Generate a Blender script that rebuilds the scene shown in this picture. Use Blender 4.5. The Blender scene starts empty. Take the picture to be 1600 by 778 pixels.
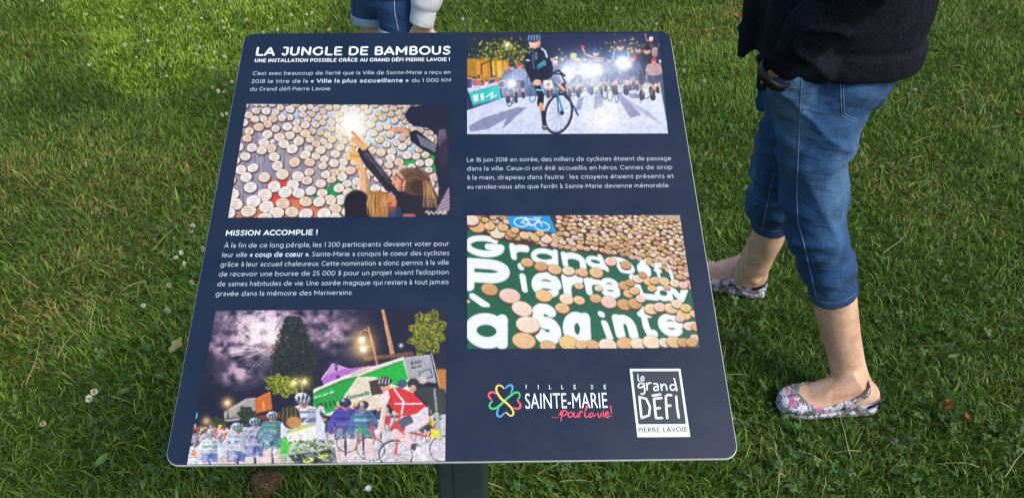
import bpy, bmesh, math, random
import numpy as np
from mathutils import Vector, Matrix
from mathutils.bvhtree import BVHTree

rnd = random.Random(7)
nr = np.random.default_rng(11)
scene = bpy.context.scene
COL = scene.collection

# ------------------------------------------------------------------ camera
CAM_H = 1.45
PITCH = math.radians(37.0)
SP, CP = math.sin(PITCH), math.cos(PITCH)
cam_d = bpy.data.cameras.new('camera')
cam_d.sensor_width = 36.0
cam_d.lens = 27.0
cam_d.clip_start = 0.02
cam_d.clip_end = 500.0
cam = bpy.data.objects.new('camera', cam_d)
COL.objects.link(cam)
cam.location = (0, 0, CAM_H)
cam.rotation_euler = (math.radians(90.0) - PITCH, 0, 0)
scene.camera = cam

# ------------------------------------------------------------------ sky, sun, exposure
SUN_EL, SUN_AZ = math.radians(48.0), math.radians(128.0)   # azimuth clockwise from +y
world = bpy.data.worlds.new('World')
scene.world = world
world.use_nodes = True
wn = world.node_tree
bg = wn.nodes['Background']
sky = wn.nodes.new('ShaderNodeTexSky')
sky.sky_type = 'NISHITA'
sky.sun_disc = False
sky.sun_elevation = SUN_EL
sky.sun_rotation = SUN_AZ
sky.air_density = 1.0
sky.dust_density = 3.0
sky.ozone_density = 1.0
wn.links.new(sky.outputs[0], bg.inputs[0])
bg.inputs[1].default_value = 0.10
sun_d = bpy.data.lights.new('sun', 'SUN')
sun_d.energy = 1.3
sun_d.angle = math.radians(24.0)
sun_d.color = (1.0, 0.93, 0.83)
sun = bpy.data.objects.new('sun', sun_d)
COL.objects.link(sun)
sun_dir = Vector((math.sin(SUN_AZ) * math.cos(SUN_EL), math.cos(SUN_AZ) * math.cos(SUN_EL), math.sin(SUN_EL)))
sun.rotation_euler = sun_dir.to_track_quat('Z', 'Y').to_euler()
sun.location = sun_dir * 20
vs = scene.view_settings
vs.view_transform = 'Standard'
vs.look = 'None'
vs.exposure = 0.85
vs.gamma = 1.0
vs.use_curve_mapping = False
scene.cycles.max_bounces = 8
scene.cycles.transparent_max_bounces = 8

# ------------------------------------------------------------------ helpers
def ray(px, py):
    """direction, per metre of depth, of a point given on the 1600 x 778 photograph"""
    t = (py - 389.0) / 1200.0
    return ((px - 800.0) / 1200.0, CP - t * SP, -SP - t * CP)

def on_ground(px, py, h=0.0):
    d = ray(px, py)
    z = (h - CAM_H) / d[2]
    return Vector((d[0] * z, d[1] * z, h))

def at_y(px, py, Y):
    d = ray(px, py)
    z = Y / d[1]
    return Vector((d[0] * z, Y, CAM_H + d[2] * z))

def srgb(r, g, b):
    def f(c):
        c = c / 255.0
        return c / 12.92 if c <= 0.04045 else ((c + 0.055) / 1.055) ** 2.4
    return (f(r), f(g), f(b), 1.0)

def tag(o, label, cat, group=None, kind=None):
    if label: o['label'] = label
    if cat: o['category'] = cat
    if group: o['group'] = group
    if kind: o['kind'] = kind
    return o

def empty(name, loc=(0, 0, 0)):
    o = bpy.data.objects.new(name, None)
    o.empty_display_size = 0.1
    COL.objects.link(o)
    o.location = loc
    return o

def link_mesh(name, me, mat=None, parent=None):
    o = bpy.data.objects.new(name, me)
    COL.objects.link(o)
    if mat:
        for m in (mat if isinstance(mat, (list, tuple)) else [mat]):
            me.materials.append(m)
    if parent: o.parent = parent
    return o

def mesh_from(verts, faces, smooth=True, name='mesh'):
    me = bpy.data.meshes.new(name)
    me.from_pydata([tuple(v) for v in verts], [], faces)
    if smooth:
        me.polygons.foreach_set('use_smooth', [True] * len(me.polygons))
    me.update()
    return me

def fast_mesh(name, verts, quads=None, tris=None):
    """big meshes from numpy arrays"""
    me = bpy.data.meshes.new(name)
    nq = 0 if quads is None else len(quads)
    nt = 0 if tris is None else len(tris)
    me.vertices.add(len(verts))
    me.vertices.foreach_set('co', np.ascontiguousarray(verts, dtype=np.float32).ravel())
    me.loops.add(nq * 4 + nt * 3)
    li = []
    if nq: li.append(np.asarray(quads).ravel())
    if nt: li.append(np.asarray(tris).ravel())
    me.loops.foreach_set('vertex_index', np.concatenate(li).astype(np.int32))
    me.polygons.add(nq + nt)
    st = np.concatenate([np.arange(nq) * 4, nq * 4 + np.arange(nt) * 3]).astype(np.int32)
    me.polygons.foreach_set('loop_start', st)
    me.polygons.foreach_set('use_smooth', np.ones(nq + nt, dtype=bool))
    me.update(calc_edges=True)
    me.validate()
    return me

def put_colour(me, rgb, name='Col'):
    a = me.attributes.new(name, 'FLOAT_COLOR', 'POINT')
    c = np.ones((len(rgb), 4), dtype=np.float32)
    c[:, :3] = rgb
    a.data.foreach_set('color', c.ravel())

def new_mat(name, col=(0.5, 0.5, 0.5, 1), rough=0.6, metal=0.0, spec=0.5):
    m = bpy.data.materials.new(name)
    m.use_nodes = True
    p = m.node_tree.nodes['Principled BSDF']
    p.inputs['Base Color'].default_value = col
    p.inputs['Roughness'].default_value = rough
    p.inputs['Metallic'].default_value = metal
    p.inputs['Specular IOR Level'].default_value = spec
    return m

def N(m, t, **kw):
    n = m.node_tree.nodes.new(t)
    for k, v in kw.items():
        if k in n.inputs: n.inputs[k].default_value = v
        else: setattr(n, k, v)
    return n

def L(m, a, b): m.node_tree.links.new(a, b)
def P(m): return m.node_tree.nodes['Principled BSDF']

def ramp(m, fac, stops):
    r = N(m, 'ShaderNodeValToRGB')
    e = r.color_ramp.elements
    while len(e) < len(stops): e.new(0.5)
    for i, (p, c) in enumerate(stops):
        e[i].position = p; e[i].color = c
    L(m, fac, r.inputs[0])
    return r

def vnoise(x, y, seed=0):
    """smooth 2-D value noise, numpy"""
    xi = np.floor(x).astype(np.int64); yi = np.floor(y).astype(np.int64)
    fx = x - xi; fy = y - yi
    fx = fx * fx * (3 - 2 * fx); fy = fy * fy * (3 - 2 * fy)
    def h(a, b):
        n = (a * 374761393 + b * 668265263 + seed * 974711) & 0x7fffffff
        n = ((n ^ (n >> 13)) * 1274126177) & 0x7fffffff
        return ((n ^ (n >> 16)) & 0xffff) / 65535.0
    return (h(xi, yi) * (1 - fx) + h(xi + 1, yi) * fx) * (1 - fy) + (h(xi, yi + 1) * (1 - fx) + h(xi + 1, yi + 1) * fx) * fy

def fbm(x, y, seed=0, octv=3):
    s = 0; a = 0.5; t = 0
    for k in range(octv):
        s = s + a * vnoise(x * 2 ** k, y * 2 ** k, seed + k * 17); t += a; a *= 0.5
    return s / t
GRASS_N = 700000
CLOVER_N = 3500

# ------------------------------------------------------------------ the lawn
soil = new_mat('lawn_soil', rough=1.0, spec=0.1)
tc = N(soil, 'ShaderNodeTexCoord')
n1 = N(soil, 'ShaderNodeTexNoise'); n1.inputs['Scale'].default_value = 60; n1.inputs['Detail'].default_value = 8
n2 = N(soil, 'ShaderNodeTexNoise'); n2.inputs['Scale'].default_value = 1.3; n2.inputs['Detail'].default_value = 4
L(soil, tc.outputs['Object'], n1.inputs['Vector']); L(soil, tc.outputs['Object'], n2.inputs['Vector'])
r1 = ramp(soil, n1.outputs['Fac'], [(0.3, (0.022, 0.042, 0.009, 1)), (0.55, (0.050, 0.088, 0.018, 1)), (0.8, (0.105, 0.125, 0.038, 1))])
r2 = ramp(soil, n2.outputs['Fac'], [(0.35, (0.7, 0.8, 0.6, 1)), (0.7, (1.3, 1.15, 0.9, 1))])
mx = N(soil, 'ShaderNodeMix', data_type='RGBA', blend_type='MULTIPLY'); mx.inputs[0].default_value = 1.0
L(soil, r1.outputs[0], mx.inputs[6]); L(soil, r2.outputs[0], mx.inputs[7])
L(soil, mx.outputs[2], P(soil).inputs['Base Color'])
bmp = N(soil, 'ShaderNodeBump'); bmp.inputs['Strength'].default_value = 0.9; bmp.inputs['Distance'].default_value = 0.02
L(soil, n1.outputs['Fac'], bmp.inputs['Height']); L(soil, bmp.outputs[0], P(soil).inputs['Normal'])
g = 120.0
lawn = link_mesh('ground', mesh_from([(-g, -g, 0), (g, -g, 0), (g, g, 0), (-g, g, 0)], [(0, 1, 2, 3)], False), soil)
tag(lawn, None, None, kind='structure')

leaf_mats = {}
def blade_mat(name, rough=0.45, trans=0.3):
    m = new_mat(name, rough=rough, spec=0.35)
    at = N(m, 'ShaderNodeAttribute', attribute_name='Col')
    L(m, at.outputs['Color'], P(m).inputs['Base Color'])
    tr = N(m, 'ShaderNodeBsdfTranslucent')
    L(m, at.outputs['Color'], tr.inputs['Color'])
    ms = N(m, 'ShaderNodeMixShader'); ms.inputs[0].default_value = trans
    out = m.node_tree.nodes['Material Output']
    L(m, P(m).outputs[0], ms.inputs[1]); L(m, tr.outputs[0], ms.inputs[2]); L(m, ms.outputs[0], out.inputs['Surface'])
    return m
grass_mat = blade_mat('grass_blade', 0.5, 0.28)
clover_mat = blade_mat('clover_leaf', 0.55, 0.25)

def spots(x, y, lst):
    s = np.zeros_like(x)
    for px, py, r, a in lst:
        c = on_ground(px, py)
        s += a * np.exp(-((x - c.x) ** 2 + (y - c.y) ** 2) / (r * r))
    return s
# patches of the real lawn: lush bright turf, dry thatch, darker coarse turf
LUSH = [(240, 60, .42, 1.0), (330, 30, .4, .9), (150, 30, .3, .55), (300, 120, .28, .5), (420, 25, .3, .6), (1100, 40, .35, .25), (250, 520, .25, .35), (210, 560, .2, .25),
        (1140, 110, .3, .3)]
DRY = [(60, 250, .3, .7), (150, 290, .3, .8), (260, 260, .25, .5), (100, 470, .22, .8), (170, 440, .2, .8), (40, 520, .2, .5), (20, 120, .3, .5), (60, 60, .25, .35),
       (210, 380, .25, .5), (1500, 40, .35, .9), (1170, 20, .3, .9), (1090, 60, .25, .4), (1390, 240, .2, .7), (1440, 290, .25, .5), (1580, 330, .25, .4), (1150, 560, .12, .5), (1200, 740, .2, .3),
       (330, 330, .18, .3), (1500, 170, .3, .4)]
DARK = [(60, 160, .35, .7), (180, 160, .25, .6), (200, 330, .3, .5), (40, 390, .25, .5), (1480, 430, .5, .5), (1250, 560, .3, .5), (1450, 700, .5, .5), (60, 720, .3, .4), (1240, 500, .25, .6),
        (1160, 400, .25, .4)]

GREENS = np.array([(.052, .115, .016), (.078, .155, .024), (.105, .190, .032), (.040, .092, .020), (.130, .205, .042), (.098, .150, .038)])
STRAW = .85 * np.array([(.37, .325, .15), (.44, .40, .21), (.29, .25, .11), (.33, .33, .13), (.20, .175, .08)])

def lawn_points(n, seed, near=0.62, far=6.4, pad=0.45):
    """points of the lawn in front of and round the sign, thinning out with distance"""
    r = np.random.default_rng(seed)
    u = r.random(n)
    y = near * (far / near) ** u if False else near + (far - near) * u ** 1.25
    half = 0.70 * (y * CP + CAM_H * SP) + pad
    x = (r.random(n) * 2 - 1) * half
    return x, y, r

# where the woman's shoes press the grass flat: heel, direction, length
TREAD = [((.869, 1.262), math.pi, .240), ((.738, 1.690), math.radians(158), .242)]
def in_shoe(x, y, pad):
    m = np.zeros(x.shape, bool)
    for (hx, hy), a, ln in TREAD:
        u = (x - hx) * math.cos(a) + (y - hy) * math.sin(a); w = -(x - hx) * math.sin(a) + (y - hy) * math.cos(a)
        m |= (u > -pad) & (u < ln + pad) & (np.abs(w) < .036 + pad)
    return m

# the patch of fine bright turf at the upper left has a clear edge against the coarse grass
TURF = [tuple(on_ground(*p)[:2]) for p in ((60, -60), (105, 20), (128, 60), (140, 95), (165, 122), (215, 148), (280, 150), (350, 140), (395, 60), (470, 40), (530, 20), (560, -60))]
def turf_edge(x, y):
    xj = x + (fbm(x * 5, y * 5, 71, 3) - .5) * .28; yj = y + (fbm(x * 5 + 30, y * 5, 73, 3) - .5) * .28
    m = np.zeros(x.shape, bool)
    for (xa, ya), (xb, yb) in zip(TURF, TURF[1:] + TURF[:1]):
        if ya == yb: continue
        m ^= ((ya > yj) != (yb > yj)) & (xj < (xb - xa) * (yj - ya) / (yb - ya) + xa)
    return m * (.72 + .5 * (fbm(x * 3, y * 3, 79, 2) - .3))

def build_blades(name, n, seed):
    x, y, r = lawn_points(n, seed)
    # keep density even across width: reject with probability by row width
    half = 0.70 * (y * CP + CAM_H * SP) + 0.45
    keep = r.random(n) < np.clip((half / half.max()) ** 1.0 * 1.15, 0, 1)
    # a small bare brown spot left of the post
    # the lawn goes on, thinner, beyond what the picture shows
    r2 = np.random.default_rng(seed + 40); m2 = 260000
    x2, y2 = r2.uniform(-7.5, 7.5, m2), -1.2 + 12.2 * r2.random(m2)
    h2 = 0.70 * (y2 * CP + CAM_H * SP) + .40
    k2 = ~((y2 > .62) & (y2 < 6.3) & (np.abs(x2) < h2))
    x, y = np.concatenate([x[keep], x2[k2]]), np.concatenate([y[keep], y2[k2]]); keep = np.ones(len(x), bool); n = len(x)
    b = on_ground(416, 752)
    d2 = ((x - b.x) / .045) ** 2 + ((y - b.y) / .038) ** 2
    keep &= ~((d2 < 1) & (r.random(n) < .93))
    keep &= ~in_shoe(x, y, .006)
    x, y = x[keep], y[keep]; n = len(x)
    # tufting: pull points together
    tx = fbm(x * 26, y * 26, 3, 2) - .5; ty = fbm(x * 26 + 50, y * 26, 9, 2) - .5
    x = x + tx * .03; y = y + ty * .03
    lush, dry, dark = spots(x, y, LUSH), spots(x, y, DRY), spots(x, y, DARK)
    fine = turf_edge(x, y)
    lush = np.maximum(lush * .45, fine); dark = dark * (1 - fine); dry = dry * (1 - fine)
    pn = fbm(x * 2.2, y * 2.2, 21, 3); pn2 = fbm(x * 7, y * 7, 31, 2)
    dryness = np.clip(dry * .32 + (pn - .47) * .42 + (pn2 - .5) * .42, 0.015, .50)
    isdry = r.random(n) < dryness * (1 - .75 * np.clip(lush, 0, 1))
    # shape
    Ln = (.020 + .024 * r.random(n)) * (0.8 + .5 * pn2)
    Ln *= 1 - .25 * fine
    longb = r.random(n) < .06
    Ln[longb] *= 1.7
    wd = (.0009 + .0012 * r.random(n)) * np.where((y < .62) | (y > 6.3) | (np.abs(x) > 0.70 * (y * CP + CAM_H * SP) + .40), 2.3, 1.0) * (1 + .35 * (y / 4))
    broad = r.random(n) < .12
    wd[broad] *= 1.7
    wd[isdry] *= .8
    flow = fbm(x * 3.1 + 7, y * 3.1, 41, 2) * 4 * math.pi
    az = np.where(r.random(n) < .45, flow + r.normal(0, .7, n), r.random(n) * 2 * math.pi)
    lean = np.clip(r.normal(.62, .33, n), .05, 1.35)
    lean[isdry] = np.clip(r.normal(1.15, .25, isdry.sum()), .4, 1.5)
    bend = r.normal(.5, .35, n)
    yaw = az + r.normal(0, .8, n)
    sx, sy = -np.sin(yaw), np.cos(yaw)
    dx, dy = np.cos(az), np.sin(az)
    cols = GREENS[r.integers(0, len(GREENS), n)] * (0.8 + .7 * r.random(n))[:, None]
    cols[isdry] = STRAW[r.integers(0, len(STRAW), isdry.sum())] * (0.6 + .6 * r.random(isdry.sum()))[:, None]
    lu = np.clip(lush, 0, 1)[:, None]; da = np.clip(dark, 0, 1)[:, None]
    cols = cols * (1 + lu * np.array([1.25, 1.0, .40])) * (1 - da * np.array([.34, .25, .18]))
    yel = np.clip((pn - .5) * 2.2, 0, 1)[:, None] * (1 - lu)
    cols = cols * (1 + yel * np.array([.35, .10, .05])) * np.array([1.20, 1.22, .90])
    V = np.zeros((n, 7, 3), dtype=np.float32)
    px, py, pz = x.copy(), y.copy(), np.full(n, -.002)
    ang = lean * .5
    for k in range(3):
        w = wd * (1.0, .92, .62)[k]
        V[:, 2 * k, 0] = px - sx * w; V[:, 2 * k, 1] = py - sy * w; V[:, 2 * k, 2] = pz
        V[:, 2 * k + 1, 0] = px + sx * w; V[:, 2 * k + 1, 1] = py + sy * w; V[:, 2 * k + 1, 2] = pz
        s = Ln / 3
        px = px + dx * np.sin(ang) * s; py = py + dy * np.sin(ang) * s; pz = np.maximum(pz + np.cos(ang) * s, .002)
        ang = ang + (lean * .35 + bend * .45)
    V[:, 6, 0] = px; V[:, 6, 1] = py; V[:, 6, 2] = pz
    base = (np.arange(n) * 7)[:, None]
    q = np.concatenate([base + np.array([[0, 1, 3, 2]]), base + np.array([[2, 3, 5, 4]])])
    t = base + np.array([[4, 5, 6]])
    me = fast_mesh(name, V.reshape(-1, 3), q, t)
    put_colour(me, np.repeat(cols, 7, axis=0))
    o = link_mesh(name, me, grass_mat)
    return o
grass = build_blades('grass', GRASS_N, 5)
tag(grass, 'short mown green grass with dry straw patches all over the lawn', 'grass', kind='stuff')

def build_clover(name, clusters, seed):
    r = np.random.default_rng(seed)
    pts = []
    for px, py, rad, cnt in clusters:
        cnt = int(cnt * .5)
        c = on_ground(px, py)
        a = r.random(cnt) * 2 * math.pi; q = rad * np.sqrt(r.random(cnt))
        pts.append(np.stack([c.x + np.cos(a) * q, c.y + np.sin(a) * q], 1))
    x, y, _ = lawn_points(CLOVER_N, seed + 1)
    pn = fbm(x * 2.0, y * 2.0, 77, 3)
    k = (pn > .52)
    pts.append(np.stack([x[k], y[k]], 1))
    pts = np.concatenate(pts); pts = pts[~in_shoe(pts[:, 0], pts[:, 1], .004)]; n = len(pts)
    h = .018 + .035 * r.random(n)
    sz = (.0032 + .0036 * r.random(n))
    tilt = r.normal(0, .35, (n, 2))
    rot = r.random(n) * 2 * math.pi
    col = np.array([(.045, .115, .020), (.060, .140, .028), (.080, .165, .040), (.035, .085, .022)])[r.integers(0, 4, n)] * (0.75 + .5 * r.random(n))[:, None]
    V = np.zeros((n, 3, 6, 3), dtype=np.float32)
    shape = np.array([(0, 0), (.75, -.62), (1.55, -.72), (1.85, 0), (1.55, .72), (.75, .62)])
    for j in range(3):
        a = rot + j * 2.094 + r.normal(0, .12, n)
        for i, (u, w) in enumerate(shape):
            lx = (np.cos(a) * u - np.sin(a) * w) * sz; ly = (np.sin(a) * u + np.cos(a) * w) * sz
            V[:, j, i, 0] = pts[:, 0] + lx; V[:, j, i, 1] = pts[:, 1] + ly
            V[:, j, i, 2] = h + lx * tilt[:, 0] + ly * tilt[:, 1] + abs(w) * sz * .35 + (u > 1) * sz * -.1
    base = (np.arange(n * 3) * 6)[:, None]
    q = np.concatenate([base + np.array([[0, 1, 2, 3]]), base + np.array([[0, 3, 4, 5]])])
    me = fast_mesh(name, V.reshape(-1, 3), q)
    put_colour(me, np.repeat(col, 18, axis=0))
    return link_mesh(name, me, clover_mat)
CL = [(1225, 640, .05, 26), (1260, 655, .05, 14), (270, 390, .14, 130), (285, 470, .16, 160), (230, 600, .2, 180), (150, 720, .2, 120), (340, 740, .15, 90), (1200, 700, .2, 130), (1330, 720, .2, 160), (1500, 720, .2, 130), (1130, 230, .2, 130),
      (1110, 330, .2, 110), (1440, 600, .25, 130), (1560, 520, .25, 110), (300, 60, .35, 200), (360, 140, .2, 140), (1050, 20, .3, 130), (1440, 170, .25, 100), (1130, 520, .12, 90), (900, 755, .15, 90), (560, 755, .15, 70)]
clov = build_clover('clover_ground_cover', CL, 61)
tag(clov, 'three part clover leaves growing among the grass', 'clover', kind='stuff')

# ------------------------------------------------------------------ the information sign
# panel frame: lower left corner, unit vector along the bottom edge, unit vector up the slope
PBL = np.array([-0.36757632, 0.51008133, 0.77860152])
PA = np.array([0.999889584, 0.0148309275, 0.0])
PB = np.array([-0.02427668, 0.90755936, 0.41922147])
PN = np.cross(PA, PB); PN /= np.linalg.norm(PN)
PS = 0.61                                             # a 61 cm square panel

def fit_h(src, dst):
    rows = []
    for (x, y), (u, v) in zip(src, dst):
        rows.append([x, y, 1, 0, 0, 0, -u * x, -u * y, -u]); rows.append([0, 0, 0, x, y, 1, -v * x, -v * y, -v])
    return np.linalg.svd(np.array(rows))[2][-1].reshape(3, 3)
# photograph <-> panel millimetres, from the four corners of the panel
H_UP = fit_h([(0, PS), (PS, PS), (PS, 0), (0, 0)], [(382.8, 52.3), (1046.7, 48.0), (1155.4, 716.5), (256.4, 728.0)])
H_PU = np.linalg.inv(H_UP)
def hmap(H, p):
    p = np.asarray(p, dtype=float).reshape(-1, 2)
    q = np.c_[p, np.ones(len(p))] @ H.T
    return q[:, :2] / q[:, 2:3]
def uv(px, py): return hmap(H_PU, [(px, py)])[0]
def panel_pts(uvs, h=0.0):
    uvs = np.asarray(uvs, dtype=float)
    return PBL + uvs[:, :1] * PA + uvs[:, 1:2] * PB + PN * h

sign = empty('information_sign', (-0.081, 0.795, 0))
tag(sign, 'dark blue information sign with printed photos, tilted square panel on a slate grey post', 'sign')
SIGN_OFF = Vector(sign.location)
def sign_obj(name, me, mat, parent):
    """meshes are written in world coordinates; shift them to the sign's own origin"""
    me.transform(Matrix.Translation(-SIGN_OFF))
    o = link_mesh(name, me, mat, parent)
    return o

def rounded(u0, v0, u1, v1, r, n=10):
    pts = []
    for cx, cy, a0 in ((u1 - r, v1 - r, 0), (u0 + r, v1 - r, 90), (u0 + r, v0 + r, 180), (u1 - r, v0 + r, 270)):
        for k in range(n + 1):
            a = math.radians(a0 + 90 * k / n)
            pts.append((cx + r * math.cos(a), cy + r * math.sin(a)))
    return pts

def plate(loops_h):
    """closed plate from same-length loops, bottom to top"""
    vs, fs = [], []
    n = len(loops_h[0][0])
    for uvs, h in loops_h:
        vs += [tuple(p) for p in panel_pts(uvs, h)]
    for k in range(len(loops_h) - 1):
        for i in range(n):
            j = (i + 1) % n
            fs.append((k * n + i, k * n + j, (k + 1) * n + j, (k + 1) * n + i))
    fs.append(tuple(range(n - 1, -1, -1)))
    fs.append(tuple(range((len(loops_h) - 1) * n, len(loops_h) * n)))
    return mesh_from(vs, fs, False)

edge_m = new_mat('brushed_aluminium_edge', (.62, .66, .66, 1), 0.38, 0.35)
rr = 0.0155
pan_me = plate([(rounded(.0006, .0006, PS - .0006, PS - .0006, rr), -.0052), (rounded(0, 0, PS, PS, rr), -.0046), (rounded(0, 0, PS, PS, rr), -.0008),
                (rounded(.0008, .0008, PS - .0008, PS - .0008, rr), 0)])
panel = sign_obj('panel', pan_me, edge_m, sign)
navy = new_mat('navy_laminate', (.0082, .0190, .0480, 1), 0.36, 0, 0.3)
tcn = N(navy, 'ShaderNodeTexCoord')
nz = N(navy, 'ShaderNodeTexNoise'); nz.inputs['Scale'].default_value = 900; nz.inputs['Detail'].default_value = 2
L(navy, tcn.outputs['Object'], nz.inputs['Vector'])
bn = N(navy, 'ShaderNodeBump'); bn.inputs['Strength'].default_value = .12; bn.inputs['Distance'].default_value = .0005
L(navy, nz.outputs['Fac'], bn.inputs['Height']); L(navy, bn.outputs[0], P(navy).inputs['Normal'])
# faint dust film and water marks change the gloss of the laminate, with a few pale specks of dirt
nd = N(navy, 'ShaderNodeTexNoise'); nd.inputs['Scale'].default_value = 9; nd.inputs['Detail'].default_value = 7; nd.inputs['Roughness'].default_value = .68; L(navy, tcn.outputs['Object'], nd.inputs['Vector'])
rdn = ramp(navy, nd.outputs['Fac'], [(.3, (.27, .27, .27, 1)), (.7, (.48, .48, .48, 1))]); L(navy, rdn.outputs[0], P(navy).inputs['Roughness'])
vd = N(navy, 'ShaderNodeTexVoronoi'); vd.inputs['Scale'].default_value = 70; L(navy, tcn.outputs['Object'], vd.inputs['Vector'])
vdr = ramp(navy, vd.outputs['Distance'], [(.0, (1, 1, 1, 1)), (.035, (0, 0, 0, 1))])
cdn = N(navy, 'ShaderNodeSeparateColor'); L(navy, vd.outputs['Color'], cdn.inputs[0])
gt = N(navy, 'ShaderNodeMath', operation='GREATER_THAN'); gt.inputs[1].default_value = .9; L(navy, cdn.outputs[0], gt.inputs[0])
mdn = N(navy, 'ShaderNodeMath', operation='MULTIPLY'); L(navy, vdr.outputs[0], mdn.inputs[0]); L(navy, gt.outputs[0], mdn.inputs[1])
film = ramp(navy, nd.outputs['Fac'], [(.35, (.0078, .0182, .0465, 1)), (.75, (.0115, .0235, .0540, 1))])
mdx = N(navy, 'ShaderNodeMix', data_type='RGBA'); L(navy, mdn.outputs[0], mdx.inputs[0]); L(navy, film.outputs[0], mdx.inputs[6]); mdx.inputs[7].default_value = (.16, .17, .17, 1); L(navy, mdx.outputs[2], P(navy).inputs['Base Color'])
e = .0010
face_me = plate([(rounded(e, e, PS - e, PS - e, rr - e), .0001), (rounded(e, e, PS - e, PS - e, rr - e), .0005)])
sign_obj('printed_face', face_me, navy, panel)

# post: an extruded square profile with chamfered corners and shallow grooves
post_m = new_mat('slate_post_paint', (.030, .047, .058, 1), 0.4, 0, 0.5)
HP = 0.040
side = [(-HP + .008, -HP), (-.0155, -HP), (-.0145, -HP + .0016), (-.0125, -HP + .0016), (-.0115, -HP), (HP - .008, -HP), (HP - .0055, -HP + .0008), (HP - .0008, -HP + .0055)]
prof = []
for q in range(4):
    a = q * math.pi / 2
    prof += [(x * math.cos(a) - y * math.sin(a), x * math.sin(a) + y * math.cos(a)) for x, y in side]
def under(x, y, gap):
    """height of the panel's underside (minus a gap) above a ground point"""
    v = (y - PBL[1]) / PB[1]
    return PBL[2] + v * PB[2] - gap
vs_, fs_ = [], []
npf = len(prof)
for x, y in prof: vs_.append((SIGN_OFF.x + x, SIGN_OFF.y + y, -.25))
for x, y in prof: vs_.append((SIGN_OFF.x + x, SIGN_OFF.y + y, under(0, SIGN_OFF.y + y, .016)))
for i in range(npf):
    j = (i + 1) % npf
    fs_.append((i, j, npf + j, npf + i))
fs_.append(tuple(range(npf, 2 * npf)))
sign_obj('post', mesh_from(vs_, fs_, False), post_m, sign)
bu, bv = (SIGN_OFF.x - PBL[0] + .011), (SIGN_OFF.y - PBL[1]) / PB[1]
br = plate([(rounded(bu - .11, bv - .09, bu + .11, bv + .09, .01, 4), -.0125), (rounded(bu - .11, bv - .09, bu + .11, bv + .09, .01, 4), -.0062)])
bracket = sign_obj('mounting_bracket', br, post_m, sign)
for du in (-.09, .09):
    for dv in (-.07, .07):
        b = plate([(rounded(bu + du - .006, bv + dv - .006, bu + du + .006, bv + dv + .006, .0059, 5), -.017), (rounded(bu + du - .006, bv + dv - .006, bu + du + .006, bv + dv + .006, .0059, 5), -.0127)])
        sign_obj('bolt', b, edge_m, bracket)

# ---- lettering: glyph outlines laid on the panel face
_glyph = {}
def glyphs(txt, bold=0.0):
    """triangulated outline of a word in font units; also its advance-free width"""
    k = (txt, bold)
    if k in _glyph: return _glyph[k]
    c = bpy.data.curves.new('lettering', 'FONT')
    c.body = txt; c.size = 1.0; c.fill_mode = 'FRONT'; c.resolution_u = 4; c.offset = bold; c.space_character = 1.02 + max(bold, 0) * 2.6
    o = bpy.data.objects.new('lettering', c); COL.objects.link(o)
    dg = bpy.context.evaluated_depsgraph_get()
    ev = o.evaluated_get(dg); me = ev.to_mesh(); me.calc_loop_triangles()
    co = np.array([v.co[:2] for v in me.vertices]).reshape(-1, 2); tr = np.array([t.vertices[:] for t in me.loop_triangles], dtype=int).reshape(-1, 3)
    ev.to_mesh_clear(); bpy.data.objects.remove(o); bpy.data.curves.remove(c)
    _glyph[k] = (co, tr, co[:, 0].min(), co[:, 0].max())
    return _glyph[k]
CAP = 0.682
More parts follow.
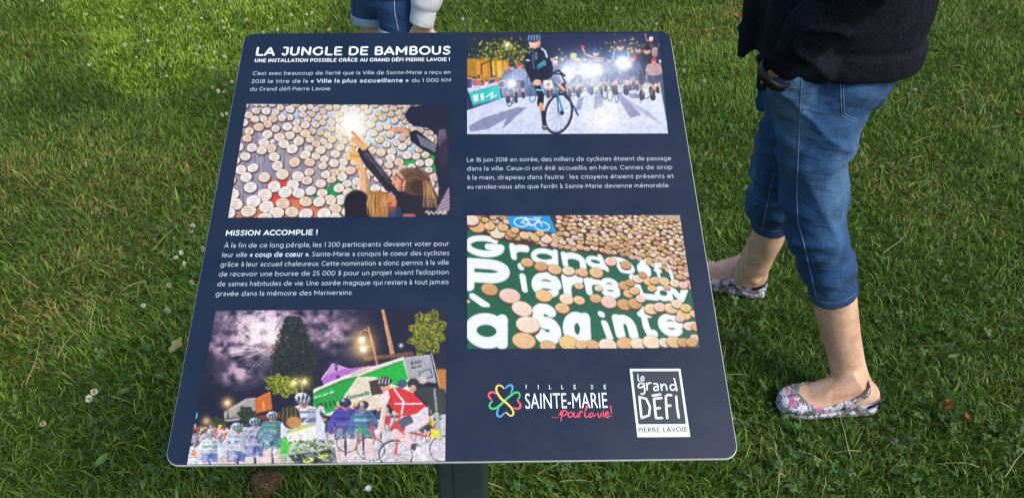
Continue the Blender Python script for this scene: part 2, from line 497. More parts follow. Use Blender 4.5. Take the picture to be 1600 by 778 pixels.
class Sheet:
    """flat print collected as triangles in panel metres"""
    def __init__(self): self.v = []; self.f = []; self.n = 0
    def add(self, co, tr):
        self.v.append(np.asarray(co)); self.f.append(np.asarray(tr) + self.n); self.n += len(co)
    def words(self, items, u0, u1, v, cap, justify=True, sx=None, gap=.30):
        """items: list of (word, bold); set from u0, filling to u1"""
        s = cap / CAP
        G = [glyphs(w, b) for w, b in items]
        wid = [g[3] - g[2] for g in G]
        nsp = len(items) - 1
        if sx is None or not justify:
            sx = (u1 - u0) / (s * (sum(wid) + nsp * gap)) if sx is None else sx
            gp = gap * s * sx
        else:
            sx = min(sx, (u1 - u0) / (s * (sum(wid) + nsp * .36)))
            gp = ((u1 - u0) - s * sx * sum(wid)) / max(nsp, 1)
        x = u0
        for (txt_, _b), g, w in zip(items, G, wid):
            if txt_[0] == '1' and x > u0: x += .10 * s * sx
            co = np.c_[(g[0][:, 0] - g[2]) * s * sx + x, g[0][:, 1] * s + v]
            self.add(co, g[1]); x += w * s * sx + gp
    def stroke(self, pts, w, smooth=True, taper=0.0):
        pts = np.asarray(pts, dtype=float)
        if smooth and len(pts) > 2:
            q = np.vstack([2 * pts[0] - pts[1], pts, 2 * pts[-1] - pts[-2]]); out = []
            for i in range(1, len(q) - 2):
                for t in np.linspace(0, 1, 6, endpoint=False):
                    out.append(.5 * (2 * q[i] + (q[i + 1] - q[i - 1]) * t + (2 * q[i - 1] - 5 * q[i] + 4 * q[i + 1] - q[i + 2]) * t * t + (3 * q[i] - q[i - 1] - 3 * q[i + 1] + q[i + 2]) * t ** 3))
            out.append(q[-2]); pts = np.array(out)
        n = len(pts)
        d = np.gradient(pts, axis=0); d /= np.linalg.norm(d, axis=1)[:, None] + 1e-12
        nn = np.c_[-d[:, 1], d[:, 0]]
        ww = w * .5 * (1 - taper + taper * np.sin(np.linspace(0, math.pi, n)))
        # round ends: extend with a short half cap
        a = pts + nn * ww[:, None]; b = pts - nn * ww[:, None]
        co = [x for ab in zip(a, b) for x in ab]; tr = []
        for i in range(n - 1):
            tr += [(2 * i, 2 * i + 1, 2 * i + 3), (2 * i, 2 * i + 3, 2 * i + 2)]
        for idx, sg, base in ((0, -1, 0), (n - 1, 1, 2 * n - 2)):
            k0 = len(co)
            for t in (45, 90, 135):
                t = math.radians(t)
                co.append(pts[idx] + nn[idx] * ww[idx] * math.cos(t) + d[idx] * sg * ww[idx] * math.sin(t))
            ch = [base, k0, k0 + 1, k0 + 2, base + 1]
            for i in range(1, 4): tr.append((ch[0], ch[i], ch[i + 1]))
        self.add(np.array(co), np.array(tr))
    def quad(self, pts): self.add(np.array(pts), np.array([(0, 1, 2), (0, 2, 3)]))
    def build(self, name, mat, h, parent=None):
        co = np.concatenate(self.v); tr = np.concatenate(self.f)
        P3 = panel_pts(co, h)
        a, b, c = P3[tr[:, 0]], P3[tr[:, 1]], P3[tr[:, 2]]
        fl = np.einsum('ij,j->i', np.cross(b - a, c - a), PN) < 0
        tr[fl] = tr[fl][:, ::-1]
        me = fast_mesh(name, P3, None, tr)
        return sign_obj(name, me, mat, parent or panel)

ink = {k: new_mat('print_' + k, srgb(*c), .42) for k, c in dict(white=(222, 236, 240), pale=(196, 212, 232), blue=(74, 158, 238), yellow=(238, 206, 92), green=(68, 196, 104), red=(230, 84, 108), charcoal=(36, 46, 62), navy=(38, 52, 78)).items()}

# a geometric single-stroke alphabet, wide and even like the sign's own lettering; units of cap height
def _arc(cx, cy, rx, ry, a0, a1, n=16):
    return [(cx + rx * math.cos(math.radians(a0 + (a1 - a0) * k / n)), cy + ry * math.sin(math.radians(a0 + (a1 - a0) * k / n))) for k in range(n + 1)]
_O = _arc(.34, .365, .33, .315, 0, 360, 22)
_E = [(.01, .375), (.67, .375)] + _arc(.34, .365, .33, .315, 0, 318, 20)
_C = _arc(.34, .365, .33, .315, 44, 316, 18)
_N = [(0, .36), (.03, .52), (.12, .64), (.27, .68), (.41, .63), (.49, .52), (.50, .40), (.50, .05)]
_A = [[(.05, .59), (.15, .66), (.27, .68), (.40, .65), (.47, .55), (.48, .42), (.48, .05)], [(.48, .39), (.26, .39), (.10, .35), (.05, .22), (.10, .10), (.24, .05), (.38, .09), (.48, .22)]]
_dot = lambda x, y: [(x - .004, y), (x + .004, y)]
ac = [(.30, .85), (.46, 1.02)]; gr = [(.14, 1.02), (.32, .85)]; ci = [(.16, .85), (.32, 1.0), (.48, .85)]
FONT = {  # letter: (width, [strokes])
 'a': (.48, _A), 'b': (.67, [[(0, 1.03), (0, .05)], _O]), 'c': (.60, [_C]), 'd': (.67, [_O, [(.67, 1.03), (.67, .05)]]), 'e': (.67, [_E]), 'f': (.34, [[(.12, .05), (.12, .82), (.16, .95), (.25, 1.01), (.36, 1.01)], [(0, .66), (.34, .66)]]),
 'g': (.67, [_O, [(.67, .68), (.67, .02), (.60, -.13), (.46, -.22), (.30, -.23), (.07, -.14)]]), 'h': (.50, [[(0, 1.03), (0, .05)], _N]), 'i': (.0, [[(0, .68), (0, .05)], _dot(0, .93)]), 'j': (.0, [[(0, .68), (0, -.08), (-.05, -.2), (-.16, -.23)], _dot(0, .93)]),
 'l': (.0, [[(0, 1.03), (0, .05)]]), 'm': (.92, [[(0, .68), (0, .05)], [(x * .92, y) for x, y in _N], [(x * .92 + .46, y) for x, y in _N]]), 'n': (.50, [[(0, .68), (0, .05)], _N]), 'o': (.67, [_O]), 'p': (.67, [[(0, .68), (0, -.23)], _O]), 'q': (.67, [_O, [(.67, .68), (.67, -.23)]]),
 'r': (.28, [[(0, .68), (0, .05)], [(0, .38), (.04, .54), (.13, .65), (.28, .68)]]), 's': (.46, [[(.44, .60), (.33, .67), (.20, .68), (.07, .62), (.05, .50), (.14, .41), (.32, .35), (.44, .27), (.45, .15), (.34, .06), (.19, .04), (.02, .12)]]),
 't': (.34, [[(.12, .86), (.12, .22), (.16, .09), (.25, .05), (.34, .08)], [(0, .66), (.34, .66)]]), 'u': (.50, [[(0, .68), (0, .32), (.02, .18), (.10, .08), (.24, .05), (.39, .10), (.47, .20), (.50, .36)], [(.50, .68), (.50, .05)]]), 'v': (.54, [[(0, .68), (.27, .05), (.54, .68)]]),
 'x': (.50, [[(0, .68), (.50, .05)], [(.50, .68), (0, .05)]]), 'y': (.54, [[(0, .68), (.27, .07)], [(.54, .68), (.22, -.10), (.12, -.22), (0, -.21)]]), 'z': (.46, [[(.02, .66), (.45, .66), (0, .07), (.46, .07)]]), 'œ': (1.34, [_O, [(x + .67, y) for x, y in _E]]),
 '0': (.66, [_arc(.33, .5, .33, .45, 0, 360, 22)]), '1': (.16, [[(0, .93), (.16, .95), (.16, .05)]]), '2': (.54, [[(.02, .80), (.10, .91), (.26, .95), (.42, .90), (.48, .76), (.44, .60), (.02, .06), (.54, .06)]]), '5': (.52, [[(.47, .95), (.10, .95), (.06, .55), (.26, .56), (.44, .48), (.51, .31), (.44, .12), (.25, .05), (.0, .13)]]),
 '6': (.60, [_arc(.30, .34, .29, .29, 0, 360, 18), [(.01, .36), (.04, .62), (.14, .84), (.30, .95), (.50, .92)]]), '8': (.58, [_arc(.29, .73, .23, .22, 0, 360, 16), _arc(.29, .28, .28, .23, 0, 360, 16)]),
 '$': (.54, [[(.50, .80), (.38, .88), (.22, .88), (.08, .80), (.06, .66), (.16, .54), (.38, .46), (.51, .36), (.51, .20), (.38, .11), (.2, .11), (.02, .20)], [(.28, 1.08), (.28, -.10)]]),
 'A': (.84, [[(0, .05), (.42, .95), (.84, .05)], [(.16, .30), (.68, .30)]]), 'B': (.62, [[(0, .05), (0, .95), (.36, .95)] + _arc(.36, .735, .20, .215, 90, -90, 8) + [(0, .52)], [(.36, .52)] + _arc(.38, .285, .24, .235, 90, -90, 8) + [(0, .05)]]), 'C': (.74, [_arc(.44, .5, .44, .45, 46, 314, 20)]),
 'D': (.74, [[(0, .05), (0, .95), (.32, .95)] + _arc(.32, .5, .42, .45, 90, -90, 14) + [(0, .05)]]), 'E': (.56, [[(.56, .95), (0, .95), (0, .05), (.58, .05)], [(0, .51), (.50, .51)]]), 'F': (.54, [[(.56, .95), (0, .95), (0, .05)], [(0, .47), (.48, .47)]]),
 'G': (.80, [_arc(.44, .5, .44, .45, 46, 330, 22) + [(.80, .28), (.80, .50)]]), 'I': (0, [[(0, .95), (0, .05)]]), 'J': (.44, [[(.08, .95), (.44, .95), (.44, .32), (.40, .14), (.28, .05), (.14, .07), (.01, .19)]]), 'K': (.64, [[(0, .95), (0, .05)], [(.60, .95), (.0, .36)], [(.20, .54), (.64, .05)]]), 'L': (.54, [[(0, .95), (0, .05), (.54, .05)]]),
 'M': (.90, [[(0, .05), (0, .95), (.45, .30), (.90, .95), (.90, .05)]]), 'N': (.72, [[(0, .05), (0, .95), (.72, .05), (.72, .95)]]), 'O': (.92, [_arc(.46, .5, .46, .45, 0, 360, 26)]), 'P': (.60, [[(0, .05), (0, .95), (.32, .95)] + _arc(.32, .66, .28, .29, 90, -90, 10) + [(0, .37)]]),
 'R': (.62, [[(0, .05), (0, .95), (.32, .95)] + _arc(.32, .67, .28, .28, 90, -90, 10) + [(0, .39)], [(.36, .38), (.61, .05)]]), 'S': (.58, [[(.55, .83), (.42, .93), (.27, .95), (.10, .88), (.05, .73), (.14, .59), (.34, .51), (.51, .42), (.57, .28), (.50, .12), (.32, .05), (.16, .07), (0, .17)]]),
 'T': (.66, [[(0, .95), (.66, .95)], [(.33, .95), (.33, .05)]]), 'U': (.68, [[(0, .95), (0, .42), (.03, .22), (.14, .09), (.34, .05), (.54, .09), (.65, .22), (.68, .42), (.68, .95)]]), 'V': (.82, [[(0, .95), (.41, .05), (.82, .95)]]),
 '.': (.0, [_dot(0, .06)]), ',': (.03, [[(.03, .07), (-.01, -.12)]]), "'": (.0, [[(0, 1.0), (0, .76)]]), ':': (.0, [_dot(0, .08), _dot(0, .60)]), '-': (.26, [[(0, .36), (.26, .36)]]), '!': (.0, [[(0, .97), (0, .36)], _dot(0, .06)]),
 '«': (.44, [[(.18, .60), (.02, .37), (.18, .14)], [(.44, .60), (.28, .37), (.44, .14)]]), '»': (.44, [[(0, .60), (.16, .37), (0, .14)], [(.26, .60), (.42, .37), (.26, .14)]])}
FONT['é'] = (.67, [_E, ac]); FONT['è'] = (.67, [_E, [(.2, 1.02), (.38, .85)]]); FONT['ê'] = (.67, [_E, ci]); FONT['à'] = (.48, _A + [[(.10, 1.02), (.28, .85)]]); FONT['â'] = (.48, _A + [[(.10, .85), (.25, 1.0), (.40, .85)]]); FONT['ç'] = (.60, [_C, [(.34, .04), (.36, -.10), (.22, -.18)]])
FONT['À'] = (.84, FONT['A'][1] + [[(.28, 1.27), (.46, 1.11)]]); FONT['Â'] = (.84, FONT['A'][1] + [[(.26, 1.10), (.42, 1.25), (.58, 1.10)]]); FONT['É'] = (.56, FONT['E'][1] + [[(.22, 1.11), (.40, 1.27)]])
_side = {}
for c_ in 'bhiklmnpruBDEFIKLMNPRÉ': _side[c_] = [.135, None]
for c_ in 'adghijlmnquGHIJMNUàâ1': _side.setdefault(c_, [None, None])[1] = .135
for c_ in 'AVTvxyzÀÂ\'.,': _side[c_] = [.035, .035]
for c_ in 'fLrtcKFE': _side.setdefault(c_, [None, None])[1] = .06
def bear(c, k):
    v = _side.get(c, (None, None))[k]
    return .085 if v is None else v
def split_corners(pts):
    """cut a polyline where it turns sharply, so every piece keeps its full weight"""
    out = [[pts[0]]]
    for i in range(1, len(pts)):
        out[-1].append(pts[i])
        if i < len(pts) - 1:
            a, b, c = pts[i - 1], pts[i], pts[i + 1]
            t = abs((math.degrees(math.atan2(c[1] - b[1], c[0] - b[0]) - math.atan2(b[1] - a[1], b[0] - a[0])) + 180) % 360 - 180)
            if t > 38: out.append([pts[i]])
    return out
def set_line(sheet, items, u0, u1, v, cap, justify, sx):
    """items: (word, stroke weight); words set from u0 to u1 on the base line v"""
    def gap(a, b, wt): return bear(a, 1) + bear(b, 0) + .72 * wt
    def width(w, wt): return sum(FONT[c][0] for c in w) + sum(gap(p_, q_, wt) for p_, q_ in zip(w[:-1], w[1:])) + wt
    W = [width(w, wt) for w, wt in items]; nsp = len(items) - 1; sp = .52 + .6 * items[0][1]
    fit = (u1 - u0) / (cap * (sum(W) + nsp * sp))
    sx = min(sx, fit) if justify else fit
    gp = ((u1 - u0) - cap * sx * sum(W)) / max(nsp, 1) if nsp else 0
    x = u0
    for (w, wt), wd in zip(items, W):
        p = x + cap * sx * wt / 2
        for i, c in enumerate(w):
            for st in FONT[c][1]:
                for piece in split_corners(st):
                    sheet.stroke([(p + cap * sx * a, v + cap * b) for a, b in piece], cap * wt * (.5 + .5 * sx), False)
            p += cap * sx * (FONT[c][0] + (gap(c, w[i + 1], wt) if i + 1 < len(w) else 0))
        x += cap * sx * wd + gp
BOLD = .19
def para(name, lines, cap_px, mat, bold_all=0.0, sx=None, h=.0009):
    s = Sheet()
    for (x0, y0, x1, y1, txt, just) in lines:
        a, b = uv(x0, y0), uv(x1, y1)
        v = (a[1] + b[1]) / 2
        mid = ((x0 + x1) / 2, (y0 + y1) / 2)
        cap = uv(mid[0], mid[1] - cap_px)[1] - uv(*mid)[1]
        items = []; bold = False; thin = bold_all
        for w in txt.split(' '):
            if w.startswith('*'): bold = True; w = w[1:]
            end = '*' in w; w = w.replace('*', '')
            items.append((w, BOLD if bold else bold_all))
            if end: bold = False
        set_line(s, items, a[0], b[0], v, cap, just, sx)
    return s.build(name, mat, h)

para('title', [(399.9, 86.6, 704, 86.2, 'LA JUNGLE DE BAMBOUS', False)], 12.6, ink['white'], .205)
para('subtitle', [(398.3, 96.9, 702.7, 96.7, 'UNE INSTALLATION POSSIBLE GRÂCE AU GRAND DÉFI PIERRE LAVOIE !', False)], 5.2, ink['white'], .20)
para('paragraph', [(395.3, 117.2, 703.7, 116.8, "C'est avec beaucoup de fierté que la Ville de Sainte-Marie a reçu en", True),
     (393, 129.7, 704.3, 129.2, '2018 le titre de la *« Ville la plus accueillante »* du 1 000 KM', True),
     (390.8, 142.2, 517, 142, 'du Grand défi Pierre Lavoie.', False)], 5.7, ink['pale'], .098, 1.25)
para('heading', [(353.1, 367.8, 495.8, 367.4, 'MISSION ACCOMPLIE !', False)], 7.9, ink['white'], .195)
para('paragraph', [(350.4, 386.4, 701.3, 385.2, 'À la fin de ce long périple, les 1 200 participants devaient voter pour', True),
     (347.4, 401.2, 702, 399.7, 'leur ville *« coup de cœur »*. Sainte-Marie a conquis le coeur des cyclistes', True),
     (344.7, 416.3, 701.3, 414.3, 'grâce à leur accueil chaleureux. Cette nomination a donc permis à la ville', True),
     (342.0, 431.4, 700.8, 429.3, "de recevoir une bourse de 25 000 $ pour un projet visant l'adoption", True),
     (339.7, 446.9, 700.8, 444.4, 'de saines habitudes de vie. Une soirée magique qui restera à tout jamais', True),
     (336.9, 462.6, 550.5, 460.7, 'gravée dans la mémoire des Mariverains.', False)], 7.3, ink['pale'], .092, 1.15)
para('paragraph', [(729.7, 252.3, 1049, 251.2, 'Le 16 juin 2018 en soirée, des milliers de cyclistes étaient de passage', True),
     (729.7, 265.9, 1050.6, 265.0, 'dans la ville. Ceux-ci ont été accueillis en héros. Cannes de sirop', True),
     (729.7, 279.9, 1053, 279.0, "à la main, drapeau dans l'autre : les citoyens étaient présents et", True),
     (729.7, 294.6, 1046, 293.2, "au rendez-vous afin que l'arrêt à Sainte-Marie devienne mémorable.", False)], 6.6, ink['pale'], .094, 1.15)

# ---- town logo: a four leaf ribbon emblem with its lettering
def zl(pts): return hmap(H_PU, [(750 + x / 7.273, 565 + y / 7.273) for x, y in pts])
town = None
def wpx(w, px=830, py=625): return uv(px + w, py)[0] - uv(px, py)[0]
for nm, pl in (('green', [[(430, 430), (452, 390), (440, 352), (400, 348), (340, 388), (285, 435), (230, 490), (180, 525), (130, 530), (108, 500), (120, 465), (142, 450)]]),
               ('yellow', [[(270, 300), (240, 272), (205, 270), (185, 300), (195, 350), (238, 415), (285, 455), (340, 505), (376, 560), (375, 600), (345, 612), (297, 576)]]),
               ('blue', [[(288, 302), (325, 268), (362, 270), (370, 305), (352, 352)], [(212, 528), (195, 570), (200, 610), (235, 618), (280, 580)]]),
               ('red', [[(132, 432), (100, 392), (110, 355), (150, 345), (198, 368)], [(424, 438), (458, 480), (453, 520), (420, 532), (378, 520)]])):
    s = Sheet()
    for p in pl: s.stroke(zl(p), wpx(3.4), True, .42)
    o = s.build('emblem', ink[nm], .0012 if nm == 'yellow' else .0009 if nm == 'green' else .0010)
s = Sheet()
for ch, x in zip('VILLEDE', (525, 663, 797, 937, 1077, 1275, 1420)):
    a = zl([(x - 12, 308)])[0]; b = zl([(x + 12, 308)])[0]; top = zl([(x, 260)])[0]
    if ch == 'I': a = zl([(x - 4, 308)])[0]; b = zl([(x + 4, 308)])[0]
    s.words([(ch, .01)], a[0], b[0], a[1], top[1] - a[1], False)
a, b, top = zl([(516, 526)])[0], zl([(1452, 526)])[0], zl([(900, 350)])[0]
s.words([('SAINTE-MARIE', .0)], a[0], b[0], (a[1] + b[1]) / 2, top[1] - a[1], False)
s.build('town_name', ink['white'], .0009)
s = Sheet()
for p in ([(822, 630), (824, 632)], [(852, 630), (854, 632)], [(882, 630), (884, 632)],
          [(918, 668), (930, 600), (940, 560), (915, 598), (905, 600), (930, 560), (975, 555), (985, 585), (950, 610), (930, 600)],
          [(1040, 570), (1010, 580), (1000, 610), (1020, 628), (1050, 610), (1052, 580), (1035, 572)], [(1070, 575), (1068, 610), (1085, 628), (1110, 600), (1115, 572), (1112, 625)],
          [(1128, 628), (1135, 575), (1148, 560), (1165, 572)], [(1190, 570), (1215, 520), (1222, 500), (1208, 505), (1195, 560), (1190, 610), (1205, 630), (1228, 615)],
          [(1275, 580), (1245, 590), (1238, 620), (1258, 628), (1280, 600), (1284, 580), (1285, 615), (1315, 600)], [(1335, 580), (1355, 630), (1385, 575)], [(1402, 580), (1398, 625)],
          [(1425, 605), (1455, 590), (1450, 570), (1430, 580), (1420, 615), (1445, 630), (1475, 610)], [(1482, 500), (1492, 580)], [(1494, 612), (1495, 614)], [(1400, 556), (1402, 558)]):
    s.stroke(zl(p), wpx(1.9), True, .15)
s.build('slogan', ink['red'], .0012)

# ---- charity ride logo: white frame, hand lettered name
def zd(pts): return hmap(H_PU, [(970 + x / 5.983, 565 + y / 5.983) for x, y in pts])
s = Sheet(); s.quad(zd([(82, 65), (556, 63), (649, 699), (155, 703)])); card = s.build('logo_card', ink['white'], .0009)
s = Sheet(); s.quad(zd([(108, 88), (539, 86), (608, 579), (165, 582)])); s.build('logo_field', ink['charcoal'], .0012)
s = Sheet()
for p in ([(157, 118), (163, 175), (178, 177)], [(190, 162), (215, 155), (208, 138), (192, 142), (188, 168), (200, 180), (218, 172)]): s.stroke(zd(p), wpx(1.5, 1030, 630))
for p in ([(212, 205), (185, 200), (165, 215), (165, 238), (190, 240), (210, 225)], [(213, 200), (222, 270), (212, 300), (188, 298)], [(238, 200), (245, 262)], [(242, 225), (258, 200), (280, 198)],
          [(305, 205), (335, 205), (345, 225), (350, 265)], [(345, 230), (315, 235), (308, 258), (325, 268), (348, 252)], [(372, 208), (382, 265)], [(380, 232), (400, 210), (420, 222), (430, 265)],
          [(510, 222), (480, 212), (460, 232), (468, 260), (495, 262), (514, 240)], [(496, 155), (512, 215), (522, 270)]): s.stroke(zd(p), wpx(2.3, 1030, 630))
for p in ([(172, 325), (182, 430), (192, 525)], [(172, 328), (235, 345), (272, 420), (262, 500), (192, 525)], [(296, 316), (368, 304)], [(308, 345), (318, 440), (328, 525)], [(310, 344), (380, 338)], [(318, 436), (362, 432)], [(328, 526), (384, 524)],
          [(418, 320), (424, 430), (432, 525)], [(418, 322), (440, 308), (470, 312)], [(424, 412), (462, 408)], [(516, 324), (524, 420), (540, 520)]): s.stroke(zd(p), wpx(3.7, 1030, 640), False)
s.build('logo_lettering', ink['white'], .0015)
s = Sheet(); a, b, top = zd([(168, 657)])[0], zd([(622, 655)])[0], zd([(390, 609)])[0]
s.words([('PIERRE', .0), ('LAVOIE', .0)], a[0], b[0], (a[1] + b[1]) / 2, top[1] - (a[1] + b[1]) / 2, False, None, .5)
s.build('logo_caption', ink['charcoal'], .0012)

# ------------------------------------------------------------------ the four printed photographs
class Paint:
    """a small painter: ellipses, polygons, lines and glows into a colour buffer, in photograph coordinates"""
    S = 2
    def __init__(self, x0, y0, x1, y1, col):
        self.x0, self.y0 = x0, y0
        self.w, self.h = int((x1 - x0) * self.S), int((y1 - y0) * self.S)
        self.b = np.ones((self.h, self.w, 3)) * (np.array(col) / 255.0)
        gy, gx = np.mgrid[0:self.h, 0:self.w]
        self.X = gx / self.S + x0 + .25; self.Y = gy / self.S + y0 + .25
    def win(self, xa, ya, xb, yb):
        i0 = max(0, int((ya - self.y0) * self.S) - 2); i1 = min(self.h, int((yb - self.y0) * self.S) + 3)
        j0 = max(0, int((xa - self.x0) * self.S) - 2); j1 = min(self.w, int((xb - self.x0) * self.S) + 3)
        return (slice(i0, i1), slice(j0, j1)) if i1 > i0 and j1 > j0 else None
    def mix(self, w, m, col):
        c = np.array(col) / 255.0 if not isinstance(col, np.ndarray) else col
        self.b[w] = self.b[w] * (1 - m[..., None]) + c * m[..., None]
    def ell(self, cx, cy, rx, ry, col, rot=0.0, a=1.0, soft=.5):
        R = max(rx, ry) + soft + 1
        w = self.win(cx - R, cy - R, cx + R, cy + R)
        if w is None: return
        dx, dy = self.X[w] - cx, self.Y[w] - cy
        c, s = math.cos(rot), math.sin(rot)
        u, v = (dx * c + dy * s) / rx, (-dx * s + dy * c) / ry
        d = (np.sqrt(u * u + v * v) - 1) * min(rx, ry)
        self.mix(w, np.clip(.5 - d / (2 * soft), 0, 1) * a, col)
    def poly(self, pts, col, a=1.0, soft=0.0):
        p = np.array(pts, dtype=float)
        w = self.win(p[:, 0].min(), p[:, 1].min(), p[:, 0].max(), p[:, 1].max())
        if w is None: return
        X, Y = self.X[w], self.Y[w]; m = np.zeros(X.shape, bool)
        for i in range(len(p)):
            xa, ya = p[i - 1]; xb, yb = p[i]
            if ya == yb: continue
            m ^= ((ya > Y) != (yb > Y)) & (X < (xb - xa) * (Y - ya) / (yb - ya) + xa)
        m = m.astype(float)
        for _ in range(int(soft * 2)):
            m = blur1(m)
        self.mix(w, m * a, col)
    def line(self, pts, wd, col, a=1.0):
        p = np.array(pts, dtype=float)
        for i in range(len(p) - 1):
            (xa, ya), (xb, yb) = p[i], p[i + 1]
            r = wd / 2 + 1
            w = self.win(min(xa, xb) - r, min(ya, yb) - r, max(xa, xb) + r, max(ya, yb) + r)
            if w is None: continue
            X, Y = self.X[w], self.Y[w]
            dx, dy = xb - xa, yb - ya; l2 = dx * dx + dy * dy + 1e-9
            t = np.clip(((X - xa) * dx + (Y - ya) * dy) / l2, 0, 1)
            d = np.hypot(X - xa - t * dx, Y - ya - t * dy)
            self.mix(w, np.clip((wd / 2 - d) / .5 + .5, 0, 1) * a, col)
    def ring(self, cx, cy, rx, ry, wd, col, a=1.0, rot=0.0):
        n = max(14, int(rx * 2.5)); c, s = math.cos(rot), math.sin(rot)
        q = []
        for k in range(n + 1):
            t = 2 * math.pi * k / n; u, v = rx * math.cos(t), ry * math.sin(t)
            q.append((cx + u * c - v * s, cy + u * s + v * c))
        self.line(q, wd, col, a)
    def glow(self, cx, cy, r, col, k=1.0, p=2.0):
        R = r * 3.2
        w = self.win(cx - R, cy - R, cx + R, cy + R)
        if w is None: return
        d = np.hypot(self.X[w] - cx, self.Y[w] - cy) / r
        m = (k * np.exp(-d ** p))[..., None] * (np.array(col) / 255.0)
        self.b[w] = 1 - (1 - np.clip(self.b[w], 0, 1)) * (1 - np.clip(m, 0, 1))
    def cloud(self, fn, col, a=1.0):
        """blend a colour by a mask function of the coordinates"""
        self.mix((slice(None), slice(None)), np.clip(fn(self.X, self.Y), 0, 1) * a, col)
    def grain(self, amt, sc=1.0, seed=5):
        n = fbm(self.X * sc, self.Y * sc, seed, 2) - .5
        self.b = np.clip(self.b * (1 + amt * n[..., None]), 0, 1)
    def text(self, txt, quad, col, bold=.05, fit=False):
        """a word set into a four cornered patch: baseline left, baseline right, top right, top left"""
        co, tr, a, b = glyphs(txt, bold)
        U = (co[:, 0] - a) / (b - a); V = (co[:, 1] - co[:, 1].min()) / (co[:, 1].max() - co[:, 1].min()) if fit else co[:, 1] / CAP
        H = fit_h([(0, 0), (1, 0), (1, 1), (0, 1)], quad)
        q = hmap(H, np.c_[U, V])
        w = self.win(q[:, 0].min(), q[:, 1].min(), q[:, 0].max(), q[:, 1].max())
        if w is None: return
        S2 = self.X[w], self.Y[w]; m = np.zeros(S2[0].shape)
        for ox, oy in ((-.125, -.125), (.125, -.125), (-.125, .125), (.125, .125)):
            X, Y = S2[0] + ox, S2[1] + oy; mm = np.zeros(X.shape, bool)
            for t in tr:
                (x1, y1), (x2, y2), (x3, y3) = q[t]
                e1 = (x2 - x1) * (Y - y1) - (y2 - y1) * (X - x1); e2 = (x3 - x2) * (Y - y2) - (y3 - y2) * (X - x2); e3 = (x1 - x3) * (Y - y3) - (y1 - y3) * (X - x3)
                mm |= ((e1 >= 0) & (e2 >= 0) & (e3 >= 0)) | ((e1 <= 0) & (e2 <= 0) & (e3 <= 0))
            m += mm / 4.0
        self.mix(w, m, col)
    def letter(self, ch, quad, col, t=.15):
        """a heavy round stroked letter filling a four cornered patch"""
        q = np.array(quad, dtype=float)
        asp = (np.linalg.norm(q[1] - q[0]) + np.linalg.norm(q[2] - q[3])) / (np.linalg.norm(q[3] - q[0]) + np.linalg.norm(q[2] - q[1]))
        t = min(t, .205 * asp)
        H = np.linalg.inv(fit_h([(0, 0), (1, 0), (1, 1), (0, 1)], quad))
        w = self.win(q[:, 0].min() - 2, q[:, 1].min() - 2, q[:, 0].max() + 2, q[:, 1].max() + 2)
        if w is None: return
        X, Y = self.X[w], self.Y[w]
        d = H[2, 0] * X + H[2, 1] * Y + H[2, 2]
        U = (H[0, 0] * X + H[0, 1] * Y + H[0, 2]) / d * asp; V = (H[1, 0] * X + H[1, 1] * Y + H[1, 2]) / d
        best = np.full(X.shape, 9.0)
        for pl in LETTER[ch]:
            p = [(t + x * (asp - 2 * t), t + y * (1 - 2 * t)) for x, y in pl]
            for (xa, ya), (xb, yb) in zip(p[:-1], p[1:]):
                dx, dy = xb - xa, yb - ya
                k = np.clip(((U - xa) * dx + (V - ya) * dy) / (dx * dx + dy * dy + 1e-9), 0, 1)
                best = np.minimum(best, np.hypot(U - xa - k * dx, V - ya - k * dy))
        px = 1.0 / max(np.linalg.norm(q[3] - q[0]), 1)
        self.mix(w, np.clip((t * 1.06 - best) / px + .5, 0, 1), col)
    def shade(self, k=.5, d=2, n=3):
        """crisp local contrast: every form gets a lit and a shaded flank"""
        lum = self.b.mean(axis=2)
        for q in range(n): lum = blur1(lum)
        p = np.pad(lum, d, mode='edge'); e = p[:-2 * d, :-2 * d] - p[2 * d:, 2 * d:]
        self.b = np.clip(self.b * (1 - k * e[..., None]) - .22 * k * e[..., None], 0, 1)
    def photo(self, warp, seed, speck=.25):
        """finish: fine irregular edges, speckled tones and a little softness, as a small print has"""
        wx = (fbm(self.X * .55, self.Y * .55, seed, 3) - .5) * 2 * warp; wy = (fbm(self.X * .55 + 40, self.Y * .55, seed + 5, 3) - .5) * 2 * warp
        sh = self.b.shape
        self.b = self.sample((self.X + wx).ravel(), (self.Y + wy).ravel()).reshape(sh)
        n = fbm(self.X * .9, self.Y * .9, seed + 9, 3) - .5; n2 = fbm(self.X * .22, self.Y * .3, seed + 13, 3) - .5
        lum = self.b.mean(axis=2, keepdims=True)
        self.b = np.clip(self.b * (1 + speck * 1.6 * n[..., None] + speck * n2[..., None]), 0, 1)
        self.b = np.clip(self.b + (self.b - lum) * .12, 0, 1)
    def sample(self, px, py):
        fx = np.clip((px - self.x0) * self.S - .5, 0, self.w - 1.001); fy = np.clip((py - self.y0) * self.S - .5, 0, self.h - 1.001)
        i, j = fy.astype(int), fx.astype(int); a, b = (fx - j)[:, None], (fy - i)[:, None]
        B = self.b
        return (B[i, j] * (1 - a) + B[i, j + 1] * a) * (1 - b) + (B[i + 1, j] * (1 - a) + B[i + 1, j + 1] * a) * b

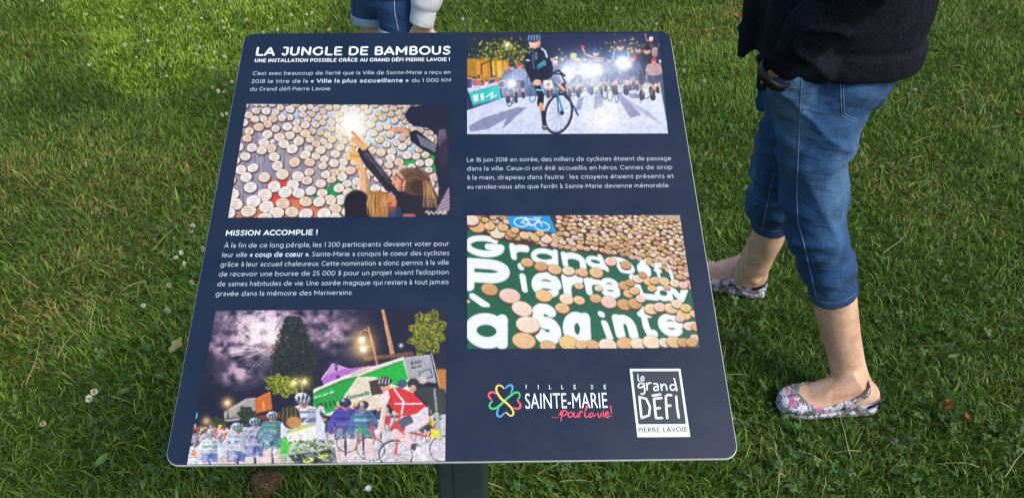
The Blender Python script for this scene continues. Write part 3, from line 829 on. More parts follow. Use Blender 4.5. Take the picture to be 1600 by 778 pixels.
def arc(cx, cy, rx, ry, a0, a1, n=18):
    return [(cx + rx * math.cos(math.radians(a0 + (a1 - a0) * k / n)), cy + ry * math.sin(math.radians(a0 + (a1 - a0) * k / n))) for k in range(n + 1)]
E_ = [[(.02, .5), (1, .5)] + arc(.5, .5, .5, .5, 0, 320, 26)]
LETTER = {'a': [arc(.5, .5, .5, .5, 0, 360, 26), [(1, 1), (1, 0)]], 'n': [[(0, 1), (0, 0)], arc(.5, .5, .5, .5, 180, 0) + [(1, 0)]],
    'r': [[(0, 1), (0, 0)], [(0, .5), (.2, .82), (.55, .98), (1, 1)]], 'e': E_, 'i': [[(.5, .60), (.5, 0)], [(.5, .99), (.5, 1)]],
    'd': [arc(.5, .34, .5, .34, 0, 360, 26), [(1, 1), (1, 0)]], 'P': [[(0, 0), (0, 1), (.55, 1)] + arc(.55, .7, .45, .3, 90, -90) + [(0, .4)]],
    'L': [[(0, 1), (0, 0), (1, 0)]], 'S': [arc(.5, .74, .48, .26, 40, 270, 16) + arc(.5, .26, .5, .26, 90, -140, 16)], 'v': [[(0, 1), (.5, 0), (1, 1)]],
    't': [[(.35, 1), (.35, .22), (.55, 0), (1, .04)], [(0, .72), (.95, .72)]], 'f': [[(.35, 0), (.35, .78), (.55, .98), (1, 1)], [(0, .6), (.9, .6)]],
    'G': [arc(.5, .5, .5, .5, 48, 335, 26) + [(1, .46), (.6, .46)]], 'D': [[(0, 0), (0, 1), (.4, 1)] + arc(.4, .5, .6, .5, 90, -90) + [(0, 0)]],
    'é': [[(x, y * .66) for x, y in E_[0]], [(.45, .9), (.75, 1)]]}
def blur1(m):
    m = np.pad(m, 1, mode='edge')
    return (m[:-2, 1:-1] + m[2:, 1:-1] + m[1:-1, :-2] + m[1:-1, 2:] + 2 * m[1:-1, 1:-1]) / 6
def blur_buf(b, n):
    for _ in range(n):
        q = np.pad(b, ((1, 1), (1, 1), (0, 0)), mode='edge')
        b = (q[:-2, 1:-1] + q[2:, 1:-1] + q[1:-1, :-2] + q[1:-1, 2:] + 2 * q[1:-1, 1:-1]) / 6
    return b

photo_m = new_mat('printed_photo', rough=.42)
L(photo_m, N(photo_m, 'ShaderNodeAttribute', attribute_name='Col').outputs['Color'], P(photo_m).inputs['Base Color'])
def print_photo(paint, quad, nu, nv, label):
    """the finished print: a fine sheet on the panel, coloured vertex by vertex"""
    cor = hmap(H_PU, quad)                                # top left, top right, bottom right, bottom left
    s, t = np.meshgrid(np.linspace(0, 1, nu), np.linspace(0, 1, nv))
    s, t = s.ravel()[:, None], t.ravel()[:, None]
    U = (cor[0] * (1 - s) + cor[1] * s) * (1 - t) + (cor[3] * (1 - s) + cor[2] * s) * t
    px = hmap(H_UP, U)
    c = np.clip(paint.sample(px[:, 0], px[:, 1]), 0, 1) * .96
    lin = np.where(c <= .04045, c / 12.92, ((c + .055) / 1.055) ** 2.4)
    idx = np.arange(nu * nv).reshape(nv, nu)
    q = np.stack([idx[:-1, :-1], idx[1:, :-1], idx[1:, 1:], idx[:-1, 1:]], -1).reshape(-1, 4)
    lin = lin * .80
    me = fast_mesh('printed_photo', panel_pts(U, .0009), q)
    put_colour(me, lin)
    o = sign_obj('printed_photo', me, photo_m, panel)
    o['label'] = label
    return o

R_ = random.Random(3)
# ---- photo of hands and children in front of a wall of signed wood slices
A = Paint(352, 158, 708, 346, (150, 142, 160))
z1 = lambda x, y: (350 + x / 4.094, 155 + y / 4.094)      # notes taken on enlargements of the left and right halves
z2 = lambda x, y: (525 + x / 4.094, 155 + y / 4.094)
Z1 = lambda pts: [z1(*p) for p in pts]
Z2 = lambda pts: [z2(*p) for p in pts]
for k in range(-2, 16):
    x = 350 + k * 15 + R_.uniform(-2, 2)
    A.line([(x + 10, 150), (x - 2, 350)], .9, (66, 60, 78), .85)
    A.poly([(x + 10, 150), (x + 25, 150), (x + 13, 350), (x - 2, 350)], (128 + R_.randint(0, 46),) * 2 + (160 + R_.randint(0, 20),), .4)
A.poly(Z1([(150, 30), (737, 30), (737, 200), (640, 190), (560, 210), (470, 130), (300, 110), (220, 60)]), (176, 198, 236), .9, 1)
A.poly(Z2([(0, 30), (420, 30), (640, 240), (640, 420), (470, 380), (330, 330), (160, 250), (0, 140)]), (184, 214, 232), .9, 1)
A.poly(Z1([(170, 130), (220, 120), (170, 200)]), (170, 80, 96)); A.poly(Z1([(480, 200), (530, 200), (500, 250)]), (176, 70, 90))
A.poly(Z1([(290, 520), (460, 520), (470, 640), (400, 690), (260, 680), (270, 570)]), (214, 66, 66))
A.poly(Z1([(200, 690), (480, 640), (640, 690), (737, 740), (737, 760), (40, 760)]), (206, 122, 84), .9)
A.poly(Z1([(550, 600), (640, 570), (737, 540), (737, 700), (580, 640)]), (20, 136, 74)); A.poly(Z1([(140, 730), (190, 730), (180, 760), (140, 760)]), (20, 120, 70))
A.poly(Z2([(0, 500), (200, 540), (330, 600), (300, 740), (0, 740)]), (20, 140, 76)); A.poly(Z2([(400, 400), (480, 370), (640, 350), (640, 470), (560, 440), (430, 440)]), (28, 160, 72))
A.ell(*z1(290, 252), 12.5, 9, (225, 230, 240)); A.line(Z1([(240, 256), (340, 256)]), 1.6, (24, 34, 60)); A.line(Z1([(293, 210), (290, 292)]), 2.2, (24, 34, 60))
pts = []
for k in range(9000):
    x = R_.uniform(354, 706); y = R_.uniform(160, 344)
    t = (y - 160) / 180
    r = 5.6 + (x < 480) * 1.0 + 6.0 * t * (1.15 - .6 * (x - 354) / 350) + R_.uniform(-.8, .9)
    # bare boards show through in the left middle
    bare = math.exp(-((x - 408) / 34) ** 2 - ((y - 256) / 34) ** 2) + .9 * math.exp(-((x - 470) / 14) ** 2 - ((y - 262) / 26) ** 2) + .8 * math.exp(-((x - 452) / 24) ** 2 - ((y - 190) / 11) ** 2) + .8 * math.exp(-((x - 585) / 20) ** 2 - ((y - 220) / 18) ** 2) + .7 * math.exp(-((x - 372) / 14) ** 2 - ((y - 290) / 18) ** 2)
    if k < 6500 and R_.random() < bare * 1.1: continue
    if k >= 6500 and bare > .12: continue
    ok = True
    for (qx, qy, qr) in pts:
        if abs(qx - x) < 24 and ((qx - x) ** 2 + ((qy - y) / .80) ** 2) < ((qr + r) * .79) ** 2: ok = False; break
    if ok: pts.append((x, y, r))
for (x, y, r) in sorted(pts, key=lambda q: q[1]):
    ry = r * R_.uniform(.74, .86)
    tone = R_.choice([(248, 238, 228), (244, 228, 212), (252, 246, 242), (240, 216, 196), (248, 234, 232), (252, 248, 240)])
    warm = math.exp(-((x - 560) / 70) ** 2 - ((y - 200) / 60) ** 2)
    tone = tuple(np.array(tone) * (1 - .45 * warm) + np.array((238, 216, 140)) * .45 * warm)
    rot = R_.uniform(-.35, .1)
    A.ell(x + .5, y + .9, r + .35, ry + .5, (58, 40, 34), rot, .95); A.ell(x, y, r - .35, ry - .35, (150, 104, 74), rot); A.ell(x - .1, y - .2, r - 1.0, ry - .9, tone, rot)
    for q in range(3):
        if r > 5:
            yy = y - ry * .4 + q * ry * .4; l = r * R_.uniform(.35, .62)
            A.line([(x - l + R_.uniform(-1, 1), yy + .5), (x - l * .3, yy - .5), (x + l * .2, yy + .4), (x + l, yy - .8)], .55, (104, 60, 54), .8)
A.glow(552, 196, 40, (255, 226, 130), .55); A.glow(552, 195, 23, (255, 252, 230), 1.0, 2.6); A.glow(558, 202, 70, (190, 220, 240), .22)
SK = (226, 176, 120)
A.line(Z2([(175, 340), (230, 420), (300, 500), (345, 560)]), 17, (36, 32, 44)); A.line(Z2([(190, 350), (300, 480)]), 5, (70, 62, 74), .8)
for k in range(5): A.line(Z2([(185 + k * 33, 340 + k * 45), (160 + k * 33 + 75, 365 + k * 45 + 10)][::1]), .9, (150, 140, 150), .7)
A.line(Z2([(215, 330), (340, 500)]), .9, (170, 160, 170), .7)
A.line(Z2([(120, 265), (150, 280), (180, 310)]), 10, SK); A.line(Z2([(150, 265), (120, 232), (108, 214)]), 4, SK); A.line(Z2([(155, 262), (125, 226), (110, 212)]), 1.2, (120, 80, 50), .6)
A.poly(Z2([(120, 370), (160, 380), (215, 520), (215, 610), (160, 610), (150, 500)]), (228, 182, 140), 1, 1); A.ell(*z2(120, 365), 8, 8, (230, 182, 104)); A.line(Z2([(115, 350), (108, 300)]), 4, (232, 186, 100)); A.line(Z2([(100, 365), (150, 372)]), 1.2, (150, 100, 60), .7)
A.line(Z2([(138, 450), (158, 446), (158, 466), (140, 470), (138, 450)]), .9, (190, 96, 70))
A.line(Z2([(110, 550), (135, 590), (120, 600)]), 5, (222, 190, 186))
A.line(Z2([(375, 200), (420, 196), (470, 222)]), 8, (214, 160, 128)); A.line(Z2([(380, 196), (350, 196)]), 3, (220, 170, 140))
A.poly(Z2([(470, 210), (520, 200), (660, 310), (650, 370), (560, 330), (480, 270)]), (26, 30, 48))
for i in range(9):
    for j in range(5):
        x, y = 525 + i * 15 + j * 6, 236 + i * 8 + j * 14
        if x < 660: A.ell(*z2(x, y), 1.3, 1.3, (196, 190, 204), 0, .85)
A.poly(Z2([(440, 100), (470, 55), (560, 38), (735, 36), (735, 760), (640, 760), (660, 560), (630, 400), (650, 240), (600, 190), (500, 175), (455, 140)]), (24, 28, 52), 1, 1)
A.poly(Z2([(660, 200), (700, 190), (712, 250), (660, 310), (650, 280)]), (110, 100, 122), .9, 2); A.ell(*z2(690, 350), 9, 22, (58, 42, 60), 0, .8, 4)
A.poly(Z2([(330, 560), (420, 480), (520, 440), (600, 520), (660, 640), (660, 760), (380, 760), (380, 620)]), (30, 26, 38), 1, 2)
A.ell(*z2(500, 530), 27, 21, (92, 66, 48), .3, 1, 2); A.ell(*z2(470, 490), 14, 9, (122, 92, 66), .3, .9, 3); A.ell(*z2(540, 560), 15, 13, (60, 42, 34), .3, .9, 3)
A.poly(Z2([(365, 500), (410, 470), (450, 510), (440, 590), (400, 590), (358, 540)]), (222, 160, 128), 1, 1); A.line(Z2([(385, 480), (430, 530), (420, 590)]), 1.6, (40, 26, 34)); A.ell(*z2(420, 545), 3, 4, (190, 110, 84))
for k in range(7): A.line(Z2([(560 + k * 8, 530), (565 + k * 9, 600), (560 + k * 14, 690)]), 2, (190 - k * 10, 146 - k * 8, 96), .7)
A.line(Z2([(600, 540), (640, 590), (665, 620)]), 1.5, (200, 160, 110), .6)
A.ell(*z2(265, 680), 25, 22, (164, 112, 62), .2, 1, 2)
for k in range(10): A.line(Z2([(200 + k * 14, 640 - k * 2), (210 + k * 14, 740)]), 1.5, (214 - k * 6, 160 - k * 6, 84), .55)
A.poly(Z2([(300, 620), (350, 600), (392, 650), (385, 720), (330, 720), (305, 670)]), (206, 134, 92), 1, 2); A.ell(*z2(345, 670), 4, 2, (110, 60, 50), 0, .7)
A.ell(*z2(135, 670), 20, 21, (20, 16, 26), 0, 1, 1.5); A.poly(Z2([(60, 640), (200, 640), (230, 760), (60, 760)]), (22, 20, 30), 1, 1)
A.poly(Z2([(340, 690), (420, 690), (420, 760), (330, 760)]), (40, 60, 96), .9, 2); A.poly(Z2([(430, 735), (500, 735), (520, 760), (430, 760)]), (190, 120, 130), .8, 1)
A.poly(Z2([(640, 720), (725, 560), (735, 700), (700, 740)]), (178, 160, 172), .9, 1)
for k in range(5): A.line(Z2([(650, 715 - k * 18), (725, 690 - k * 24)]), 1, (80, 60, 80), .7)
A.line(Z2([(572, 728), (585, 716), (596, 738), (612, 720), (625, 736), (640, 722), (655, 737), (668, 722), (682, 738), (700, 722), (708, 736)]), 1.5, (240, 240, 246)); A.line(Z2([(600, 716), (600, 738)]), 1, (240, 240, 246))
# strands, plaid, knuckles and faces of the children
for k in range(70):
    a = R_.uniform(-2.9, -.2); r0 = R_.uniform(.75, 1.0)
    x0, y0 = 500 + 98 * r0 * math.cos(a), 545 + 92 * r0 * math.sin(a)
    mx, my = (x0 + 575) / 2 + R_.uniform(-14, 14), (y0 + 525) / 2 - 22 + R_.uniform(-12, 12)
    A.line(Z2([(x0, y0), (mx, my), (575, 525)]), R_.uniform(.4, 1.0), R_.choice([(58, 40, 32), (128, 96, 70), (156, 120, 86), (40, 28, 26), (96, 70, 52)]), .7)
for k in range(40):
    x1 = R_.uniform(555, 655); A.line(Z2([(572 + R_.uniform(-6, 6), 522), (570 + (x1 - 570) * .5 + R_.uniform(-5, 14), 575), (x1, R_.uniform(620, 705))]), R_.uniform(.4, 1.1), R_.choice([(206, 160, 104), (150, 108, 68), (88, 60, 44), (226, 184, 130), (60, 42, 36)]), .75)
for k in range(60):
    x0 = R_.uniform(200, 330); t = (x0 - 200) / 130
    A.line(Z2([(x0, 606 + 30 * abs(t - .4) + R_.uniform(-4, 6)), (x0 - 8 + R_.uniform(-8, 8), 670), (x0 - 4 + R_.uniform(-10, 10), R_.uniform(700, 752))]), R_.uniform(.4, 1.0), R_.choice([(232, 184, 104), (120, 76, 42), (196, 142, 76), (70, 46, 34), (246, 210, 140)]), .7)
for k in range(8):
    t = k / 8.0; cx, cy = 190 + 150 * t, 330 + 215 * t
    A.line(Z2([(cx - 32, cy + 22), (cx + 32, cy - 24)]), .7, (128, 120, 134) if k % 2 else (84, 78, 94), .75)
for d in (-20, -4, 12): A.line(Z2([(200 + d, 345 - d * .7), (338 + d, 545 - d * .7)]), .6, (140, 130, 144), .6)
A.poly(Z2([(230, 400), (300, 500), (345, 560), (325, 570), (270, 490), (215, 420)]), (16, 14, 22), .55, 2)
for k in range(4): A.line(Z2([(128 + k * 12, 246 + k * 9), (140 + k * 11, 262 + k * 8)]), .8, (160, 104, 62), .6); A.line(Z2([(98 + k * 14, 348 + k * 3), (102 + k * 14, 376 + k * 2)]), .8, (166, 112, 58), .6); A.line(Z2([(382 + k * 14, 194 + k * 4), (376 + k * 14, 210 + k * 4)]), .9, (146, 96, 78), .6)
A.poly(Z2([(185, 430), (212, 520), (215, 605), (196, 605), (192, 510)]), (176, 124, 92), .7, 2); A.poly(Z2([(160, 395), (150, 470), (165, 590), (158, 500)]), (246, 214, 178), .7, 1)
A.poly(Z2([(402, 560), (440, 560), (430, 595), (404, 592)]), (164, 104, 82), .7, 2); A.ell(*z2(384, 512), 1.4, .9, (60, 34, 30)); A.line(Z2([(366, 545), (380, 556), (384, 552)]), 1, (150, 70, 64), .9); A.line(Z2([(372, 498), (394, 492)]), 1, (90, 60, 46), .9)
A.poly(Z2([(318, 680), (384, 690), (380, 722), (332, 722)]), (140, 84, 62), .7, 2); A.line(Z2([(318, 628), (336, 622)]), 1.1, (96, 60, 40), .9); A.ell(*z2(326, 640), 1.3, .8, (50, 30, 26)); A.poly(Z2([(300, 655), (312, 640), (314, 664)]), (226, 160, 116), .9)
for k in range(26): A.line(Z2([(R_.uniform(420, 640), R_.uniform(620, 740))] * 1 + [(R_.uniform(420, 640), R_.uniform(620, 740))]), .6, (52, 48, 62), .35)
A.shade(.4, 2, 2); A.photo(.6, 31, .12); A.b = blur_buf(A.b, 1)
print_photo(A, [(386, 163), (702, 165), (702.5, 338.5), (357, 340.5)], 300, 190, 'printed photo of children pointing at signed wood slices')

# ---- night photo of cyclists facing the camera, lamps glaring
B = Paint(725, 46, 1050, 216, (34, 44, 76))
b1 = lambda x, y: (720 + x / 4.576, 45 + y / 4.576)
b2 = lambda x, y: (880 + x / 4.576, 45 + y / 4.576)
B1 = lambda pts: [b1(*p) for p in pts]
B2 = lambda pts: [b2(*p) for p in pts]
B.cloud(lambda x, y: np.exp(-((x - 785) / 60) ** 2 - ((y - 75) / 34) ** 2) * (.4 + .6 * (fbm(x * .12, y * .16, 3, 3) > .5)), (28, 38, 40))
B.cloud(lambda x, y: np.clip((y - 92) / 30, 0, 1) * np.clip(1 - np.abs(x - 890) / 230, 0, 1), (110, 136, 190), .8)
for k in range(700):
    x, y = R_.gauss(785, 28), R_.gauss(88, 14)
    if 58 < y < 114: B.ell(x, y, R_.uniform(1, 2.6), R_.uniform(.8, 1.8), R_.choice([(130, 136, 30), (186, 180, 50), (80, 94, 30), (44, 56, 34), (36, 46, 40), (30, 40, 44), (220, 210, 80)]), R_.uniform(0, 3), .8)
for k in range(120):
    x, y = R_.gauss(985, 20), R_.gauss(76, 7)
    B.ell(x, y, R_.uniform(.8, 2.2), R_.uniform(.8, 1.6), R_.choice([(214, 164, 40), (240, 200, 90), (150, 110, 40), (100, 90, 50)]), 0, .8)
B.poly(B1([(45, 215), (330, 230), (330, 360), (45, 420)]), (196, 140, 30), .85, 1)
for k in range(5): B.poly(B1([(110 + k * 50, 240), (140 + k * 50, 236), (148 + k * 50, 345), (118 + k * 50, 350)]), R_.choice([(255, 216, 110), (250, 190, 70), (180, 230, 240), (226, 150, 60)]), .85)
B.line(B1([(240, 150), (215, 220), (225, 350)]), 3, (50, 50, 40)); B.line(B1([(215, 230), (150, 260), (150, 330)]), 2, (60, 60, 40))
B.glow(*b1(335, 120), 5, (255, 250, 180), 1.0)
B.poly(B1([(40, 590), (300, 500), (778, 470), (778, 778), (40, 760)]), (214, 222, 246), 1, 2); B.poly(B2([(0, 440), (690, 380), (760, 760), (0, 760)]), (222, 230, 250), 1, 2)
B.cloud(lambda x, y: np.clip((y - 168) / 40, 0, 1) * (fbm(x * 1.1, y * 1.5, 9, 2) > .52), (188, 192, 214), .45)
B.cloud(lambda x, y: np.clip((175 - y) / 30, 0, 1) * np.clip((y - 150) / 10, 0, 1) * np.clip((800 - x) / 60, 0, 1), (130, 124, 190), .6)
for p in (B1([(60, 700), (170, 640), (420, 560), (440, 575), (200, 720), (70, 740)]), B1([(330, 640), (430, 570), (480, 560), (300, 720)]), B2([(230, 440), (290, 440), (290, 560), (220, 580)]), B2([(370, 460), (410, 460), (560, 620), (480, 640)]), B2([(110, 500), (150, 490), (130, 580), (90, 590)]), B2([(420, 460), (590, 470), (580, 500), (500, 500)])):
    B.poly(p, (120, 122, 158), .75, 2)
B.poly(B2([(400, 470), (620, 600), (720, 700), (560, 600)]), (160, 160, 176), .6, 2)
def person(S, hx, hy, sc, top, legs=(60, 46, 50), helm=(60, 60, 80), skin=(224, 170, 144), bike=True, lamp=False):
    """a small rider seen head on: helmet, face, jersey, arms, legs and a front wheel"""
    q = lambda x, y: (hx + x * sc, hy + y * sc)
    if bike:
        S.ring(*q(0, 6.6), 1.0 * sc, 2.1 * sc, .9, (30, 34, 50), .9, .06); S.line([q(-1.6, 3.6), q(0, 3.3), q(1.6, 3.6)], 1, (30, 36, 60)); S.line([q(0, 3.4), q(0, 6.2)], 1.2, (60, 110, 170))
    S.line([q(-.7, 4), q(-1.0, 6.2), q(-.8, 8.2)], .95 * sc, skin); S.line([q(.7, 4), q(1.0, 6.2), q(1.0, 8.2)], .95 * sc, skin)
    S.line([q(-.7, 3.6), q(-.95, 5.6)], 1.25 * sc, legs); S.line([q(.7, 3.6), q(.95, 5.6)], 1.25 * sc, legs)
    S.line([q(-.9, 7.6), q(-.9, 8.6)], .9 * sc, (40, 40, 60)); S.line([q(1, 7.6), q(1.1, 8.6)], .9 * sc, (40, 40, 60))
    S.poly([q(-1.7, .9), q(-.6, .6), q(.6, .6), q(1.7, .9), q(1.3, 4), q(-1.3, 4)], top, 1, .5)
    S.line([q(-1.5, 1.2), q(-1.9, 2.6), q(-1.1, 3.6)], .8 * sc, top); S.line([q(1.5, 1.2), q(1.9, 2.6), q(1.1, 3.6)], .8 * sc, top)
    S.ell(*q(0, 0), .62 * sc, .78 * sc, skin); S.ell(*q(0, -.42), .74 * sc, .5 * sc, helm); S.line([q(-.3, .25), q(.3, .25)], .6, (150, 70, 60), .6)
for k in range(26):
    x = R_.uniform(732, 790); y = 126 + R_.uniform(-5, 5) + (x - 732) * -.02
    B.ell(x, y, 2.1, 2.7, R_.choice([(222, 176, 150), (190, 130, 110)])); B.ell(x, y - 1.8, 2.1, 1.5, R_.choice([(40, 30, 30), (90, 60, 40), (30, 40, 80)])); B.ell(x, y + 6, 4, 4.5, R_.choice([(220, 220, 236), (60, 66, 110), (190, 110, 110), (130, 130, 170)]))
B.poly(B1([(60, 460), (270, 405), (290, 500), (90, 550)]), (54, 196, 190)); B.poly(B1([(45, 430), (260, 385), (270, 405), (60, 460)]), (206, 214, 236))
B.poly(B1([(88, 480), (125, 470), (132, 520), (98, 530)]), (226, 240, 246)); B.poly(B1([(140, 470), (165, 463), (172, 512), (148, 518)]), (240, 250, 250)); B.line(B1([(185, 490), (230, 460), (220, 500), (255, 480)]), 2.4, (236, 248, 250)); B.poly(B1([(45, 470), (62, 468), (88, 560), (60, 585)]), (40, 46, 64))
for k in range(30):
    x = R_.uniform(870, 1036); B.ell(x, R_.uniform(88, 100), 2.2, 2.8, R_.choice([(226, 176, 150), (120, 90, 90), (200, 210, 230)])); B.ell(x, R_.uniform(102, 118), 4, 6, R_.choice([(70, 84, 130), (190, 200, 230), (50, 54, 80), (160, 170, 210)]), 0, .85)
person(B, *b1(365, 275), 6.3, (92, 96, 120), (60, 60, 80), (40, 40, 50)); person(B, *b1(655, 210), 7.0, (70, 84, 130), (60, 60, 90), (30, 34, 60))
person(B, *b2(75, 205), 7.0, (96, 110, 150), (150, 120, 120), (190, 230, 90)); person(B, *b2(160, 215), 5.8, (90, 100, 140))
person(B, *b2(235, 175), 7.3, (60, 50, 76), (50, 56, 90), (50, 60, 150)); B.line(B2([(215, 205), (160, 185), (140, 140)]), 2.2, (224, 170, 144)); B.ell(*b2(140, 132), 3, 2.4, (226, 70, 60)); B.line(B2([(222, 212), (290, 216)]), 2.2, (240, 150, 130)); B.line(B2([(220, 230), (290, 234)]), 1.6, (230, 226, 240))
B.line(B2([(300, 300), (350, 430), (370, 455)]), 3.4, (60, 64, 90)); B.ell(*b2(362, 450), 4, 2.6, (226, 214, 50)); B.ell(*b2(243, 412), 2.4, 3.6, (226, 214, 50))
person(B, *b2(410, 130), 8.4, (50, 66, 110), (60, 60, 90), (60, 50, 60)); B.line(B2([(365, 170), (356, 230)]), 2, (150, 200, 236)); B.line(B2([(465, 170), (475, 220)]), 2, (150, 200, 236))
person(B, *b2(535, 150), 7.0, (60, 66, 90)); person(B, *b2(600, 155), 8.7, (30, 32, 48), (36, 34, 50), (40, 34, 40)); B.ring(*b2(645, 380), 7, 15, 1.1, (50, 60, 50), .9, -.4); B.ell(*b2(575, 432), 2.6, 4, (226, 214, 60)); B.line(B2([(640, 300), (700, 470)]), 1.4, (150, 160, 60))
B.line(B2([(582, 20), (600, 90), (625, 80)]), 2, (190, 110, 120)); B.ell(*b2(630, 75), 3.4, 3.6, (246, 220, 214)); B.ell(*b2(655, 170), 5, 8, (226, 180, 170), 0, .7)
for (x, y, f) in ((365, 400, b1), (770, 310, b1), (55, 320, b2), (165, 300, b2), (230, 300, b2), (430, 250, b2)):
    p = f(x, y); B.glow(p[0], p[1], 16, (170, 206, 255), .75, 1.5); B.glow(p[0], p[1], 7.5, (255, 255, 255), 1.0, 2.6)
B.glow(*b2(300, 640), 26, (255, 255, 255), .8)
for (x, y, c_) in ((812, 104, (150, 160, 200)), (868, 100, (90, 100, 150)), (902, 96, (200, 206, 230)), (952, 94, (120, 130, 170)), (990, 92, (70, 76, 110)), (1022, 96, (190, 150, 150))):
    person(B, x, y, 5.6, c_, (60, 60, 90), R_.choice([(220, 224, 236), (60, 70, 110), (190, 60, 60)]))
for k in range(16):
    x = R_.uniform(880, 1030); B.ring(x, R_.uniform(122, 150), R_.uniform(2, 5), R_.uniform(8, 13), .9, R_.choice([(60, 66, 96), (110, 120, 160), (40, 44, 60)]), .8, R_.uniform(-.2, .2))
for (x, y) in ((797, 154), (802, 150), (833, 148)): B.ring(x, y, 5, 13, 1.2, (56, 62, 90), .9, .1)
for k in range(60):
    x = R_.uniform(780, 1034); y = R_.uniform(104, 142)
    B.line([(x, y), (x + R_.uniform(-5, 5), y + R_.uniform(4, 14))], R_.uniform(.6, 2), R_.choice([(60, 70, 110), (190, 206, 236), (226, 236, 250), (110, 130, 180), (200, 160, 150), (160, 190, 90)]), .7)
B.cloud(lambda x, y: np.exp(-((x - 930) / 110) ** 2 - ((y - 128) / 30) ** 2) * (.3 + .7 * fbm(x * .2, y * .2, 8, 3)), (226, 238, 255), .62)
for (x, y, rx) in ((801, 132, 7), (888, 116, 11.5), (917, 112, 12), (932, 110, 11), (975, 100, 13)):
    B.glow(x, y, rx * 1.7, (190, 220, 255), .7, 1.6); B.ell(x, y, rx, rx * .82, (255, 255, 255), 0, 1, 3)
# the rider in front, one foot on the ground
B.ring(*b1(700, 610), 20.5, 31, 3.4, (34, 38, 52), 1, .25); B.ring(*b1(700, 610), 18.6, 28.5, .8, (150, 160, 180), .8, .25)
for k in range(14):
    t = k * math.pi / 7; B.line([b1(710, 605), b1(700 + 82 * math.cos(t), 610 + 128 * math.sin(t))], .45, (70, 80, 100), .65)
B.line(B1([(670, 380), (690, 470), (735, 600)]), 3.2, (70, 150, 190)); B.line(B1([(690, 470), (700, 600)]), 1.6, (40, 70, 110)); B.line(B1([(680, 400), (778, 500), (840, 620)]), 2.8, (40, 70, 120)); B.ell(*b1(725, 605), 3, 3.4, (30, 40, 60))
B.line(B1([(550, 420), (575, 480), (570, 540)]), 9.6, (22, 26, 38)); B.line(B1([(545, 440), (585, 440)]), 3.2, (110, 206, 220)); B.line(B1([(574, 545), (586, 595)]), 6.4, (226, 166, 124)); B.line(B1([(590, 600), (598, 690)]), 5.6, (26, 28, 42)); B.ell(*b1(600, 705), 4.6, 3.2, (60, 60, 66)); B.line(B1([(588, 702), (612, 700)]), 1.4, (236, 236, 240)); B.ell(*b1(603, 722), 3, 1.6, (110, 100, 60))
B.poly(B1([(470, 180), (520, 140), (580, 140), (630, 190), (655, 300), (620, 360), (560, 390), (500, 380), (460, 220)]), (26, 32, 50), 1, .6)
B.line(B1([(478, 200), (480, 290), (530, 380)]), 8.2, (26, 32, 50)); B.line(B1([(610, 180), (640, 280), (640, 330), (560, 385)]), 8.4, (28, 36, 56))
B.line(B1([(580, 145), (605, 165), (618, 205)]), 3.2, (214, 224, 236)); B.line(B1([(520, 150), (515, 210), (525, 290)]), 1, (110, 160, 210)); B.line(B1([(485, 180), (500, 160)]), 1.2, (220, 224, 236)); B.line(B1([(472, 228), (490, 230)]), 2.6, (220, 220, 230))
B.text('1000', [b1(552, 292), b1(612, 258), b1(600, 226), b1(544, 266)], (90, 206, 224), .03)
for k in range(4): B.line(B1([(530, 178 + k * 13), (548, 176 + k * 13)]), 1.1, (200, 210, 226), .9)
B.line(B1([(655, 320), (720, 330), (752, 390)]), 2.2, (30, 34, 46)); B.line(B1([(640, 330), (700, 300), (745, 340)]), 2.8, (34, 36, 50)); B.poly(B1([(590, 370), (650, 368), (665, 420), (600, 432)]), (240, 236, 232)); B.ell(*b1(628, 402), 2.5, 2.5, (214, 140, 110)); B.ell(*b1(548, 388), 6.4, 5, (232, 184, 156))
B.line(B1([(735, 400), (750, 480), (778, 510)]), 5.6, (60, 56, 70)); B.line(B1([(700, 400), (740, 440)]), 5, (226, 176, 150))
B.ell(*b1(528, 100), 8.6, 10, (240, 192, 162)); B.ell(*b1(520, 72), 11.2, 6.2, (44, 64, 100))
for k in range(5): B.line(B1([(485 + k * 20, 84), (492 + k * 18, 50)]), 1.4, (180, 206, 230), .8)
B.line(B1([(506, 112), (528, 122), (552, 110)]), 1.4, (255, 246, 240)); B.ell(*b1(514, 93), 1.7, .9, (70, 40, 36)); B.ell(*b1(544, 91), 1.7, .9, (70, 40, 36)); B.line(B1([(528, 92), (532, 106), (526, 108)]), 1, (190, 120, 96)); B.ell(*b1(556, 108), 2.6, 5, (206, 140, 112), 0, .7, 1); B.line(B1([(492, 110), (505, 140)]), 1, (220, 220, 230)); B.line(B1([(570, 100), (560, 135)]), 1, (220, 220, 230))
B.shade(.45, 2, 2); B.photo(.55, 77, .16); B.b = blur_buf(B.b, 1)
print_photo(B, [(730, 54.5), (1029, 52.5), (1043.5, 208.5), (730, 210)], 290, 170, 'printed night photo of cyclists facing forward with glaring lamps')

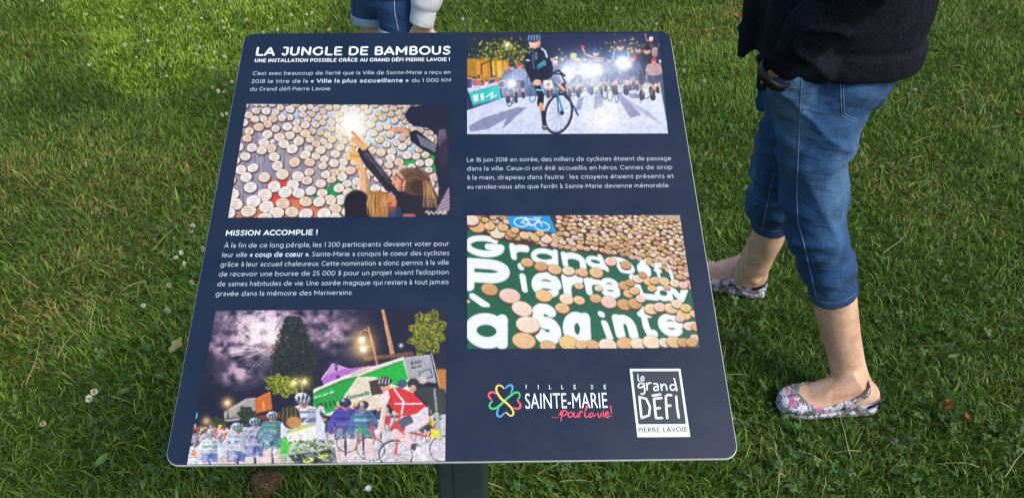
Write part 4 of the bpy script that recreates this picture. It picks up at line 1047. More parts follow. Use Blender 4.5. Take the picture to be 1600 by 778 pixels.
# ---- night photo of a peloton under fireworks
C_ = Paint(286, 478, 704, 732, (26, 28, 50))
c1 = lambda x, y: (285 + x / 3.114, 480 + y / 3.114)
c2 = lambda x, y: (490 + x / 3.114, 480 + y / 3.114)
C1 = lambda pts: [c1(*p) for p in pts]
C2 = lambda pts: [c2(*p) for p in pts]
def smoke(x, y):
    m = np.exp(-((x - 405) / 62) ** 2 - ((y - 510) / 42) ** 2) * 1.5 + np.exp(-((x - 352) / 30) ** 2 - ((y - 545) / 13) ** 2) + np.exp(-((x - 375) / 32) ** 2 - ((y - 585) / 17) ** 2) * 1.1 + np.exp(-((x - 515) / 42) ** 2 - ((y - 515) / 40) ** 2) * 1.0
    n = fbm(x * .085, y * .1, 14, 4)
    return np.clip(m * (n * 1.9 - .38), 0, .97)
C_.cloud(smoke, (206, 176, 196)); C_.cloud(lambda x, y: smoke(x, y) * np.exp(-((x - 412) / 30) ** 2 - ((y - 530) / 40) ** 2) * 1.5, (244, 232, 240))
for k in range(170):
    a = R_.gauss(-1.75, .95); r0, r1 = R_.uniform(6, 30), R_.uniform(26, 62)
    cx, cy = 420, 545
    C_.line([(cx + math.cos(a) * r0, cy + math.sin(a) * r0), (cx + math.cos(a + .08) * r1, cy + math.sin(a + .08) * r1 + 2)], R_.uniform(.5, 1.1), (255, 240, 240), R_.uniform(.3, .9))
for k in range(260):
    x, y = R_.gauss(395, 26), R_.gauss(500, 16)
    C_.ell(x, y, .7, .9, (255, 240, 244), 0, R_.uniform(.3, .9))
C_.glow(424, 540, 12, (255, 150, 120), .55)
C_.poly(C1([(205, 510), (310, 445), (360, 440), (360, 540), (205, 560)]), (170, 164, 160), 1, .5); C_.poly(C1([(355, 445), (430, 408), (440, 500), (360, 520)]), (196, 112, 54)); C_.line(C1([(355, 520), (440, 500)]), 1.6, (90, 50, 40)); C_.line(C1([(395, 460), (400, 500)]), 3.4, (226, 160, 96)); C_.line(C1([(205, 545), (350, 525)]), 2, (90, 84, 90)); C_.poly(C1([(360, 530), (480, 510), (480, 540), (370, 550)]), (120, 60, 50))
def foliage(S, cx, cy, rx, ry, n, cols, tri=False):
    for k in range(n):
        if tri:
            t = R_.random() ** .8; x = cx + R_.uniform(-1, 1) * rx * min(1, .33 + 1.25 * t) * R_.uniform(.7, 1.08); y = cy - ry + 2 * ry * t
        else:
            a = R_.uniform(0, 6.28); q = math.sqrt(R_.random()) * (.82 + .26 * math.sin(3 * a + cx) * math.sin(5 * a + cy)); x, y = cx + rx * q * math.cos(a), cy + ry * q * math.sin(a)
        S.ell(x, y, R_.uniform(.7, 1.7), R_.uniform(.5, 1.1), R_.choice(cols), R_.uniform(-.8, .8), .85)
foliage(C_, 459, 553, 37, 58, 5200, [(28, 36, 34), (36, 46, 42), (20, 26, 28), (46, 58, 52), (24, 30, 30), (58, 66, 62)], True)
foliage(C_, 440, 602, 28, 20, 1100, [(120, 130, 30), (160, 170, 50), (70, 86, 30), (200, 200, 70), (40, 54, 28)])
foliage(C_, 388, 650, 17, 16, 700, [(30, 44, 36), (44, 60, 44), (20, 30, 28), (60, 80, 50)]); foliage(C_, 342, 662, 13, 12, 400, [(44, 56, 30), (70, 84, 36), (30, 40, 30)]); foliage(C_, 318, 674, 12, 9, 300, [(120, 130, 40), (160, 160, 60), (70, 80, 30)])
foliage(C_, 668, 520, 38, 36, 2200, [(128, 134, 26), (170, 172, 50), (84, 94, 24), (200, 196, 72), (60, 70, 24), (46, 52, 24)])
C_.line(C1([(222, 480), (226, 545)]), 1.6, (60, 50, 50)); C_.glow(*c1(222, 468), 9, (255, 190, 90), .9); C_.glow(*c1(222, 468), 3.4, (255, 246, 200), 1)
C_.line(C1([(586, 420), (584, 375), (560, 345), (545, 350)]), 1.3, (190, 160, 90)); C_.line(C1([(584, 375), (600, 345)]), 1.3, (190, 160, 90))
for p in ((547, 370), (598, 366)): C_.glow(*c1(*p), 9, (240, 210, 90), .8); C_.glow(*c1(*p), 3.2, (255, 255, 220), 1)
C_.glow(*c1(120, 555), 7, (255, 200, 110), .8); C_.ell(*c1(68, 526), 3, 5.5, (110, 196, 216))
# street lamp, pole, house and the green truck
C_.poly(C2([(330, 10), (345, 10), (400, 240), (378, 250)]), (196, 150, 116)); C_.poly(C2([(245, 245), (480, 215), (490, 235), (250, 262)]), (120, 84, 72), .9); C_.line(C2([(268, 100), (290, 180), (312, 290)]), 3.6, (176, 124, 84)); C_.line(C2([(222, 130), (250, 110), (270, 115), (285, 190), (260, 195)]), 1.6, (190, 140, 90))
for p in ((238, 163), (246, 205)): C_.glow(*c2(*p), 15, (255, 196, 96), .85, 1.6); C_.glow(*c2(*p), 5.6, (255, 252, 226), 1, 3)
C_.glow(*c2(428, 187), 3.4, (230, 240, 230), 1)
C_.poly(C2([(40, 350), (95, 275), (165, 300), (330, 280), (330, 330), (130, 380), (60, 400)]), (176, 116, 196)); C_.poly(C2([(62, 335), (95, 285), (150, 300)]), (206, 160, 222)); C_.line(C2([(40, 350), (95, 276), (168, 300)]), 1.6, (226, 190, 236)); C_.line(C2([(122, 340), (124, 362)]), 6, (80, 60, 110)); C_.line(C2([(112, 284), (114, 306)]), 4, (110, 90, 140))
C_.poly(C2([(0, 415), (150, 345), (440, 250), (480, 290), (490, 420), (300, 500), (0, 540)]), (226, 216, 196)); C_.poly(C2([(0, 415), (150, 352), (218, 336), (100, 505), (0, 540)]), (40, 156, 70)); C_.poly(C2([(218, 340), (436, 258), (462, 350), (420, 390), (300, 340)]), (36, 172, 68)); C_.poly(C2([(0, 400), (150, 335), (440, 240), (444, 254), (150, 350), (0, 418)]), (240, 234, 216)); C_.poly(C2([(180, 320), (270, 285), (285, 300), (190, 340)]), (206, 196, 180))
C_.poly(C2([(440, 245), (570, 230), (600, 370), (462, 352)]), (168, 172, 178)); C_.line(C2([(575, 225), (612, 375)]), 1.6, (220, 220, 224)); C_.line(C2([(515, 320), (570, 300), (580, 340), (530, 352), (515, 320)]), 1.2, (50, 54, 60)); C_.text('Ma planète', [c2(478, 282), c2(528, 270), c2(525, 254), c2(476, 266)], (40, 44, 50), .02); C_.text('Mon vélo', [c2(480, 302), c2(528, 290), c2(526, 276), c2(478, 288)], (40, 44, 50), .02)
C_.poly(C2([(272, 360), (330, 345), (340, 420), (285, 430)]), (70, 56, 54)); C_.line(C2([(272, 360), (330, 346), (340, 420)]), 1.1, (230, 220, 204))
C_.text('Escouade', [c2(165, 452), c2(274, 424), c2(272, 404), c2(165, 432)], (36, 96, 56), .02); C_.text('premier, mon vélo', [c2(0, 448), c2(103, 416), c2(101, 402), c2(0, 434)], (236, 246, 236), .03)
for k in range(5): C_.line(C2([(20 + k * 20, 480 - k * 6), (24 + k * 20, 498 - k * 6)]), 3.4, (40, 60, 56), .8)
C_.poly(C2([(600, 300), (650, 300), (650, 420), (610, 400)]), (226, 150, 70), .8, 2)
# road, then the crowd of riders
C_.poly(C1([(30, 620), (300, 610), (654, 590), (654, 778), (0, 778)]), (196, 170, 156), 1, 2); C_.poly(C2([(0, 560), (650, 520), (650, 778), (0, 778)]), (206, 198, 206), 1, 2)
for k in range(46):
    x = R_.uniform(300, 420); y = R_.uniform(668, 686)
    C_.ell(x, y, 2.4, 2.0, R_.choice([(240, 240, 246), (180, 190, 210), (60, 60, 70), (210, 120, 90)])); C_.ell(x, y + 6, 3.6, 5, R_.choice([(200, 206, 226), (110, 120, 160), (180, 110, 90), (90, 150, 110), (226, 226, 236)]))
def crowd_rider(S, x, y, sc):
    j = R_.choice([(226, 228, 240), (90, 100, 160), (190, 70, 76), (60, 64, 84), (120, 170, 130), (206, 190, 80), (170, 176, 200)])
    S.ell(x, y + 2.1 * sc, 1.5 * sc, 1.7 * sc, j, R_.uniform(-.3, .3)); S.line([(x - .9 * sc, y + 1.4 * sc), (x - 1.8 * sc, y + 3 * sc)], .6 * sc, (226, 186, 166)); S.line([(x + .9 * sc, y + 1.4 * sc), (x + 1.7 * sc, y + 3 * sc)], .6 * sc, j)
    S.ell(x + .2 * sc, y + 2.4 * sc, .7 * sc, .9 * sc, tuple(int(c * .55) for c in j), 0, .6, 1); S.line([(x - .8 * sc, y + 3.6 * sc), (x - .6 * sc, y + 6 * sc)], .8 * sc, (220, 180, 164)); S.line([(x + .7 * sc, y + 3.6 * sc), (x + .8 * sc, y + 6 * sc)], .8 * sc, (206, 170, 156))
    S.ell(x, y + 3.6 * sc, 1.3 * sc, .8 * sc, R_.choice([(40, 44, 60), (90, 100, 150), (60, 70, 80)])); S.ring(x, y + 6 * sc, .7 * sc, 1.8 * sc, .7, (50, 52, 60), .9)
    S.ell(x, y + .2 * sc, .6 * sc, .7 * sc, (216, 170, 150)); S.ell(x, y - .3 * sc, .8 * sc, .55 * sc, R_.choice([(236, 238, 244), (60, 60, 70), (200, 60, 60), (150, 190, 206), (230, 220, 120)]), R_.uniform(-.4, .4)); S.line([(x - .4 * sc, y - .5 * sc), (x + .3 * sc, y - .1 * sc)], .5, (40, 44, 56), .8)
for k in range(34):
    t = k / 34.0; crowd_rider(C_, R_.uniform(300, 470), 664 + t * 16 + R_.uniform(-3, 3), 2.6 + 2.0 * t)
for k in range(26):
    t = k / 26.0; crowd_rider(C_, R_.uniform(500, 690), 628 + t * 26 + R_.uniform(-4, 4), 3.4 + 2.2 * t)
def back_rider(S, hx, hy, sc, top, band, shorts, helm, wheel=True):
    """a rider seen from behind, bent over the bars"""
    q = lambda x, y: (hx + x * sc, hy + y * sc)
    if wheel: S.line([q(0, 4.4), q(.1, 7.6)], .9 * sc, (210, 210, 220), .9); S.line([q(0, 4.4), q(.1, 7.6)], .35 * sc, (50, 50, 60))
    S.line([q(-.8, 4), q(-1.0, 5.8), q(-.7, 7.6)], .95 * sc, (224, 196, 186)); S.line([q(.8, 4), q(1.0, 5.6), q(.8, 7.4)], .95 * sc, (224, 196, 186))
    S.line([q(-1.3, 1.4), q(-2.0, 2.8), q(-2.0, 4)], .8 * sc, top); S.line([q(1.3, 1.4), q(2.0, 2.8), q(1.9, 4)], .8 * sc, top)
    S.poly([q(-1.5, .9), q(0, .5), q(1.5, .9), q(1.4, 3.6), q(-1.4, 3.6)], top, 1, .6)
    S.poly([q(-1.4, 2.0), q(1.4, 2.0), q(1.4, 2.5), q(-1.4, 2.5)], band, .9); S.line([q(-1.2, 1.4), q(1.2, 1.4)], .22 * sc, band, .7); S.line([q(-1.2, 3.0), q(1.2, 3.0)], .2 * sc, (120, 130, 160), .7)
    S.poly([q(-1.45, 3.5), q(1.45, 3.5), q(1.5, 5.2), q(0, 5.0), q(-1.5, 5.2)], shorts, 1, .6)
    # folds, pockets and numbers of the jersey, then neck, helmet shell with vents and its highlight
    for k in range(9):
        x0, y0 = R_.uniform(-1.3, 1.0), R_.uniform(.9, 3.4)
        S.line([q(x0, y0), q(x0 + R_.uniform(.1, .7), y0 + R_.uniform(-.4, .5))], R_.uniform(.1, .3) * sc, tuple(int(c * R_.choice((.55, .7, 1.15, 1.25))) if c * 1.25 < 255 else 255 for c in top), .6)
    S.poly([q(.5, 1.0), q(1.5, 1.0), q(1.4, 3.6), q(.7, 3.6)], tuple(int(c * .62) for c in top), .5, 1)
    S.poly([q(-1.2, 3.6), q(-.4, 3.6), q(-.5, 5.0), q(-1.3, 5.0)], (206, 212, 236), .45, 1)
    S.line([q(0, 3.8), q(0, 5.1)], .18 * sc, (30, 34, 60), .7)
    S.ell(*q(.05, .45), .5 * sc, .55 * sc, (196, 150, 130)); S.ell(*q(.2, .5), .3 * sc, .45 * sc, (130, 86, 76), 0, .7, 1)
    tl = R_.uniform(-.4, .4); S.ell(*q(0, -.08), .88 * sc, .66 * sc, tuple(int(c * .55) for c in helm), tl); S.ell(*q(-.1, -.2), .76 * sc, .5 * sc, helm, tl)
    for k in (-.42, 0, .4): S.ell(*q(k, -.12), .13 * sc, .42 * sc, (44, 52, 70), tl + .25 * k, .9)
    S.ell(*q(-.3, -.4), .3 * sc, .16 * sc, (250, 252, 255), tl, .7, .8)
back_rider(C_, 306, 692, 7.6, (226, 224, 232), (190, 190, 210), (236, 236, 244), (150, 150, 156)); C_.ell(*c1(60, 710), 4, 5, (206, 140, 60))
back_rider(C_, 329, 680, 8.2, (214, 220, 236), (40, 150, 90), (90, 110, 170), (190, 200, 214))
back_rider(C_, 372, 668, 10.4, (196, 204, 222), (100, 116, 150), (86, 96, 150), (170, 206, 212)); back_rider(C_, 399, 660, 10.4, (170, 178, 200), (90, 96, 130), (100, 110, 170), (150, 190, 206)); back_rider(C_, 426, 650, 10.0, (90, 126, 150), (120, 200, 120), (60, 110, 120), (190, 206, 214))
back_rider(C_, 474, 624, 14.5, (216, 222, 240), (70, 80, 120), (110, 140, 170), (206, 214, 226))
back_rider(C_, 540, 630, 11, (84, 76, 168), (60, 60, 120), (76, 90, 120), (60, 60, 110)); back_rider(C_, 568, 634, 10, (80, 110, 150), (130, 190, 190), (90, 130, 140), (70, 66, 70))
for x, y in ((566, 632), (592, 640), (606, 648)): C_.ell(x, y, 3.4, 4, (226, 180, 160)); C_.ell(x, y + 9, 5, 7, R_.choice([(60, 66, 96), (190, 70, 80), (130, 130, 160)]))
# rider in the green and white chequered jersey, close, cropped by the lower edge
C_.poly(C1([(470, 690), (520, 590), (650, 560), (654, 778), (480, 778)]), (176, 190, 160), 1, 1); C_.poly(C1([(470, 715), (485, 640), (515, 625), (525, 690), (505, 715)]), (70, 190, 60)); C_.poly(C1([(500, 620), (654, 575), (654, 640), (530, 670)]), (236, 240, 226), 1, 1)
C_.text('LA CAPITALE', [c1(528, 612), c1(622, 590), c1(618, 572), c1(524, 596)], (206, 216, 60), .03)
for k in range(190):
    x, y = R_.uniform(525, 740), R_.uniform(650, 730)
    C_.ell(*c1(x, y), 1.8, 1.8, R_.choice([(40, 56, 40), (110, 170, 70), (190, 200, 190), (70, 100, 60)]), 0, .9)
C_.poly(C1([(520, 720), (745, 690), (760, 778), (560, 778)]), (34, 40, 40), 1, 1); C_.ell(*c1(615, 745), 9, 4, (190, 214, 40), -.2); C_.ell(*c1(690, 725), 9, 3.4, (190, 214, 40), -.3); C_.ell(*c1(610, 742), 4, 2, (40, 50, 30), -.2)
C_.ell(*c1(530, 535), 15, 18, (60, 50, 40)); C_.ell(*c1(545, 560), 12, 9, (190, 140, 90), 0, 1, 1.5)
for k in range(5): C_.line(C1([(492 + k * 20, 490), (488 + k * 22, 545)]), 1.6, (140, 150, 80), .7)
# rider in red and white at the right
C_.ring(*c2(402, 718), 26, 22, 2.4, (50, 46, 56), 1, .1); C_.ring(*c2(402, 718), 23.5, 19.6, .9, (236, 236, 240), .9, .1); C_.ring(*c2(280, 690), 22, 18, 1.6, (60, 60, 70), .9, .2); C_.ring(*c2(165, 660), 16, 15, 1.4, (60, 60, 70), .9, .2); C_.ring(*c2(630, 690), 20, 20, 1.6, (60, 60, 70), .9, .1)
for k in range(12):
    t = k * math.pi / 6; C_.line([c2(402, 718), c2(402 + 78 * math.cos(t), 718 + 66 * math.sin(t))], .5, (90, 90, 104), .7)
C_.line(C2([(380, 590), (560, 630), (600, 560)]), 2.6, (190, 60, 70)); C_.line(C2([(400, 720), (420, 600)]), 3.4, (214, 70, 70)); C_.line(C2([(560, 630), (480, 700)]), 2.2, (226, 226, 232)); C_.line(C2([(300, 570), (330, 610), (330, 640)]), 2, (40, 40, 50))
C_.poly(C2([(360, 600), (440, 520), (520, 470), (560, 490), (565, 560), (500, 600), (420, 620)]), (226, 216, 226), 1, 1); C_.poly(C2([(365, 600), (400, 550), (450, 580), (440, 620)]), (190, 70, 80), 1, .5); C_.poly(C2([(410, 550), (470, 520), (490, 560), (430, 590)]), (90, 90, 110), 1, .5)
C_.line(C2([(400, 610), (460, 660), (500, 690)]), 11, (232, 206, 200)); C_.ell(*c2(500, 680), 8, 6, (60, 60, 90)); C_.line(C2([(510, 690), (540, 740)]), 8, (236, 236, 244))
C_.poly(C2([(330, 430), (350, 400), (420, 390), (490, 420), (550, 480), (500, 520), (430, 530), (390, 500)]), (206, 56, 62), 1, .6); C_.poly(C2([(330, 430), (362, 395), (375, 440), (350, 490), (325, 485)]), (240, 226, 232), 1, .6); C_.line(C2([(395, 400), (440, 460), (430, 520)]), 3, (244, 236, 240)); C_.line(C2([(400, 470), (530, 470)]), 2.4, (244, 236, 240)); C_.line(C2([(345, 480), (335, 560), (320, 600)]), 8, (236, 206, 196)); C_.ell(*c2(310, 608), 5, 4, (236, 230, 236))
C_.ell(*c2(350, 385), 8, 8, (214, 160, 140)); C_.ell(*c2(345, 362), 12.5, 7.6, (56, 56, 60), -.2)
for k in range(4): C_.line(C2([(318 + k * 16, 372), (326 + k * 15, 345)]), 1.6, (226, 226, 226), .85)
C_.poly(C2([(480, 400), (540, 385), (640, 400), (650, 500), (600, 540), (560, 480)]), (54, 60, 60), 1, 1); C_.line(C2([(590, 400), (600, 500)]), 4, (150, 170, 170), .8); C_.ell(*c2(486, 372), 9, 8, (50, 50, 54)); C_.ell(*c2(533, 355), 7, 6, (206, 190, 184)); C_.ell(*c2(432, 372), 8, 7, (70, 90, 120)); C_.ell(*c2(486, 395), 5, 5, (206, 160, 140)); C_.line(C2([(600, 520), (620, 640)]), 7, (160, 180, 176)); C_.poly(C2([(572, 590), (615, 600), (612, 640), (570, 628)]), (226, 214, 60))
C_.line(C2([(280, 570), (300, 640)]), 4, (206, 60, 70), .9); C_.line(C2([(215, 610), (225, 660)]), 4, (190, 60, 80), .8); C_.poly(C2([(220, 585), (245, 585), (245, 610), (222, 612)]), (60, 170, 90))
for k in range(60):
    x = R_.uniform(510, 690); y = R_.uniform(695, 724)
    C_.line([(x, y), (x + R_.uniform(-7, 7), y + R_.uniform(-5, 7))], R_.uniform(.8, 2.2), R_.choice([(240, 240, 248), (226, 226, 236), (90, 90, 110), (200, 170, 170), (160, 170, 200)]), .75)
for k in range(240):
    x = R_.uniform(296, 560); y = R_.uniform(672, 724)
    C_.line([(x, y), (x + R_.uniform(-4, 4), y + R_.uniform(2, 9))], R_.uniform(.6, 1.8), R_.choice([(244, 246, 252), (226, 230, 244), (120, 130, 160), (90, 100, 140), (206, 214, 232), (210, 180, 160)]), .6)
C_.cloud(lambda x, y: np.clip((y - 655) / 45, 0, 1) * (fbm(x * .16, y * .16, 66, 3) - .38) * 2.2, (246, 246, 252), .6)
C_.shade(.5, 2, 2); C_.photo(.7, 91, .17); C_.b = blur_buf(C_.b, 1)
print_photo(C_, [(337.5, 485.5), (698.5, 483), (695.5, 720.2), (292.5, 725.4)], 330, 230, 'printed night photo of cyclists riding past a green truck under fireworks')

# ---- photo of the wood slice wall with large white words on green boards
D = Paint(725, 330, 1100, 552, (22, 84, 62))
d1 = lambda x, y: (720 + x / 3.537, 330 + y / 3.537)
d2 = lambda x, y: (905 + x / 3.537, 330 + y / 3.537)
D1 = lambda pts: [d1(*p) for p in pts]
D2 = lambda pts: [d2(*p) for p in pts]
D.cloud(lambda x, y: fbm(x * 1.3 + y * .25, y * .09, 6, 3), (30, 108, 78), .8)
# slice wall: dark gaps first, then rows that shrink with distance
topline = D1([(36, 28), (690, 28), (690, 240), (560, 205), (430, 190), (300, 165), (190, 140), (120, 118), (36, 108)]) 
D.poly([(725, 330), (1100, 330), (1100, 470), (1050, 430), (1000, 406), (940, 398), (880, 390), (820, 384), (770, 372), (725, 358)], (70, 48, 36), 1, 1)
sl = []
def slices(n, xa, ya, xb, yb, rf, inside, sq=.60, f=.76):
    for k in range(n):
        x, y = R_.uniform(xa, xb), R_.uniform(ya, yb)
        if not inside(x, y): continue
        r = rf(x, y) * R_.uniform(.85, 1.12)
        if any(abs(a - x) < 22 and ((a - x) ** 2 + ((b - y) / sq) ** 2) < ((r + c) * f) ** 2 for a, b, c in sl): continue
        sl.append((x, y, r)); wood(x, y, r, sq)
def wood(x, y, r, sq, rot=None):
    rot = R_.uniform(.05, .35) if rot is None else rot
    tone = np.array(R_.choice([(234, 206, 168), (218, 180, 134), (244, 224, 196), (228, 192, 148), (236, 204, 190), (230, 200, 140), (242, 222, 204), (208, 166, 118)]))
    D.ell(x + .3, y + r * .22, r, r * sq, (84, 56, 38), rot); D.ell(x, y, r, r * sq, tuple(tone * .62), rot); D.ell(x, y - .2, r - .7, r * sq - .6, tuple(tone), rot)
    if r > 3.5: D.ell(x - r * .15, y - r * .1, r * .55, r * sq * .5, tuple(np.minimum(tone * 1.07, 255)), rot, .6, 1.2)
    if r > 5:
        for q in range(3):
            yy = y - r * .25 + q * r * .24; l = r * R_.uniform(.3, .6)
            D.line([(x - l, yy), (x - l * .3, yy - .6), (x + l * .2, yy + .5), (x + l, yy + .2)], .6, R_.choice([(170, 60, 60), (120, 80, 60), (90, 100, 70), (190, 70, 90)]), .55)
def band(x):  # lower edge of the far slice field
    return float(np.interp(x, [725, 760, 800, 850, 900, 950, 1000, 1040, 1070, 1100], [352, 362, 374, 384, 392, 396, 408, 424, 440, 470]))
slices(24000, 728, 333, 1098, 470, lambda x, y: float(np.interp(x, [725, 800, 900, 1000, 1100], [9.4, 7.8, 6.6, 5.6, 5.0])) * (.7 + .3 * (y - 333) / 60), lambda x, y: y < band(x) - 2 and not (792 < x < 872 and y < 366 - .0 * x))
D.poly(D2([(395, 20), (560, 18), (562, 62), (500, 45)]), (190, 172, 152), .9, 2)
D.poly(D1([(255, 28), (492, 26), (532, 122), (278, 92)]), (30, 150, 214))
W8 = (232, 238, 240)
D.ring(*d1(335, 62), 11, 6.8, 1.9, W8, 1, .15); D.ring(*d1(450, 84), 11.5, 6.4, 1.9, W8, 1, .15); D.line(D1([(335, 62), (368, 42), (432, 52), (395, 82), (335, 62)]), 1.9, W8); D.line(D1([(395, 82), (360, 36), (340, 40)]), 1.7, W8); D.line(D1([(450, 84), (428, 40), (405, 36)]), 1.8, W8); D.line(D1([(428, 40), (440, 34)]), 1.6, W8)
# the words, each set on its own slanted base line
WT = (240, 246, 248)
def word(txt, bl, br, tr, tl, f=1.0):
    bl, br, tr, tl = (np.array(p) for p in (bl, br, tr, tl))
    tl, tr = bl + (tl - bl) * f, br + (tr - br) * f
    gx = (br - bl) * .04; bl, br, tl, tr = bl - gx, br + gx, tl - gx, tr + gx
    D.letter(txt, [bl, br, tr, tl], WT, .14 if txt in 'GDdéfe' else .15 if txt in 'PSL' else .158 if txt == 'a' else .185)
word('G', d1(30, 248), d1(245, 262), d1(222, 142), d1(30, 128), 1.00); word('r', d1(285, 268), d1(374, 284), d1(378, 150), d1(262, 134), 0.69); word('a', d1(396, 290), d1(535, 306), d1(528, 170), d1(392, 160), 0.69)
word('n', d1(572, 308), d1(692, 330), d1(680, 196), d1(548, 184), 0.69); word('d', d2(44, 310), d2(168, 336), d2(116, 238), d2(40, 228), 1.00); word('D', d2(232, 340), d2(322, 354), d2(276, 264), d2(180, 250), 1.00); word('é', d2(330, 358), d2(410, 370), d2(374, 270), d2(316, 262), 1.00); word('f', d2(432, 372), d2(468, 378), d2(450, 288), d2(396, 276), 1.00); word('i', d2(498, 380), d2(540, 386), d2(512, 300), d2(474, 292), 1.00)
word('P', d1(30, 440), d1(262, 455), d1(262, 275), d1(30, 258), 1.00); word('i', d1(322, 445), d1(392, 455), d1(372, 292), d1(290, 282), 1.00); word('e', d1(400, 470), d1(552, 488), d1(548, 320), d1(396, 306), 0.85); word('r', d1(580, 480), d1(672, 494), d1(672, 330), d1(552, 318), 0.85)
word('r', d2(46, 462), d2(126, 472), d2(108, 352), d2(22, 345), 0.85); word('e', d2(120, 474), d2(244, 490), d2(204, 352), d2(112, 345), 0.85); word('L', d2(336, 484), d2(442, 496), d2(410, 362), d2(272, 348), 1.00); word('a', d2(424, 494), d2(520, 500), d2(494, 376), d2(412, 366), 0.68); word('v', d2(520, 500), d2(616, 506), d2(580, 380), d2(484, 372), 0.68)
word('a', d1(32, 752), d1(250, 764), d1(252, 520), d1(34, 500), 0.78); D.poly(D1([(48, 455), (70, 452), (160, 512), (162, 530), (120, 530), (50, 480)]), WT)
word('S', d1(412, 736), d1(562, 742), d1(524, 520), d1(392, 500), 1.00); word('a', d1(575, 740), d1(716, 746), d1(706, 520), d1(566, 500), 0.80); word('i', d2(134, 710), d2(216, 716), d2(158, 556), d2(76, 548), 1.00); word('n', d2(214, 706), d2(330, 712), d2(280, 520), d2(168, 508), 0.70); word('t', d2(350, 698), d2(440, 704), d2(384, 528), d2(316, 520), 1.00); word('e', d2(450, 690), d2(588, 698), d2(534, 500), d2(426, 490), 0.64); D.poly(D2([(590, 612), (640, 610), (664, 634), (612, 640)]), WT)
for (f, x, y, r) in ((d1, 92, 88, 46), (d1, 58, 50, 44), (d1, 205, 124, 42), (d1, 160, 84, 32), (d1, 235, 92, 30), (d1, 282, 124, 32), (d1, 352, 134, 30), (d1, 412, 150, 26), (d1, 475, 156, 32), (d1, 440, 122, 24), (d1, 300, 106, 24), (d1, 368, 284, 36), (d1, 444, 306, 38), (d1, 520, 322, 40), (d1, 596, 330, 36), (d1, 660, 338, 30), (d1, 160, 432, 48), (d1, 272, 468, 60), (d1, 460, 468, 48), (d1, 585, 486, 42), (d1, 655, 492, 34), (d1, 340, 540, 60), (d1, 372, 628, 68), (d1, 350, 716, 66), (d1, 562, 536, 42), (d1, 600, 730, 60), (d1, 482, 746, 46), (d1, 40, 500, 14), (d1, 655, 414, 26)):
    wood(*f(x, y), r / 3.537, .68)
for (x, y, r) in ((95, 340, 40), (20, 338, 32), (108, 426, 24), (175, 278, 34), (258, 298, 30), (328, 374, 32), (352, 352, 24), (385, 388, 30), (420, 384, 30), (470, 388, 32), (250, 410, 34), (282, 396, 26), (272, 456, 30), (306, 440, 30), (92, 482, 34), (164, 502, 46), (250, 516, 42), (308, 510, 40), (340, 484, 28), (402, 426, 26), (400, 540, 42), (446, 530, 36), (508, 536, 40), (540, 512, 32), (580, 570, 44), (558, 592, 28), (590, 534, 32), (606, 636, 32), (640, 700, 28), (636, 566, 26), (646, 640, 30), (70, 744, 46), (160, 744, 54), (255, 732, 50), (330, 736, 48), (400, 724, 52), (474, 726, 36), (524, 722, 44), (576, 724, 34), (622, 724, 34), (12, 740, 34), (485, 420, 20), (530, 398, 30), (575, 408, 28), (556, 362, 20)):
    wood(*d2(x, y), r / 3.537, .72)
D.shade(.25, 2, 1); D.photo(.14, 51, .06); D.b = blur_buf(D.b, 1)
print_photo(D, [(730, 337), (1062, 336), (1093, 543), (730, 545)], 330, 205, 'printed photo of large white words on green boards among wood slices')

